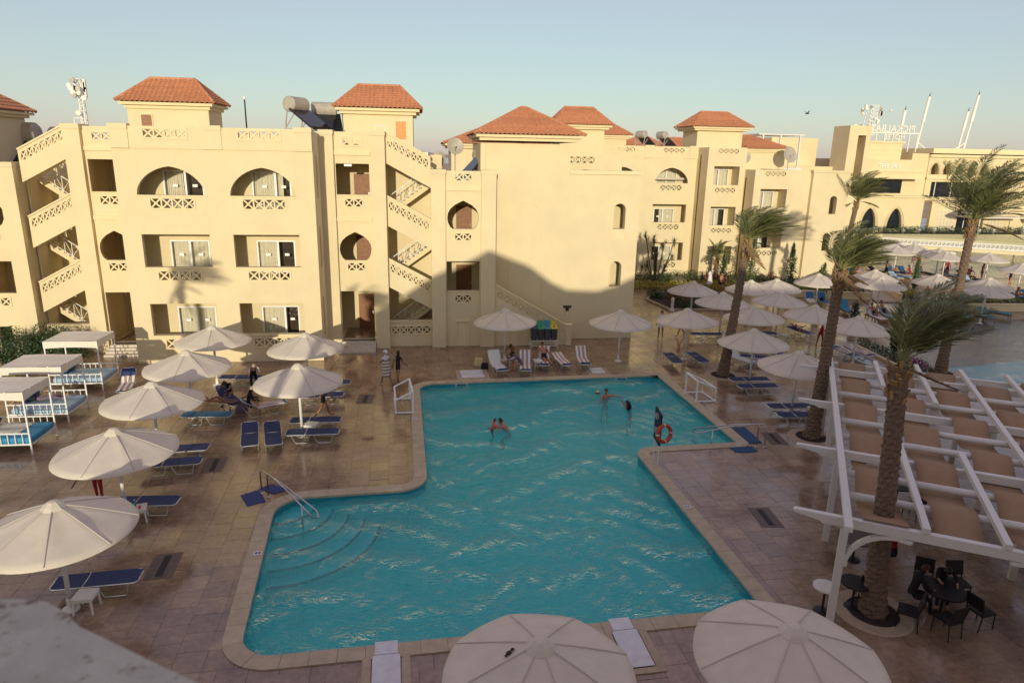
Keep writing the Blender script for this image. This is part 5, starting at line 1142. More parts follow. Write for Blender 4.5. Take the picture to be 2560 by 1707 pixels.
# ------------------------------------------------------------------ canopy day beds
def day_bed(label, x, y, mattress, rz=0.0, w=2.25, d=1.75, roof=True):
    t = thing('canopy_bed', label, 'day bed', (x, y, 0), rz, 'white canopy day beds'); H = 2.4
    for sx in (0, 1):
        for sy in (0, 1):
            g = MB(); px, py = (sx - .5) * w, (sy - .5) * d; g.box(px - .025, px + .025, py - .025, py + .025, 0, H); g.build('post', 'white_frame', t)
    for sy in (0, 1):
        g = MB(); py = (sy - .5) * d
        g.box(-w / 2, w / 2, py - .018, py + .018, .36, .40); g.box(-w / 2, w / 2, py - .018, py + .018, .78, .82)
        n = 9
        for k in range(1, n): xx = -w / 2 + w * k / n; g.box(xx - .012, xx + .012, py - .012, py + .012, .40, .78)
        g.build('side_rail', 'white_frame', t)
    g = MB(); g.box(-w / 2, w / 2, -d / 2 + .03, d / 2 - .03, .32, .37); g.build('bed_base', 'white_frame', t)
    g = MB(); g.box(-w / 2 + .08, w / 2 + .0, -d / 2 + .06, d / 2 - .06, .375, .6); g.build('mattress', mattress, t, bevel=.06)
    g = MB(); g.M = Matrix.Translation((-w / 2 + .35, .25, .72)) @ Matrix.Rotation(rad(35), 4, 'Y'); g.box(-.09, .09, -.45, .45, -.22, .22); g.build('pillow', 'pillow_navy', t, bevel=.07)
    if roof:
        g = MB(); n, m = 8, 6; vs = []
        for i in range(n + 1):
            for j in range(m + 1): u, v = i / n, j / m; vs.append(((u - .5) * (w + .06), (v - .5) * (d + .06), H + .01 - .035 * math.sin(math.pi * u) * math.sin(math.pi * v * 2) ** 2 - .02 * math.sin(5 * u + 3 * v)))
        fs = [(i * (m + 1) + j, (i + 1) * (m + 1) + j, (i + 1) * (m + 1) + j + 1, i * (m + 1) + j + 1) for i in range(n) for j in range(m)]
        g.add(vs, fs); c = g.build('canopy_cloth', 'canvas_bed', t, smooth=True)
        a, b = w / 2 + .035, d / 2 + .035
        for nm, P in (('valance', [(-a, -b), (a, -b)]), ('valance', [(a, -b), (a, b)]), ('valance', [(a, b), (-a, b)]), ('valance', [(-a, b), (-a, -b)])):
            g = MB(); k = 10; vs = []
            for i in range(k + 1): f = i / k; px = P[0][0] + (P[1][0] - P[0][0]) * f; py = P[0][1] + (P[1][1] - P[0][1]) * f; vs += [(px, py, H), (px, py, H - .33 + .05 * math.sin(math.pi * f))]
            g.add(vs, [(2 * i, 2 * i + 2, 2 * i + 3, 2 * i + 1) for i in range(k)]); g.build(nm, 'canvas_bed', c)
    return t
day_bed('canopy bed nearest the ledge with bright blue mattress and a beige cover', -15.6, 26.15, 'cushion_blue')
day_bed('canopy bed with a person in dark clothes lying among patterned towels', -15.78, 29.25, 'cushion_pale')
day_bed('canopy bed closest to the entrance steps with a navy pillow', -16.1, 33.2, 'cushion_pale')
day_bed('distant white canopy bed with two bathers against the gable wall', 39.6, 63.6, 'cushion_pale', 0.1); day_bed('distant white day bed beside the narrow shrub with no one on it', 37.0, 64.2, 'cushion_pale', .1, roof=False) if False else None
t = drape('bed_cover', 'crumpled beige cover on the bright blue mattress', (-15.9, 26.3, 0), rad(90), [(-.8, .62), (-.2, .64), (.5, .63), (.85, .62)], .6, 'towel_white', 'cover', 12)

# ------------------------------------------------------------------ pool goals, rails, mats, sign, bins, covers
def goal(label, pts_front, pts_back, h):
    t = thing('water_polo_goal', label, 'goal', (pts_front[0][0], pts_front[0][1], 0)); a, b = [Vector((*p, .04)) for p in pts_front]; c, d = [Vector((*p, .04)) for p in pts_back]; up = Vector((0, 0, h))
    g = MB(); g.tube([a, a + up, b + up, b], .045, 8); g.build('goal_mouth', 'white_frame', t, world=True)
    g = MB(); g.tube([a, c, c + up * .62, a + up], .04, 8); g.build('side_frame', 'white_frame', t, world=True)
    g = MB(); g.tube([b, d, d + up * .62, b + up], .04, 8); g.build('side_frame', 'white_frame', t, world=True)
    g = MB(); g.tube([c, d], .04, 8); g.tube([c + up * .62, d + up * .62], .04, 8); g.build('back_bar', 'white_frame', t, world=True)
    for p, q in ((a, b), (c, d)):
        for v in (p, q): g = MB(); g.lathe([(.055, -.04), (.055, .05), (0, .05)], 8, tuple(v)); g.build('corner_joint', 'white_frame', t, world=True)
    return t
goal('white pipe goal at the pool edge by the two walking women', [(-.58, 28.3), (-.75, 30.1)], [(-1.32, 28.3), (-1.45, 30.1)], .95)
goal('white pipe goal at the pool edge by the palm ring', [(12.52, 28.7), (12.48, 29.98)], [(13.45, 28.7), (13.34, 30.0)], 1.0)
def rail(label, p0, p1, e0, e1, z0=.88, ze=.42):
    t = thing('pool_handrail', label, 'handrail', (p0[0], p0[1], 0)); A = Vector((*p0, 0)); Bq = Vector((*p1, 0)); E0, E1 = Vector((*e0, ze)), Vector((*e1, ze))
    def side(A, E): k = A.lerp(Vector((E.x, E.y, 0)), .42); return [A, A + Vector((0, 0, z0 - .1)), A + (k - A) * .12 + Vector((0, 0, z0)), k + Vector((0, 0, z0 - .12)), E]
    S0, S1 = side(A, E0), side(Bq, E1); g = MB(); mid = (E0 + E1) / 2 + (E0 - A).normalized() * Vector((.12, .12, 0)).length + Vector((0, 0, -.08))
    g.tube(S0 + [mid] + S1[::-1], .024, 8); g.build('rail_tube', 'steel', t, smooth=True, world=True)
    q = S1[3].lerp(S1[4], .6); g = MB(); g.tube([q, Vector((q.x, q.y, -.6))], .022, 8); g.build('support_post', 'steel', t, smooth=True, world=True)
    for P in (A, Bq): g = MB(); g.lathe([(.06, 0), (.06, .02), (.03, .05)], 10, tuple(P)); g.build('floor_flange', 'steel', t, world=True)
rail('steel handrail over the corner pool steps by the two navy mats', (-5.46, 21.38), (-5.18, 21.1), (-3.37, 19.3), (-3.4, 18.85))
rail('steel handrail at the sharp pool corner by the teal mats', (13.3, 23.58), (12.98, 23.62), (10.8, 24.6), (10.78, 24.15), .95, .45)
def flat_mat(label, pts, m):
    g = MB(); g.prism(pts, .004, .016); o = g.build('rubber_mat', m); add_props(o, label, 'mat')
flat_mat('navy mat on the deck side of the curved-step handrail', [(-6.12, 21.29), (-5.72, 20.53), (-5.21, 20.8), (-5.6, 21.66)], 'mat_blue'); flat_mat('navy mat behind the curved-step handrail, away from the steps', [(-5.62, 21.7), (-5.29, 22.03), (-4.63, 21.58), (-5.05, 21.3)], 'mat_blue')
flat_mat('dark teal mat along the sharp pool corner', [(12.9, 25.6), (13.45, 25.62), (13.4, 23.95), (12.86, 23.95)], 'mat_teal'); flat_mat('dark teal mat at the pergola side of the sharp pool corner', [(11.86, 23.62), (12.80, 23.66), (12.85, 23.15), (11.9, 23.15)], 'mat_teal')
LS = thing('lifebuoy_stand', 'two-legged pool rule sign with dark panel at the rounded pool corner', 'sign', (8.45, 22.6, 0))
for p in ((8.45, 22.75), (8.52, 22.42)): g = MB(); g.tube([(*p, 0), (*p, 1.9)], .028, 8); g.build('leg', 'pole_white', LS, world=True)
g = MB(); g.hexa([(8.40, 22.80, .95), (8.47, 22.80, .95), (8.54, 22.37, .75), (8.47, 22.37, .75), (8.40, 22.80, 2.15), (8.47, 22.80, 2.15), (8.54, 22.37, 1.95), (8.47, 22.37, 1.95)]); g.build('sign_panel', 'sign_navy', LS, world=True)
g = MB()
for z in (1.85, 1.3):
    ctr = Vector((8.425, 22.6, z)); ax = Vector((.07, -.43, 0)).normalized()
    for k in range(12): a = 2 * math.pi * k / 12; b = 2 * math.pi * (k + 1) / 12; g.bar(ctr + ax * .11 * math.cos(a) + Vector((-.02, 0, .11 * math.sin(a))), ctr + ax * .11 * math.cos(b) + Vector((-.02, 0, .11 * math.sin(b))), .02)
    g.bar(ctr + Vector((-.025, 0, -.05)), ctr + Vector((-.025, 0, .06)), .03)
g.build('pictogram', 'sign_print', LS, world=True)
LB = thing('lifebuoy', 'orange lifebuoy with pale bands hanging on the pool sign', 'lifebuoy', (8.62, 22.28, 1.28)); M0 = Matrix.Rotation(rad(-12), 4, 'Z') @ Matrix.Rotation(rad(62), 4, 'Y') if False else Matrix.Rotation(rad(20), 4, 'Z') @ Matrix.Rotation(rad(80), 4, 'X')
def torus_seg(g, R, r, a0, a1, n=12, m=10):
    vs = [((R + r * math.cos(2 * math.pi * j / m)) * math.cos(a0 + (a1 - a0) * i / n), (R + r * math.cos(2 * math.pi * j / m)) * math.sin(a0 + (a1 - a0) * i / n), r * math.sin(2 * math.pi * j / m)) for i in range(n + 1) for j in range(m)]
    g.add(vs, [(i * m + j, i * m + (j + 1) % m, (i + 1) * m + (j + 1) % m, (i + 1) * m + j) for i in range(n) for j in range(m)])
g = MB(); g.M = M0; torus_seg(g, .3, .075, 0, 2 * math.pi, 40); g.build('ring', 'ring_orange', LB, smooth=True)
for k in range(4): g = MB(); g.M = M0; torus_seg(g, .3, .079, k * math.pi / 2 - .09, k * math.pi / 2 + .09, 3); g.build('band', 'ring_band', LB, smooth=True)
# recycling bins on a stand
BS = thing('bin_stand', 'white tube stand carrying the row of recycling bins', 'stand', (6.9, 38.3, 0)); g = MB()
for z in (.2, .5):
    for y in (38.02, 38.55): g.box(6.12, 7.72, y, y + .03, z, z + .03)
    for x in (6.12, 7.69): g.box(x, x + .03, 38.02, 38.58, z, z + .03)
g.build('stand_frame', 'white_frame', BS, world=True)
for x in (6.12, 7.69):
    for y in (38.02, 38.55): g = MB(); g.box(x, x + .03, y, y + .03, 0, .5); g.build('leg', 'white_frame', BS, world=True)
for k, (m, lb) in enumerate((('bin_navy', 'grey recycling bin with a dark blue lid'), ('bin_green', 'grey recycling bin with an open green lid'), ('bin_blue', 'grey recycling bin with an open light blue lid'), ('bin_yellow', 'grey recycling bin with an open yellow lid'))):
    x = 6.33 + k * .395; t = thing('recycling_bin', lb, 'bin', (x, 38.3, .53), 0, 'recycling bins on the stand')
    g = MB(); g.hexa([(-.15, -.2, 0), (.15, -.2, 0), (.15, .2, 0), (-.15, .2, 0), (-.18, -.23, .68), (.18, -.23, .68), (.18, .23, .68), (-.18, .23, .68)]); g.build('bin_body', 'bin_grey', t, bevel=.015)
    g = MB(); g.hexa([(-.185, -.235, .68), (.185, -.235, .68), (.185, .235, .80), (-.185, .235, .80), (-.185, -.235, .72), (.185, -.235, .72), (.185, .235, .86), (-.185, .235, .86)]); g.build('lid_rim', m, t)
    if k: g = MB(); g.hexa([(-.18, .2, .86), (.18, .2, .86), (.18, .24, .86), (-.18, .24, .86), (-.17, .27, 1.1), (.17, .27, 1.1), (.17, .3, 1.1), (-.17, .3, 1.1)]); g.build('open_lid', m, t)
    g = MB(); g.M = Matrix.Translation((0, -.02, .785)) @ Matrix.Rotation(rad(14.5), 4, 'X'); g.lathe([(.07, -.0), (.07, .008), (0, .008)], 12); g.build('slot', 'grate', t)
# wall sign by the outside stair
WS = thing('wall_sign', 'small black plate with faint lettering above a marker on the blank wall', 'sign', (8.75, 40.3, 1.9)); g = MB(); g.box(8.45, 8.95, 40.29, 40.345, 1.98, 2.12); g.build('plate', 'sign_navy', WS, world=True); g = MB(); g.box(8.52, 8.88, 40.283, 40.29, 2.035, 2.06); g.build('lettering', 'grate_stone', WS, world=True)
g = MB(); g.box(8.61, 8.79, 40.29, 40.345, 1.78, 1.98); g.build('marker', 'sign_navy', WS, world=True); g = MB(); g.lathe([(.03, 0), (.05, .1), (.03, .24), (0, .25)], 8, (8.7, 40.28, 1.52)); g.build('lamp', 'mast_white', WS, world=True)
# drains and skimmer covers in the deck
for (x, y, a, lb) in ((-7.18, 17.4, 4, 'slotted drain in a dark stone slab beside the stool'), (10.69, 18.35, -4, 'slotted drain in a dark stone slab on the pergola side'), (-2.78, 30.28, -3, 'slotted drain near the goal by the walking women'), (-7.62, 23.73, 4, 'slotted drain beside the paired loungers under a parasol'), (14.13, 24.35, -6, 'slotted drain beside the handrail with teal mats'), (9.6, 11.9, -28, 'slotted drain in the dark corner by the palm ring')):
    t = thing('floor_drain', lb, 'drain', (x, y, 0), rad(a)); g = MB(); g.box(-.36, .36, -.62, .62, .001, .006); g.build('drain_slab', 'grate_stone', t); g = MB(); g.box(-.09, .09, -.5, .5, .006, .011); g.build('drain_slot', 'grate', t)
def cover(label, x, y, rz, l=1.15, w=.62, narrow=True):
    t = thing('skimmer_cover', label, 'pool cover', (x, y, 0), rz); g = MB()
    P = [(-w * .42, .0), (w * .42, 0), (w * .42, -.38), (w * .5, -.52), (w * .5, -.52 - l), (-w * .5, -.52 - l), (-w * .5, -.52), (-w * .42, -.38)] if narrow else rect(-w, w, -l, 0)
    g.prism(P, .026, .038); g.build('cover_plate', 'cover_white', t); g = MB(); e = w / 2 if narrow else w; y0 = -.45 if narrow else .05; y1 = -.52 - l if narrow else -l
    g.box(-e - .22, -e - .03, y1 - .2, y0, .002, .024); g.box(e + .03, e + .22, y1 - .2, y0, .002, .024); g.box(-e - .03, e + .03, y1 - .2, y1 - .03, .002, .024); g.build('stone_frame', 'kerb_stone', t)
    g = MB(); g.box(-.3, .3, -.44, -.43, .038, .042) if narrow else g.box(-w, w, -l * .5, -l * .5 + .01, .038, .042); g.build('cover_joint', 'grate_stone', t); return t
cover('white skimmer cover with a narrow tongue over the pool edge, next to one parasol only', -1.0, 13.72, PR); cover('white skimmer cover with a narrow tongue over the near pool edge, beside two parasols', 4.62, 13.98, PR)
cover('white hatch cover in the deck at the far pool edge by the white towel lounger', 2.35, 34.25, PR, 1.3, .6, False); cover('white hatch cover in the deck behind the skimmer by the lone parasol', 9.0, 34.2, PR, .95, .38, False)
# ball
t = thing('beach_ball', 'yellow and black ball held by the man in the pool', 'ball', (8.05, 29.75, .22)); g = MB(); g.lathe([(.11 * math.sin(a), -.11 * math.cos(a)) for a in np.linspace(0, math.pi, 9)], 12); g.build('ball_skin', 'towel_yellow', t, smooth=True); g = MB(); g.lathe([(.112 * math.sin(a), -.112 * math.cos(a)) for a in np.linspace(1.2, 1.9, 4)], 12); g.build('stripe', 'cloth_black', t)
# ------------------------------------------------------------------ pergola
PGU = Vector((.5, .866, 0)); PGV = Vector((.866, -.5, 0)); PGO = Vector((9.75, 13.25, 0))
PG = thing('pergola', 'white timber pergola with scalloped beam ends and woven tan fabric strips', 'pergola', tuple(PGO))
def pg(u, v, z): return PGO + PGU * u + PGV * v + Vector((0, 0, z))
ZB = 2.86
for u in (0, 4.2, 8.5, 12.9):
    for v in (0, 4.7, 9.3):
        g = MB(); g.bar(pg(u, v, 0), pg(u, v, 2.7), .17, .17, up=tuple(PGU)); g.build('post', 'white_paint', PG, world=True)
for u in (0, 4.2, 8.5, 12.9):   # main beams with scalloped ends
    z0, z1 = 2.72, 2.95; g = MB(); prof = [(-1.15, z1 - .02), (-1.15, z1 - .07), (-1.0, z1 - .1), (-.8, z1 - .13), (-.72, z0 + .08), (-.55, z0 + .05), (-.5, z0), (9.8, z0), (9.8, z1), (-1.1, z1)]
    n = len(prof); vs = []
    for s in (-.075, .075):
        for v, z in prof: vs.append(tuple(pg(u + s, v, z)))
    tr = tessellate_polygon([[Vector((a, b, 0)) for a, b in prof]]); g.add(vs, [tuple(t) for t in tr] + [tuple(i + n for i in t[::-1]) for t in tr] + [(i, (i + 1) % n, n + (i + 1) % n, n + i) for i in range(n)]); g.build('main_beam', 'white_paint', PG, world=True)
cross = [1.45, 2.85, 5.6, 7.05, 9.95, 11.45]
for u in cross: g = MB(); g.tube([pg(u, .05, ZB), pg(u, 9.7, ZB)], .098, 12); g.build('cross_beam', 'white_paint', PG, smooth=True, world=True)
g = MB(); g.bar(pg(-.75, 0, 3.03), pg(14.3, 0, 3.03), .17, .13); g.build('edge_beam', 'white_paint', PG, world=True)
for u in (13.9,): g = MB(); g.bar(pg(u, -.2, 2.86), pg(u, 9.7, 2.86), .15, .18); g.build('cross_beam', 'white_paint', PG, world=True)
for v, a, b in ((1.62, -.1, 5.1), (3.17, -.1, 5.2), (1.7, 10.9, 14.4), (3.2, 9.6, 14.6), (4.75, -.1, 14.6), (6.3, -.1, 5.2), (6.3, 9.7, 14.6), (7.85, -.1, 14.5)):
    g = MB(); g.bar(pg(a, v, 3.03), pg(b, v, 3.03), .15, .13); g.build('rafter', 'white_paint', PG, world=True)
# fabric strips weaving over and under the beams
allu = sorted(cross + [0, 4.2, 8.5, 12.9, 13.9])
for si, v in enumerate((.82, 2.4, 3.97, 5.52, 7.1, 8.6)):
    pts = []
    for k, u in enumerate(allu):
        over = (k + si) % 2 == 0
        pts.append((u, (3.0 if over else 2.66)))
    path = []
    for (ua, za), (ub, zb) in zip(pts[:-1], pts[1:]):
        for k in range(6):
            f = k / 6; s = f * f * (3 - 2 * f); path.append((ua + (ub - ua) * f, za + (zb - za) * s - .05 * math.sin(math.pi * f)))
    path.append(pts[-1]); g = MB(); vs = []; w = .49
    for i, (u, z) in enumerate(path):
        for q in (-w, -w / 3, w / 3, w): vs.append(tuple(pg(u, v + q + .015 * math.sin(i * .5 + si), z)))
    g.add(vs, [(i * 4 + k, i * 4 + k + 1, i * 4 + k + 5, i * 4 + k + 4) for i in range(len(path) - 1) for k in range(3)]); o = g.build('fabric_strip', 'fabric_tan', PG, smooth=True, world=True); sd = o.modifiers.new('thick', 'SOLIDIFY'); sd.thickness = .01
# curved bracket at the near left post
for (u, v, d) in ((0, .1, 1), (4.2, .1, 1), (0, 4.6, -1), (0, 4.8, 1)):
    g = MB(); P = [pg(u, v, 1.75)] + [pg(u, v + d * (1.0 * (1 - math.cos(a))), 1.75 + .93 * math.sin(a)) for a in np.linspace(.15, math.pi / 2, 9)] + [pg(u, v + d * 1.25, 2.64)]
    for a, b in zip(P[:-1], P[1:]): g.bar(a, b, .1, .13, up=tuple(PGU))
    for p in (P[0], P[-1]): g.lathe([(.0, -.07), (.07, -.05), (.08, 0), (.07, .05), (0, .07)], 10, tuple(p))
    g.build('bracket', 'white_paint', PG, world=True)
# furniture under the pergola
def cafe_chair(label, u, v, rz):
    p = pg(u, v, 0); t = thing('cafe_chair', label, 'chair', tuple(p), rz, 'black chairs under the pergola')
    g = MB(); g.box(-.23, .23, -.22, .22, .42, .47); g.build('seat', 'chair_black', t); g = MB(); g.hexa([(-.23, -.22, .55), (.23, -.22, .55), (.23, -.19, .55), (-.23, -.19, .55), (-.22, -.3, .92), (.22, -.3, .92), (.22, -.27, .92), (-.22, -.27, .92)]); g.build('backrest', 'chair_black', t)
    for x in (-.21, .21):
        g = MB(); g.tube([(x, -.3, .92), (x, -.2, .45), (x, -.25, 0)], .016, 6); g.build('leg', 'chair_black', t); g = MB(); g.tube([(x, .2, .45), (x, .22, 0)], .016, 6); g.build('leg', 'chair_black', t)
def cafe_table(label, u, v, r=.42, m='chair_black'):
    p = pg(u, v, 0); t = thing('cafe_table', label, 'table', tuple(p), 0, 'round tables under the pergola'); g = MB(); g.lathe([(0, .70), (r, .70), (r, .74), (0, .74)], 24); g.build('table_top', m, t); g = MB(); g.lathe([(.22, 0), (.2, .03), (.03, .06), (.03, .7)], 12); g.build('pedestal', 'chair_black', t)
cafe_table('round black table by the second pergola post', 1.0, .55, .36); cafe_table('round white table by the near pergola post', .5, -.15, .3, 'plastic_white'); cafe_table('round brown table under the first fabric strip', 3.4, .7, .5, 'grate_stone'); cafe_table('round table among the black chairs under the middle strip', 1.6, 2.6, .5); cafe_table('round table far down the pergola', 7.6, 2.2, .45)
for i, (u, v, rz) in enumerate(((.75, 1.75, .9), (2.4, 2.3, 2.6), (1.5, 3.4, -1.4), (.8, 2.6, .2), (2.6, 3.1, 3.0), (1.4, .9, -.5), (6.8, 2.6, .4), (8.3, 1.7, 2.8), (3.6, 5.2, 1.0), (1.1, 5.4, .3))):
    cafe_chair(['black chair at the front of the pergola with its back to the court', 'black chair across the table from the front chair', 'black chair beside the draped black jacket', 'black chair next to the palm trunk', 'black chair deep under the middle strip', 'black chair beside the round black table', 'black chair by the far table', 'black chair turned away at the far table', 'black chair beyond the second rafter', 'black chair by the inner pergola post'][i], u, v, rz)

# ------------------------------------------------------------------ palms
def palm(label, base, top, seed, n=30, L=2.4, wind=Vector((1, .12, 0)), blow=.9, ring=True, droop=.6, dry=2, r0=.26, r1=.19, elr=72):
    r = random.Random(seed); t = thing('palm_tree', label, 'palm tree', tuple(base)); b, e = Vector(base), Vector(top); H = (e - b).length
    axis = []
    for i in range(33):
        f = i / 32; p = b.lerp(e, f) + Vector((.10 * math.sin(f * 3.1), .06 * math.sin(f * 4), 0)) * H * .12 * (1 - f) * f * 4 * .4; axis.append(p)
    # trunk of stacked leaf-scar rings
    g = MB(); N = 14; vs = []; m = int(H / .085)
    for i in range(m + 1):
        f = i / m; p = axis[0].lerp(axis[-1], f); k = min(31, int(f * 32)); p = axis[k].lerp(axis[k + 1], f * 32 - k) if f < 1 else axis[-1]
        rr = (r0 + (r1 - r0) * min(1, f * 1.4)) * (1.25 - .25 * min(1, f * 9)); rr *= 1 + (.10 if i % 2 else -.02)
        for q in range(N): a = 2 * math.pi * q / N; w = 1 + .10 * math.sin(q * 2.4 + i * 1.9) + r.uniform(-.05, .05); vs.append((p.x + rr * w * math.cos(a), p.y + rr * w * math.sin(a), p.z + r.uniform(-.012, .012)))
    g.add(vs, [(i * N + q, i * N + (q + 1) % N, (i + 1) * N + (q + 1) % N, (i + 1) * N + q) for i in range(m) for q in range(N)]); trunk = g.build('trunk', 'trunk', t, world=True)
    # cut leaf bases at the top
    g = MB()
    for k in range(46):
        f = 1 - .9 * r.random() / H; a = r.uniform(0, 6.28); p = b.lerp(e, min(1, f)); d = Vector((math.cos(a), math.sin(a), 0)); q = p + d * r1 * .85; g.bar(q, q + d * r.uniform(.08, .16) + Vector((0, 0, r.uniform(.14, .26))), .07, .035, up=tuple(d))
    g.build('leaf_bases', 'trunk_boot', trunk, world=True)
    for k in range(n):
        isdry = k >= n - dry; el = rad(86 - elr * (k / n)) if not isdry else rad(r.uniform(-40, -10)); az = k * 2.39996 + r.uniform(-.3, .3)
        d = (Vector((math.cos(az) * math.cos(el), math.sin(az) * math.cos(el), math.sin(el))) + wind * blow * .35).normalized(); l = L * r.uniform(.82, 1.1) * (.75 if isdry else 1)
        P = [e + Vector((0, 0, .05))]; v = d.copy(); S = 12
        for s in range(S):
            f = s / S; v = (v + wind * (blow * .30 * (.35 + f)) * (.5 if isdry else 1) + Vector((0, 0, -1)) * (droop * .16 * (f + .15))).normalized(); P.append(P[-1] + v * l / S)
        g = MB(); g.tube(P, [.02 * (1 - i / S * .8) for i in range(S + 1)], 5); g.cur = 1
        nl = 44
        for j in range(nl):
            f = .16 + .84 * j / nl; i = min(S - 1, int(f * S)); p = P[i].lerp(P[i + 1], f * S - i); tg = (P[i + 1] - P[i]).normalized(); side = tg.cross(Vector((0, 0, 1)));
            side = side.normalized() if side.length > .05 else Vector((1, 0, 0)); upv = side.cross(tg)
            ll = l * .26 * math.sin(math.pi * min(1, .18 + f * .8)) ** .7
            for sgn in (-1, 1):
                dv = (side * sgn * .75 + tg * .75 + upv * .22 + wind * blow * .30 + Vector((0, 0, -.12)) + Vector((r.uniform(-.12, .12), r.uniform(-.12, .12), r.uniform(-.12, .12)))).normalized(); w = tg.cross(dv); w = (w.normalized() if w.length > .01 else upv) ; wd = dv.cross(w).normalized() * .022
                a = p; c = p + dv * ll; mid = p + dv * ll * .45 + Vector((0, 0, -.01)); c = c + Vector((0, 0, -.10 * ll))
                g.add([tuple(a), tuple(mid + wd), tuple(c), tuple(mid - wd)], [(0, 1, 2, 3)])
        me = bpy.data.meshes.new('frond'); me.from_pydata(g.v, [], g.f); me.materials.append(MATS['rachis']); me.materials.append(MATS['frond_dry' if isdry else 'frond']); me.polygons.foreach_set('material_index', g.mi)
        o = bpy.data.objects.new('frond', me); COL.objects.link(o); o.parent = t; o.location = -parent_world(t)
    if ring:
        g = MB(); g.lathe([(.62, .002), (.62, .03), (.92, .03), (.94, .002)], 30, (b.x, b.y, 0)); g.build('tree_ring', 'kerb_stone', t, world=True); g = MB(); g.lathe([(0, .012), (.63, .012), (.63, .002)], 30, (b.x, b.y, 0)); g.build('soil_bed', 'soil', t, world=True)
    return t
palm('leaning palm beside the navy loungers at the pool edge by the goal', (15.53, 32.56, 0), (16.15, 32.7, 7.0), 1, 30, 2.55, blow=.72, droop=.22, elr=66)
palm('palm with swept fronds rising beside the pergola corner', (15.75, 24.35, 0), (16.0, 24.4, 6.9), 2, 30, 2.35, blow=.8, droop=.25, elr=66)
palm('palm whose trunk passes through the pergola roof', (11.15, 13.6, 0), (10.75, 13.65, 6.5), 3, 14, 2.3, blow=.62, droop=.18, elr=42, dry=1)
palm('tallest palm with a broad crown standing in the lagoon edge', (27.8, 32.2, 0), (28.1, 32.3, 8.1), 4, 46, 3.9, blow=.5, droop=.4, elr=68)
palm('distant palm by the gable wall and far hotel', (37.2, 57.2, 0), (38.3, 57.5, 7.6), 5, 36, 3.3, blow=.5, droop=.4, ring=False, elr=68)
# palms out of view that throw shade on the left block
palm('palm standing off the canopy beds that shades the loggia block', (*sw(-17.2, 4.0), 0), (*sw(-17.2, 4.0), 9.4), 8, 26, 2.6, ring=False)
palm('palm beside the balcony that shades the parasols', (*sw(-8.9, 2.0), 0), (*sw(-8.8, 2.0), 8.4), 9, 22, 2.2, ring=False)

# ------------------------------------------------------------------ shrubs and planting
def leaf_cloud(g, c, rx, ry, rz, n, size, r, shell=.55, flat=0.0):
    for k in range(n):
        while True:
            p = Vector((r.uniform(-1, 1), r.uniform(-1, 1), r.uniform(-1, 1)))
            if shell ** 2 < p.length_squared < 1: break
        wob = 1 + .18 * math.sin(p.x * 5 + c[0]) * math.sin(p.y * 6 + c[1]) + .1 * math.sin(p.z * 9)
        q = Vector((c[0] + p.x * rx * wob, c[1] + p.y * ry * wob, c[2] + p.z * rz * wob)); nrm = (p + Vector((r.uniform(-.8, .8), r.uniform(-.8, .8), r.uniform(-.4, 1)))).normalized()
        u = nrm.cross(Vector((r.uniform(-1, 1), r.uniform(-1, 1), r.uniform(-1, 1)))).normalized(); w = nrm.cross(u); s = size * r.uniform(.6, 1.3)
        g.add([tuple(q - u * s), tuple(q + w * s * .45), tuple(q + u * s), tuple(q - w * s * .45)], [(0, 1, 2, 3)])
def shrub(name, label, cat, parts, stem_h=.4, m='leaf_dark', seed=1, size=.06, dens=900, group=None):
    r = random.Random(seed); c0 = parts[0][0]; t = thing(name, label, cat, (c0[0], c0[1], 0), group=group)
    for i, pt in enumerate(parts):
        c, rad3 = pt[0], pt[1]; mm = pt[2] if len(pt) > 2 else m; g = MB(); vol = rad3[0] * rad3[1] + rad3[1] * rad3[2] + rad3[0] * rad3[2]; leaf_cloud(g, c, *rad3, int(dens * vol), size, r)
        me = bpy.data.meshes.new('foliage'); me.from_pydata(g.v, [], g.f); me.materials.append(MATS[mm]); o = bpy.data.objects.new('foliage', me); COL.objects.link(o); o.parent = t; o.location = -Vector(t.location)
    g = MB()
    for c, rad3, *_ in parts:
        for k in range(3): g.tube([(c[0] + r.uniform(-.1, .1), c[1] + r.uniform(-.1, .1), 0), (c[0] + r.uniform(-.5, .5) * rad3[0], c[1] + r.uniform(-.5, .5) * rad3[1], c[2] + rad3[2] * .5)], [.03, .012], 5)
    g.build('stem', 'stem', t, world=True); return t
shrub('clipped_shrub', 'rounded dark green shrub behind the canopy beds', 'shrub', [((-19.4, 37.1, 1.0), (1.2, .8, 1.0)), ((-20.9, 36.6, .95), (1.4, .9, 1.0)), ((-18.4, 37.3, .8), (.8, .6, .8)), ((-22.4, 35.6, .8), (1.2, .9, .8)), ((-20.6, 33.4, .4), (1.4, 1.2, .5), 'leaf_yellow')], m='leaf_dark', seed=3, size=.06, dens=1500)
r_ = random.Random(5)
hp = [((17.6 + k * .95 + r_.uniform(-.2, .2), 56.4 + r_.uniform(-.4, .5), .3), (.75, .9, .42)) for k in range(13)]
shrub('flower_hedge', 'low yellow-green hedge along the far wing path', 'hedge', hp, m='leaf_yellow', seed=6, size=.08, dens=330)
hp = [((18.4 + k * 1.05 + r_.uniform(-.3, .3), 58.6 + r_.uniform(-.5, .5), .5), (.8, .8, .65), r_.choice(['leaf_dark', 'leaf_dark', 'leaf_red'])) for k in range(13)]
shrub('mixed_hedge', 'dark mixed hedge with reddish tufts under the far wing windows', 'hedge', hp, m='leaf_dark', seed=7, size=.09, dens=260)
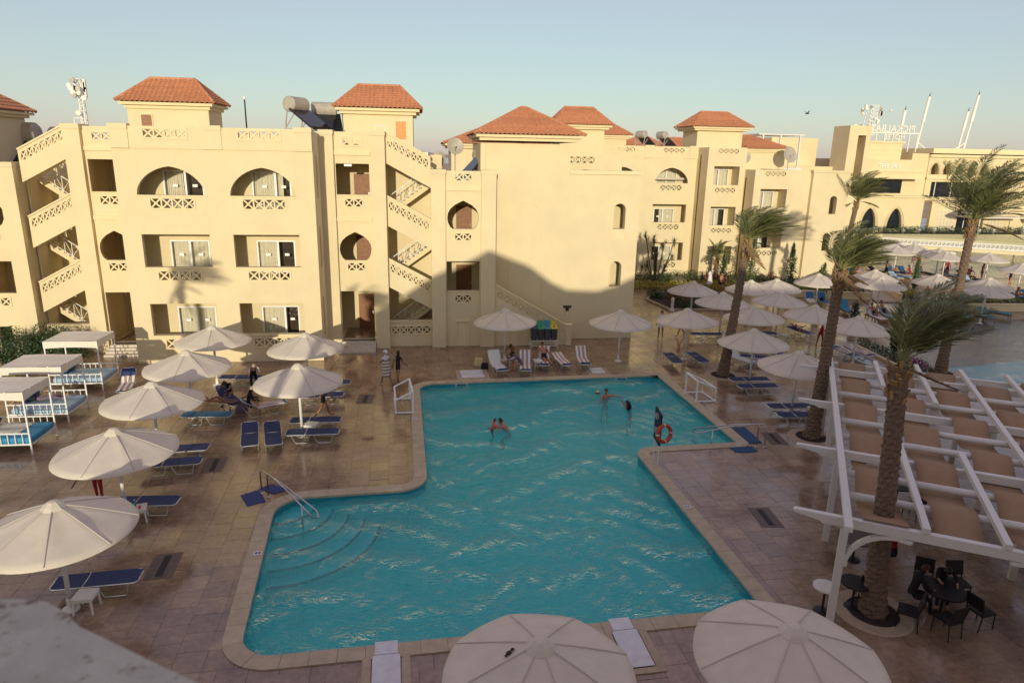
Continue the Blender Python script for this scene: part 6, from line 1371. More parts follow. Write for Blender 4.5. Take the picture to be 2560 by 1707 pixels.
hp = [((28.6 + k * .9, 56.9 + r_.uniform(-.2, .2), .45), (.7, .6, .5), 'leaf_dark' if k < 6 else 'leaf_yellow') for k in range(8)] + [((28.4 + k * .9, 55.6, .25), (.6, .45, .32), 'leaf_yellow') for k in range(6)]
shrub('box_hedge', 'clipped dark hedge with a yellow border between the two narrow shrubs', 'hedge', hp, seed=8, size=.08, dens=300)
# dark bed with kerb and bollard
BED = thing('flower_bed', 'dark triangular flower bed with stone kerb beside the bollard lamp', 'flower bed', (19.8, 50.5, 0)); bp = [(17.7, 51.6), (18.2, 48.1), (23.5, 47.6), (24.8, 50.5), (22.5, 53.6), (19.2, 54.6)]
g = MB(); g.prism(offset_poly(bp, .18), .0, .14, holes=[bp]); g.build('kerb', 'kerb_stone', BED, world=True); g = MB(); g.prism(bp, .0, .1); g.build('soil_bed', 'soil', BED, world=True)
g = MB(); rr = random.Random(9)
for k in range(34):
    while True:
        x, y = rr.uniform(17.8, 24.6), rr.uniform(47.8, 54.4)
        if inside((x, y), bp): break
    leaf_cloud(g, (x, y, .42), .62, .62, .42, 150, .08, rr)
me = bpy.data.meshes.new('bedding_plants'); me.from_pydata(g.v, [], g.f); me.materials.append(MATS['leaf_dark']); o = bpy.data.objects.new('bedding_plants', me); COL.objects.link(o); o.parent = BED; o.location = -Vector(BED.location)
g = MB()
for k in range(9): leaf_cloud(g, (rr.uniform(18.6, 23.5), rr.uniform(48.2, 50.4), .7), .4, .4, .25, 60, .07, rr)
me = bpy.data.meshes.new('red_flowers'); me.from_pydata(g.v, [], g.f); me.materials.append(MATS['leaf_red']); o = bpy.data.objects.new('red_flowers', me); COL.objects.link(o); o['kind'] = 'stuff'; o.parent = BED; o.location = -Vector(BED.location)
t = thing('bollard_lamp', 'short white bollard lamp at the corner of the dark flower bed', 'lamp', (18.25, 47.75, 0)); g = MB(); g.lathe([(.2, 0), (.2, .12), (.11, .16), (.11, .75), (.13, .78), (.12, .95), (.05, 1.03), (0, 1.04)], 14); g.build('lamp_body', 'pole_white', t)
# yucca group
t = thing('yucca_plant', 'spiky many-headed yucca in front of the far wing', 'plant', (21.2, 60.3, 0)); rr = random.Random(11)
for k in range(13):
    x, y, h = rr.uniform(-1.7, 2.0), rr.uniform(-.7, .7), rr.uniform(1.0, 4.2) if k > 2 else (4.4, 3.9, 3.4)[k]
    if k < 3: x = (-1.2, 1.3, .3)[k]
    g = MB(); g.tube([(x * .25, y * .3, 0), (x * .7, y, h * .6), (x, y, h)], [.06, .05, .04], 6); g.build('stem', 'stem', t); g = MB()
    for j in range(70):
        d = Vector((rr.gauss(0, 1), rr.gauss(0, 1), rr.gauss(.5, .8))).normalized(); p = Vector((x, y, h - rr.uniform(0, .5))); s = d.cross(Vector((0, 0, 1))); s = (s.normalized() if s.length > .1 else Vector((1, 0, 0))) * .03; q = p + d * rr.uniform(.35, .65)
        g.add([tuple(p - s), tuple(p + s), tuple(q)], [(0, 1, 2)])
    g.build('leaf_head', 'leaf_dark' if k % 3 else 'leaf_mid', t)
palm('young feathery palm with a short trunk under the far wing windows', (27.0, 60.2, 0), (27.0, 60.2, 2.2), 21, 16, 2.0, blow=.15, ring=False, droop=1.2, dry=0, r0=.2, r1=.15, elr=90)
def column_shrub(name, label, x, y, h, rr_, m, seed, wob=.2, cat='shrub'):
    r = random.Random(seed); t = thing(name, label, cat, (x, y, 0)); g = MB(); K = int(h / .28)
    for k in range(K):
        f = k / K; w = rr_ * (1 - f ** 2.2) * (.8 + wob * math.sin(k * 1.7)) * min(1, .5 + f * 4); leaf_cloud(g, (x + r.uniform(-.08, .08), y, .25 + f * (h - .3)), w + .05, w + .05, .32, 150, .075, r, .4)
    me = bpy.data.meshes.new('foliage'); me.from_pydata(g.v, [], g.f); me.materials.append(MATS[m]); o = bpy.data.objects.new('foliage', me); COL.objects.link(o); o.parent = t; o.location = -Vector(t.location)
    g = MB(); g.tube([(0, 0, 0), (0, 0, h * .8)], [.07, .02], 6); g.build('trunk', 'stem', t); return t
column_shrub('climbing_shrub', 'tall green climbing shrub behind the leaning palm crown', 28.6, 56.7, 5.6, .85, 'leaf_mid', 31, .35); column_shrub('climbing_shrub', 'narrow dark climbing shrub with a loose tip by the day bed', 32.6, 57.0, 4.0, .6, 'leaf_dark', 32, .3); column_shrub('slim_cypress', 'slim dark cypress beside the shirtless man', 25.9, 56.4, 3.1, .32, 'leaf_dark', 33)
column_shrub('slim_cypress', 'dark pointed cypress at the lagoon kerb', 27.7, 35.9, 3.0, .38, 'cypress_leaf', 34, .1, 'tree'); column_shrub('slim_cypress', 'slim sunlit cypress among the far pool loungers', 44.0, 55.9, 2.9, .34, 'leaf_mid', 35, .1, 'tree'); column_shrub('slim_cypress', 'stubby dark cypress by the teal recliner', 30.0, 43.4, 1.6, .45, 'cypress_leaf', 36, .2, 'tree'); column_shrub('slim_cypress', 'sunlit green column shrub behind the palm crown', 40.2, 59.5, 3.0, .4, 'leaf_mid', 37, .1, 'tree'); column_shrub('climbing_shrub', 'loose green vine column under the palm crown on the path', 31.8, 50.8, 3.2, .6, 'leaf_mid', 38, .35)
# planter walls with shrubs on the beach terrace
def planter(label, a, b, m, seed, dens=260, w=.8):
    a, b = Vector((*a, 0)), Vector((*b, 0)); t = thing('planter_wall', label, 'planter', tuple(a)); d = (b - a).normalized(); nn = Vector((-d.y, d.x, 0)); L = (b - a).length
    g = MB(); g.bar(a + Vector((0, 0, .27)), b + Vector((0, 0, .27)), .25, .54); g.build('wall', 'plaster_trim', t, world=True); g = MB(); g.bar(a + Vector((0, 0, .56)), b + Vector((0, 0, .56)), .34, .06); g.build('wall_cap', 'plaster_trim', t, world=True); g = MB(); r = random.Random(seed)
    for k in range(int(L / .6)): p = a + d * (.6 * k + .3) + nn * w; leaf_cloud(g, (p.x, p.y, .62), .6, .7, r.uniform(.3, .55), int(dens), .075, r)
    me = bpy.data.meshes.new('foliage'); me.from_pydata(g.v, [], g.f); me.materials.append(MATS[m]); o = bpy.data.objects.new('foliage', me); COL.objects.link(o); o.parent = t; o.location = -Vector(t.location)
    g = MB(); g.bar(a + nn * w + Vector((0, 0, .2)), b + nn * w + Vector((0, 0, .2)), 1.2, .38); g.build('soil_bed', 'soil', t, world=True)
planter('planter wall with green shrubs behind the bright blue recliners', (29.0, 53.0), (36.6, 51.2), 'leaf_mid', 41); planter('planter wall with flowering shrubs along the lagoon beach', (40.3, 46.9), (52.5, 46.2), 'leaf_mid', 42); planter('planter of low shrubs beside the beach ramp', (38.8, 50.6), (40.6, 55.2), 'leaf_yellow', 43, 200, -.8)
t = thing('planted_kerb', 'low dark planting strip with magenta blossom along the lagoon kerb', 'flower bed', (26.5, 35, 0)); g = MB(); ka, kb = Vector((25.9, 37.6, 0)), Vector((25.9, 31.6, 0)); g.bar(Vector((26.35, 37.4, .06)), Vector((26.0, 31.2, .06)), .2, .12); g.build('kerb', 'plaster_trim', t, world=True); g = MB(); rr = random.Random(44)
for k in range(16): leaf_cloud(g, (26.9 - k * .02, 37.8 - k * .42, .3), .4, .4, .34, 130, .06, rr)
me = bpy.data.meshes.new('foliage'); me.from_pydata(g.v, [], g.f); me.materials.append(MATS['leaf_dark']); o = bpy.data.objects.new('foliage', me); COL.objects.link(o); o.parent = t; o.location = -Vector(t.location); g = MB()
for k in range(4): leaf_cloud(g, (26.6, 31.9 + k * .35, .5), .3, .3, .3, 120, .05, rr)
me = bpy.data.meshes.new('blossom'); me.from_pydata(g.v, [], g.f); me.materials.append(MATS['leaf_magenta']); o = bpy.data.objects.new('blossom', me); COL.objects.link(o); o.parent = t; o.location = -Vector(t.location)
t = thing('ramp_railing', 'slanting steel hand pole beside the beach ramp', 'railing', (39.5, 51.5, 0)); g = MB(); g.tube([(39.0, 50.3, 0), (39.0, 50.3, 1.1), (40.9, 55.0, 1.6), (40.9, 55.0, 0)], .04, 6); g.build('hand_pole', 'steel', t, world=True)
g = MB(); g.prism([(36.4, 50.2), (39.2, 49.6), (41.4, 55.4), (38.4, 56.2)], .004, .10); o = g.build('beach_ramp', 'kerb_stone'); add_props(o, kind='structure')
for k in range(20):
    tt = thing('terrace_plant', 'dark low plant on the far hotel terrace', 'plant', (60.5 + k * 2.2, 95.5, .7), group='plants on the far terrace'); g = MB(); leaf_cloud(g, (0, 0, .5), 1.2, .6, .7, 160, .14, random.Random(200 + k)); g.build('foliage', 'leaf_dark', tt)
# ------------------------------------------------------------------ people
BODY_CACHE = {}
def fk(P):
    g = lambda k, d: P.get(k, d); J = {}
    lean, bend = rad(g('lean', 0)), rad(g('bend', 0)); up = lambda a: Vector((0, math.sin(a), math.cos(a)))
    J['pel'] = Vector((0, 0, 0)); J['spine'] = J['pel'] + up(lean) * .2; J['chest'] = J['spine'] + up(lean + bend * .5) * .22; J['neck'] = J['chest'] + up(lean + bend) * .16
    hd = lean + bend + rad(g('head', 0)); J['head'] = J['neck'] + up(hd) * .11; J['crown'] = J['head'] + up(hd) * .11; tw = rad(g('turn', 0))
    sh = J['chest'] + up(lean + bend) * .10
    for s, n in ((-1, 'l'), (1, 'r')):
        J['sh' + n] = sh + Vector((s * .165, 0, 0)); a = rad(g('arm' + n, 5)); ab = rad(g('ab' + n, 12)); e = rad(g('el' + n, 15)); ei = rad(g('in' + n, 0))
        d = Vector((s * math.sin(ab), math.sin(a) * math.cos(ab), -math.cos(a) * math.cos(ab))); J['elb' + n] = J['sh' + n] + d * .28
        ab2 = ab - ei; d2 = Vector((s * math.sin(ab2), math.sin(a + e) * math.cos(ab2), -math.cos(a + e) * math.cos(ab2))); J['wr' + n] = J['elb' + n] + d2 * .25; J['pm' + n] = J['wr' + n] + d2 * .075
        side = d2.cross(Vector((s, 0, 0)));  side = side.normalized() if side.length > .1 else Vector((0, 1, 0)); acr = side.cross(d2).normalized(); inw = Vector((-s, 0, 0))
        for i, (off, ln) in enumerate(((-.03, .06), (-.01, .075), (.01, .07), (.03, .055))): J['f%d%s' % (i, n)] = J['pm' + n] + side * off + d2 * ln + inw * .015
        J['th' + n] = J['wr' + n] + side * .045 + d2 * .055
        h = rad(g('hip' + n, 0)); k = rad(g('kn' + n, 3)); sp = rad(g('sp' + n, 4)); J['hip' + n] = Vector((s * .09, 0, -.03))
        t = Vector((s * math.sin(sp), math.sin(h) * math.cos(sp), -math.cos(h) * math.cos(sp))); J['kn' + n] = J['hip' + n] + t * .43; b = h - k; t2 = Vector((s * math.sin(sp) * .3, math.sin(b), -math.cos(b))).normalized(); J['an' + n] = J['kn' + n] + t2 * .41
        fb = b + rad(g('foot' + n, 0)); J['to' + n] = J['an' + n] + Vector((s * .03, math.cos(fb), math.sin(fb))) * .17 + t2 * .05
    return J
BONES = [('pel', 'spine', 'hips'), ('spine', 'chest', 'torso'), ('chest', 'neck', 'torso'), ('neck', 'head', 'head'), ('head', 'crown', 'head')]
for n in 'lr':
    BONES += [('chest', 'sh' + n, 'torso'), ('sh' + n, 'elb' + n, 'uarm'), ('elb' + n, 'wr' + n, 'farm'), ('wr' + n, 'pm' + n, 'hand'), ('wr' + n, 'th' + n, 'hand'), ('pel', 'hip' + n, 'hips'), ('hip' + n, 'kn' + n, 'thigh'), ('kn' + n, 'an' + n, 'shin'), ('an' + n, 'to' + n, 'foot')] + [('pm' + n, 'f%d%s' % (i, n), 'hand') for i in range(4)]
RADII = dict(pel=(.155, .115), spine=(.13, .10), chest=(.155, .11), neck=(.06, .06), head=(.078, .09), crown=(.07, .078))
def rr_of(j, fem):
    if j in RADII: a, b = RADII[j]; return (a * (.92 if fem and j in ('chest', 'spine') else 1), b)
    k = j[:-1]; v = dict(sh=.062, elb=.043, wr=.028, pm=.030, th=.010, hip=.095, kn=.058, an=.037, to=.033).get(k, .0095); return (v, v)
def body_mesh(key, P, fem=False):
    if key in BODY_CACHE: return BODY_CACHE[key]
    J = fk(P); names = list(J); idx = {n: i for i, n in enumerate(names)}
    me = bpy.data.meshes.new('body'); me.from_pydata([tuple(J[n]) for n in names], [(idx[a], idx[b]) for a, b, _ in BONES], []); o = bpy.data.objects.new('body_tmp', me); COL.objects.link(o)
    sk = o.modifiers.new('skin', 'SKIN'); sk.use_smooth_shade = True; sk.branch_smoothing = .6
    for n, i in idx.items(): me.skin_vertices[0].data[i].radius = rr_of(n, fem); me.skin_vertices[0].data[i].use_root = (n == 'pel')
    sb = o.modifiers.new('sub', 'SUBSURF'); sb.levels = 1; sb.render_levels = 1
    bpy.context.view_layer.update(); dg = bpy.context.evaluated_depsgraph_get(); res = bpy.data.meshes.new_from_object(o.evaluated_get(dg)); bpy.data.objects.remove(o)
    # region of every face: the nearest bone
    reg = []; segs = [(J[a], J[b], r) for a, b, r in BONES]
    for p in res.polygons:
        c = p.center; best = None; bd = 1e9
        for a, b, r in segs:
            ab = b - a; t = max(0, min(1, (c - a).dot(ab) / max(ab.length_squared, 1e-9))); d = (c - a - ab * t).length - {'torso': .12, 'hips': .12, 'thigh': .07, 'head': .08}.get(r, .03)
            if d < bd: bd = d; best = (r, t)
        reg.append(best)
    BODY_CACHE[key] = (res, reg, J); return BODY_CACHE[key]
WEAR = {'trunks': lambda r, t: r == 'hips' or (r == 'thigh' and t < .35), 'suit': lambda r, t: r in ('hips', 'torso') or (r == 'thigh' and t < .08), 'bikini': lambda r, t: r == 'hips' or (r == 'torso' and .3 < t < .95 and False), 'shirt_pants': None, 'none': lambda r, t: False}
def person(label, loc, rz, P, key, skin='skin', wear='trunks', cloth='cloth_black', hair='hair_dark', longhair=False, fem=False, pitch=0, scale=1.0, seat=None, extra=None, cloth2=None, group=None, cap=None):
    me0, reg, J = body_mesh(key, P, fem); me = me0.copy(); me.materials.clear()
    for m in (skin, cloth, cloth2 or cloth): me.materials.append(MATS[m])
    for p, (r, t) in zip(me.polygons, reg):
        if wear == 'full': mi = 1 if r in ('torso', 'uarm') or (r == 'farm' and t < .5) else (2 if r in ('hips', 'thigh', 'shin') else 0)
        elif wear == 'top': mi = 1 if r in ('torso', 'uarm', 'hips') or (r == 'thigh' and t < .3) or (r == 'farm' and t < .9) else 0
        else: mi = 1 if WEAR[wear](r, t) else 0
        p.material_index = mi; p.use_smooth = True
    z0 = seat if seat is not None else -min(v.co.z for v in me.vertices)
    t = thing('person', label, 'person', loc, rz, group); t.scale = (scale,) * 3
    b = bpy.data.objects.new('body', me); COL.objects.link(b); b.parent = t; b.rotation_euler = (pitch, 0, 0); b.location = (0, 0, z0)
    # hair: cap hugging the skull, open at the face
    up = (J['crown'] - J['head']).normalized(); fw = Vector((1, 0, 0)).cross(up) * -1; fw = Vector((0, up.z, -up.y)); c = J['head'] + up * .055; g = MB(); n, m = 8, 12; vs = []
    for i in range(n + 1):
        th = math.pi * .66 * i / n
        for k in range(m):
            ph = 2 * math.pi * k / m; dx, df = math.sin(th) * math.cos(ph), math.sin(th) * math.sin(ph); lim = 1.0
            if df > .25 and th > 1.0: th2 = 1.0; dx, df = math.sin(th2) * math.cos(ph), math.sin(th2) * math.sin(ph); q = c + Vector((1, 0, 0)) * dx * .086 + fw * df * .098 + up * math.cos(th2) * .125
            else: q = c + Vector((1, 0, 0)) * dx * .092 + fw * (df * .104 - .006) + up * math.cos(th) * .125
            vs.append(tuple(q))
    g.add(vs, [(i * m + k, i * m + (k + 1) % m, (i + 1) * m + (k + 1) % m, (i + 1) * m + k) for i in range(n) for k in range(m)])
    if longhair:
        bk = c - fw * .07; g.tube([tuple(bk), tuple(bk - fw * .04 - up * .14), tuple(bk - fw * .05 - up * .3)], [.075, .075, .035], 8)
    h = g.build('hair', hair, b, smooth=True)
    g = MB(); g.tube([tuple(c + fw * .085 - up * .005), tuple(c + fw * .118 - up * .035), tuple(c + fw * .09 - up * .05)], [.010, .016, .008], 6); g.build('nose', skin, b, smooth=True)
    g = MB()
    for s in (-.034, .034): g.lathe([(0, -.008), (.011, -.004), (.011, .004), (0, .008)], 6, tuple(c + Vector((s, 0, 0)) + fw * .083 + up * .012))
    g.build('eyes', 'hair_dark', b); g = MB(); g.bar(c + fw * .088 - up * .066 + Vector((-.024, 0, 0)), c + fw * .088 - up * .066 + Vector((.024, 0, 0)), .012, .008); g.build('mouth', 'skin_red', b); g = MB()
    for s in (-1, 1): g.lathe([(0, -.03), (.014, -.015), (.016, .01), (0, .03)], 6, tuple(c + Vector((s * .084, 0, 0)) - up * .01))
    g.build('ears', skin, b)
    if cap: g = MB(); g.M = Matrix.Translation(c + up * .03) @ up.to_track_quat('Z', 'Y').to_matrix().to_4x4(); g.lathe([(.104, 0), (.1, .06), (.07, .105), (0, .12)], 14); g.box(-.07, .07, .06, .2, -.005, .008) if True else None; g.build('cap', cap, b, smooth=False)
    if extra: extra(b, J)
    return t
def skirt(m, r0, r1, ztop, zbot, lean=0, name='dress'):
    def f(b, J):
        g = MB(); n = 20; vs = []
        for i in range(7):
            t = i / 6; z = ztop + (zbot - ztop) * t; r = r0 + (r1 - r0) * t
            for k in range(n): a = 2 * math.pi * k / n; w = 1 + .05 * math.cos(a * 5 + t * 2) * t; vs.append((r * w * math.cos(a), r * .72 * w * math.sin(a), z))
        g.add(vs, [(i * n + k, i * n + (k + 1) % n, (i + 1) * n + (k + 1) % n, (i + 1) * n + k) for i in range(6) for k in range(n)]); g.build(name, m, b, smooth=True)
    return f
STAND = dict(arml=8, armr=-4, ell=20, elr=15, hipl=4, hipr=-3); WALK = dict(lean=4, hipl=22, knl=8, hipr=-18, knr=22, arml=-20, armr=22, ell=15, elr=25); BENDF = dict(lean=40, bend=38, hipl=-8, hipr=8, knl=10, knr=15, arml=45, armr=50, ell=25, elr=25, head=10)
SIT = dict(lean=8, bend=10, hipl=84, hipr=80, knl=80, knr=76, arml=25, armr=30, ell=50, elr=45, inl=15, inr=15, head=15); SITR = dict(lean=22, bend=25, hipl=86, hipr=80, knl=84, knr=60, arml=55, armr=60, ell=40, elr=40, inl=20, inr=20, head=25)
LONG = dict(lean=-38, bend=4, hipl=82, hipr=92, knl=2, knr=48, arml=-20, armr=-25, abl=40, abr=40, ell=50, elr=55, inl=30, inr=30, head=28); LIE = dict(lean=0, hipl=4, hipr=16, knl=6, knr=38, arml=10, armr=150, abl=25, abr=25, ell=20, elr=60)
SWIM = dict(lean=14, bend=8, arml=85, armr=70, abl=35, abr=70, ell=15, elr=10, hipl=20, hipr=10, knl=30, knr=40, head=-8)
person('woman in a striped towel dress and white cap walking by the pool corner', (-1.91, 32.15, 0), rad(30), dict(WALK, arml=20, armr=25, ell=60, elr=60, inl=30, inr=30), 'towelw', 'skin_tan', 'suit', 'cloth_white', 'hair_grey', fem=True, extra=skirt('dress_stripe', .19, .24, .42, -.42), cap='cloth_white', scale=1.0)
def ytowel(b, J):
    g = MB(); g.hexa([(-.24, -.02, -.62), (-.12, -.02, -.62), (-.12, .06, -.62), (-.24, .06, -.62), (-.22, -.04, .5), (-.10, -.04, .5), (-.10, .06, .5), (-.22, .06, .5)]); g.build('towel', 'towel_yellow', b)
person('woman in a black swimsuit with a yellow towel on her shoulder', (-1.35, 32.2, 0), rad(-40), dict(WALK, hipl=16, hipr=-24), 'walkw', 'skin_tan', 'suit', 'cloth_black', 'hair_brown', fem=True, extra=ytowel)
person('person in a striped shirt and dark trousers bending over a lounger', (-8.0, 31.6, 0), rad(-160), dict(BENDF, lean=28, bend=30), 'bend', 'skin', 'full', 'shirt_stripe', 'hair_grey', cloth2='cloth_black')
person('grey-haired woman in black sitting sideways on a lounger', (-7.55, 28.55, 0), rad(-75), SIT, 'sit', 'skin', 'top', 'cloth_black', 'hair_grey', fem=True, seat=.5)
person('woman in a black top sitting forward on the deck bed', (-8.75, 30.4, 0), rad(170), SITR, 'sitr', 'skin_tan', 'suit', 'cloth_black', 'hair_brown', fem=True, seat=.5)
person('woman in a patterned wrap lying beside the teal lounger', (-8.6, 29.1, 0), rad(80), LIE, 'lie', 'skin_tan', 'suit', 'cloth_purple', 'hair_grey', fem=True, seat=.5, pitch=rad(90))
person('bather striding behind the striped-shadow parasol, only legs showing', (-4.35, 28.1, 0), rad(-75), WALK, 'walk', 'skin_tan', 'trunks', 'cloth_black', 'hair_brown')
def tool(b, J):
    g = MB(); p = J['pmr']; g.tube([tuple(p), tuple(p + Vector((.05, .45, -.35)))], .018, 6); g.build('hand_tool', 'cloth_black', b)
person('gardener in yellow shirt and red trousers behind the parasol', (-10.5, 21.4, 0), rad(165), dict(STAND, abl=25, abr=30), 'gard', 'skin_tan', 'full', 'cloth_yellow', 'hair_dark', cloth2='cloth_red', extra=tool)
person('person in dark clothes lying on the patterned towels of the canopy bed', (-16.0, 29.3, 0), rad(-85), LIE, 'lie', 'skin', 'full', 'cloth_black', 'hair_dark', cloth2='cloth_purple', seat=.74, pitch=rad(90))
person('man sitting bent over beside the parasol pole and table', (4.75, 35.75, 0), rad(160), SITR, 'sitr', 'skin_tan', 'trunks', 'cloth_black', 'hair_brown', seat=.5)
def book(b, J):
    g = MB(); p = (J['pml'] + J['pmr']) / 2; g.hexa([tuple(p + Vector(q)) for q in ((-.16, .0, -.02), (0, .03, -.06), (0, .05, -.05), (-.16, .02, 0), (-.16, .1, .18), (0, .13, .14), (0, .14, .15), (-.16, .11, .19))]); g.hexa([tuple(p + Vector(q)) for q in ((0, .03, -.06), (.16, .0, -.02), (.16, .02, 0), (0, .05, -.05), (0, .13, .14), (.16, .1, .18), (.16, .11, .19), (0, .14, .15))]); g.build('magazine', 'cloth_white', b)
person('woman in a pale top reading a magazine on the lounger edge', (4.98, 33.9, 0), rad(105), dict(SITR, lean=30), 'read', 'skin', 'top', 'cloth_purple', 'hair_dark', fem=True, seat=.5, extra=book)
person('man in black trunks reclining on a striped towel', (6.35, 34.75, 0), rad(192), LONG, 'long', 'skin_red', 'trunks', 'cloth_black', 'hair_dark', seat=.52)
person('man standing in the pool holding a ball at arm length', (8.45, 29.75, 0), rad(180), dict(SWIM, lean=4, bend=3, arml=40, armr=60, abl=78, abr=25, hipl=4, hipr=-4, knl=5, knr=5), 'swim1', 'skin_red', 'trunks', 'cloth_black', 'hair_brown', seat=-.42)
person('dark-haired woman in the pool with an arm raised', (9.35, 28.5, 0), rad(60), dict(SWIM, arml=150, armr=80), 'swim2', 'skin', 'suit', 'cloth_black', 'hair_dark', longhair=True, fem=True, seat=-.60)
person('man leaning through the water toward the child', (3.5, 26.5, 0), rad(75), dict(SWIM, lean=38, bend=10, head=-30, hipl=60, hipr=50, knl=70, knr=60), 'swim3', 'skin_red', 'trunks', 'cloth_olive', 'hair_dark', seat=-.36)
def bands(b, J):
    for n in 'lr': g = MB(); c = J['sh' + n].lerp(J['elb' + n], .5); g.M = Matrix.Translation(c) @ (J['elb' + n] - J['sh' + n]).to_track_quat('Z', 'Y').to_matrix().to_4x4(); g.lathe([(.05, -.11), (.10, -.09), (.115, 0), (.10, .09), (.05, .11)], 12); g.build('arm_float', 'float_orange', b, smooth=True)
person('small child with orange arm floats in the pool', (2.7, 26.45, 0), rad(-80), dict(SWIM, arml=30, armr=30, abl=60, abr=60), 'swim4', 'skin_red', 'trunks', 'cloth_red', 'hair_brown', seat=-.24, scale=.66, extra=bands)
person('girl in a long white shirt standing by the path', (14.71, 40.1, 0), rad(150), STAND, 'stand', 'skin_tan', 'top', 'cloth_white', 'hair_brown', longhair=True, fem=True, extra=skirt('cloth_white', .17, .2, .3, -.22, name='shirt_tail'))
person('person walking half hidden behind the parasol near the girl', (16.2, 40.6, 0), rad(100), WALK, 'walk', 'skin_tan', 'trunks', 'cloth_black', 'hair_brown')
person('woman in a white dress walking along the hedge path', (24.6, 56.0, 0), rad(20), dict(WALK, hipl=12, hipr=-10), 'walkd', 'skin_tan', 'suit', 'cloth_white', 'hair_dark', fem=True, extra=skirt('cloth_white', .17, .3, .4, -.45))
person('shirtless man in dark trunks walking along the hedge path', (25.0, 54.6, 0), rad(200), WALK, 'walk', 'skin_red', 'trunks', 'cloth_black', 'hair_dark')
person('child walking beside the shirtless man', (25.5, 54.2, 0), rad(200), WALK, 'walk', 'skin_red', 'trunks', 'cloth_black', 'hair_dark', scale=.65)
person('woman in red leaning forward beside the stool', (23.9, 37.5, 0), rad(-60), dict(BENDF, lean=22, bend=25), 'bend2', 'skin_tan', 'top', 'cloth_red', 'hair_dark', fem=True, cloth2='cloth_red')
person('sleeper in white shorts on the lounger', (24.1, 40.3, 0), rad(165), LIE, 'lie', 'skin_tan', 'trunks', 'cloth_white', 'hair_dark', seat=.48, pitch=rad(90))
person('sunbather on the nearer wooden lounger', (32.05, 44.2, 0), rad(182), LONG, 'long', 'skin_tan', 'trunks', 'cloth_black', 'hair_dark', seat=.5); person('sunbather on the farther wooden lounger', (33.35, 44.9, 0), rad(198), LONG, 'long', 'skin_red', 'trunks', 'cloth_black', 'hair_dark', seat=.5)
person('bather sitting upright on the distant canopy bed', (39.0, 63.6, 0), rad(-90), SIT, 'sit', 'skin_red', 'trunks', 'cloth_black', 'hair_dark', seat=.7); person('bather lying on the distant canopy bed', (40.0, 63.5, 0), rad(90), LONG, 'long', 'skin_red', 'trunks', 'cloth_black', 'hair_dark', seat=.7)
person('guest sitting at the table under the front of the pergola', tuple(pg(1.5, 1.9, 0)), rad(-100), SIT, 'sit', 'skin_red', 'full', 'cloth_black', 'hair_brown', seat=.5, cloth2='cloth_black'); person('guest in red sitting under the second pergola bay', tuple(pg(3.4, 1.7, 0)), rad(60), SIT, 'sit', 'skin_red', 'full', 'cloth_red', 'hair_dark', seat=.5, cloth2='cloth_black'); person('guest in dark clothes sitting under the pergola beside the rafter', tuple(pg(2.5, 2.7, 0)), rad(150), SITR, 'sitr', 'skin', 'full', 'cloth_black', 'hair_dark', seat=.5, cloth2='cloth_black')
rq = random.Random(77)
for k in range(30):
    if k < 16: x, y = rq.uniform(56, 88), rq.uniform(66, 84); q = ('SW', -.55)
    else: q = None; x = rq.uniform(41, 55); y = 60.6 - (x - 42) * .3 + rq.uniform(-.5, 3.6)
    if k < 16 and not inside((x, y), FARPOOL): continue
    if q: person('bather wading in the far pool', (x, y, 0), rq.uniform(0, 6.28), dict(SWIM, arml=40, armr=35), 'swimf', rq.choice(['skin_red', 'skin_tan']), 'trunks', 'cloth_black', rq.choice(['hair_dark', 'hair_brown']), seat=-.45 + rq.uniform(-.2, .25), group='bathers in the far pool')
    else:
        pose = rq.choice([('sit', SIT, .5), ('walk', WALK, None), ('long', LONG, .5), ('stand', STAND, None)]); person('guest among the rows of loungers by the far pool', (x, y, 0), rq.uniform(0, 6.28), pose[1], pose[0], rq.choice(['skin_red', 'skin_tan']), rq.choice(['trunks', 'suit']), rq.choice(['cloth_black', 'cloth_red', 'pillow_navy']), 'hair_dark', seat=pose[2], group='guests by the far pool')
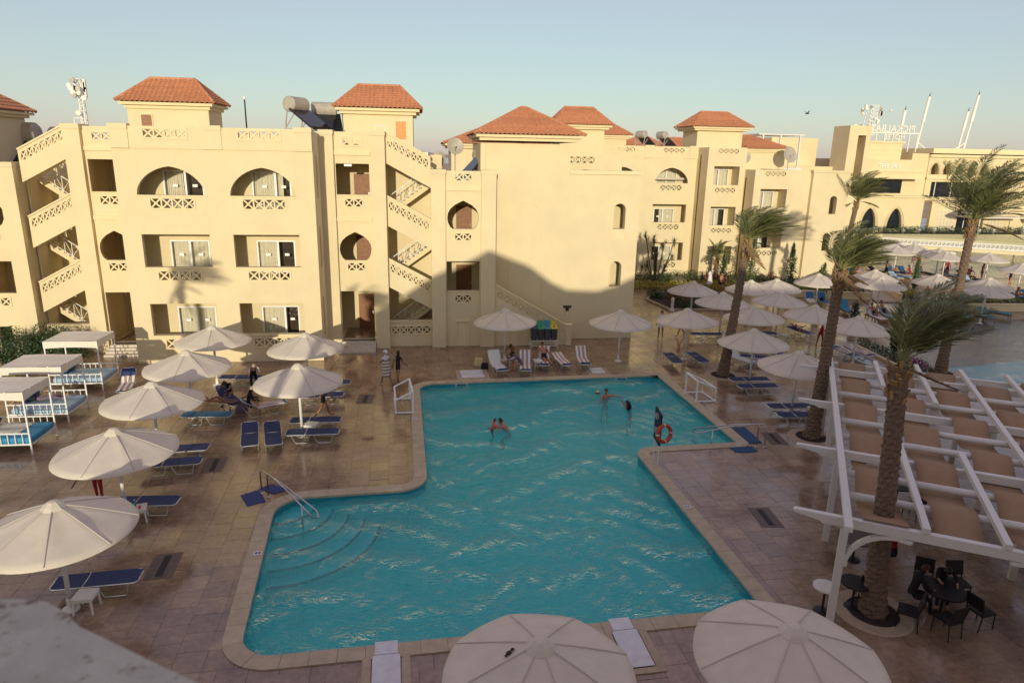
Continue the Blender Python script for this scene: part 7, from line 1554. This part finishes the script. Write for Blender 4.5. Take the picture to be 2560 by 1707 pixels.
for k in range(7):
    x = 41 + k * 1.9; y = 49.6 + rq.uniform(-.5, 1.2); pose = rq.choice([('sit', SIT, .5), ('long', LONG, .5)]); person('guest resting under the far beach parasols', (x, y, 0), rq.uniform(0, 6.28), pose[1], pose[0], rq.choice(['skin_red', 'skin_tan']), 'trunks', rq.choice(['cloth_black', 'pillow_navy']), 'hair_dark', seat=pose[2], group='guests under the far beach parasols')
person('bather with a dark suit sitting under the lagoon-edge parasol', (40.5, 45.9, 0), rad(140), SIT, 'sit', 'skin_tan', 'suit', 'cloth_purple', 'hair_brown', fem=True, seat=.5)
# a bag and a few loose things
def bag(label, x, y, z, m, s=1.0):
    t = thing('beach_bag', label, 'bag', (x, y, z)); g = MB(); g.hexa([(-.2 * s, -.11 * s, 0), (.2 * s, -.11 * s, 0), (.2 * s, .11 * s, 0), (-.2 * s, .11 * s, 0), (-.16 * s, -.05 * s, .34 * s), (.16 * s, -.05 * s, .34 * s), (.16 * s, .05 * s, .34 * s), (-.16 * s, .05 * s, .34 * s)]); g.build('bag_body', m, t, bevel=.04); g = MB(); g.tube([(-.1 * s, 0, .32 * s), (-.08 * s, 0, .5 * s), (.08 * s, 0, .5 * s), (.1 * s, 0, .32 * s)], .012, 6); g.build('strap', m, t)
bag('black bag leaning on the white towel lounger', 3.1, 34.5, 0, 'cloth_black'); bag('yellow towel bag beside the white towel lounger', 2.85, 35.1, 0, 'towel_yellow', 1.3); bag('dark bag on the bright blue recliner', 31.0, 49.2, .4, 'cloth_black', .8); bag('purple bag on the deck beside the lying woman', -7.95, 29.0, 0, 'cloth_purple', 1.3)
t = thing('bird', 'small dark bird flying in the sky over the far wing', 'bird', (30.5, 54, 14.6)); g = MB(); g.tube([(-.16, 0, 0), (0, 0, .02), (.2, 0, .02)], [.02, .06, .03], 6); g.build('bird_body', 'cloth_black', t); g = MB(); g.add([(0, 0, .04), (.12, 0, .04), (.0, -.4, .22), (-.05, -.36, .22)], [(0, 1, 2, 3)]); g.add([(0, 0, .04), (.12, 0, .04), (.0, .4, .22), (-.05, .36, .22)], [(0, 1, 2, 3)]); g.build('wings', 'cloth_black', t)
# ------------------------------------------------------------------ air
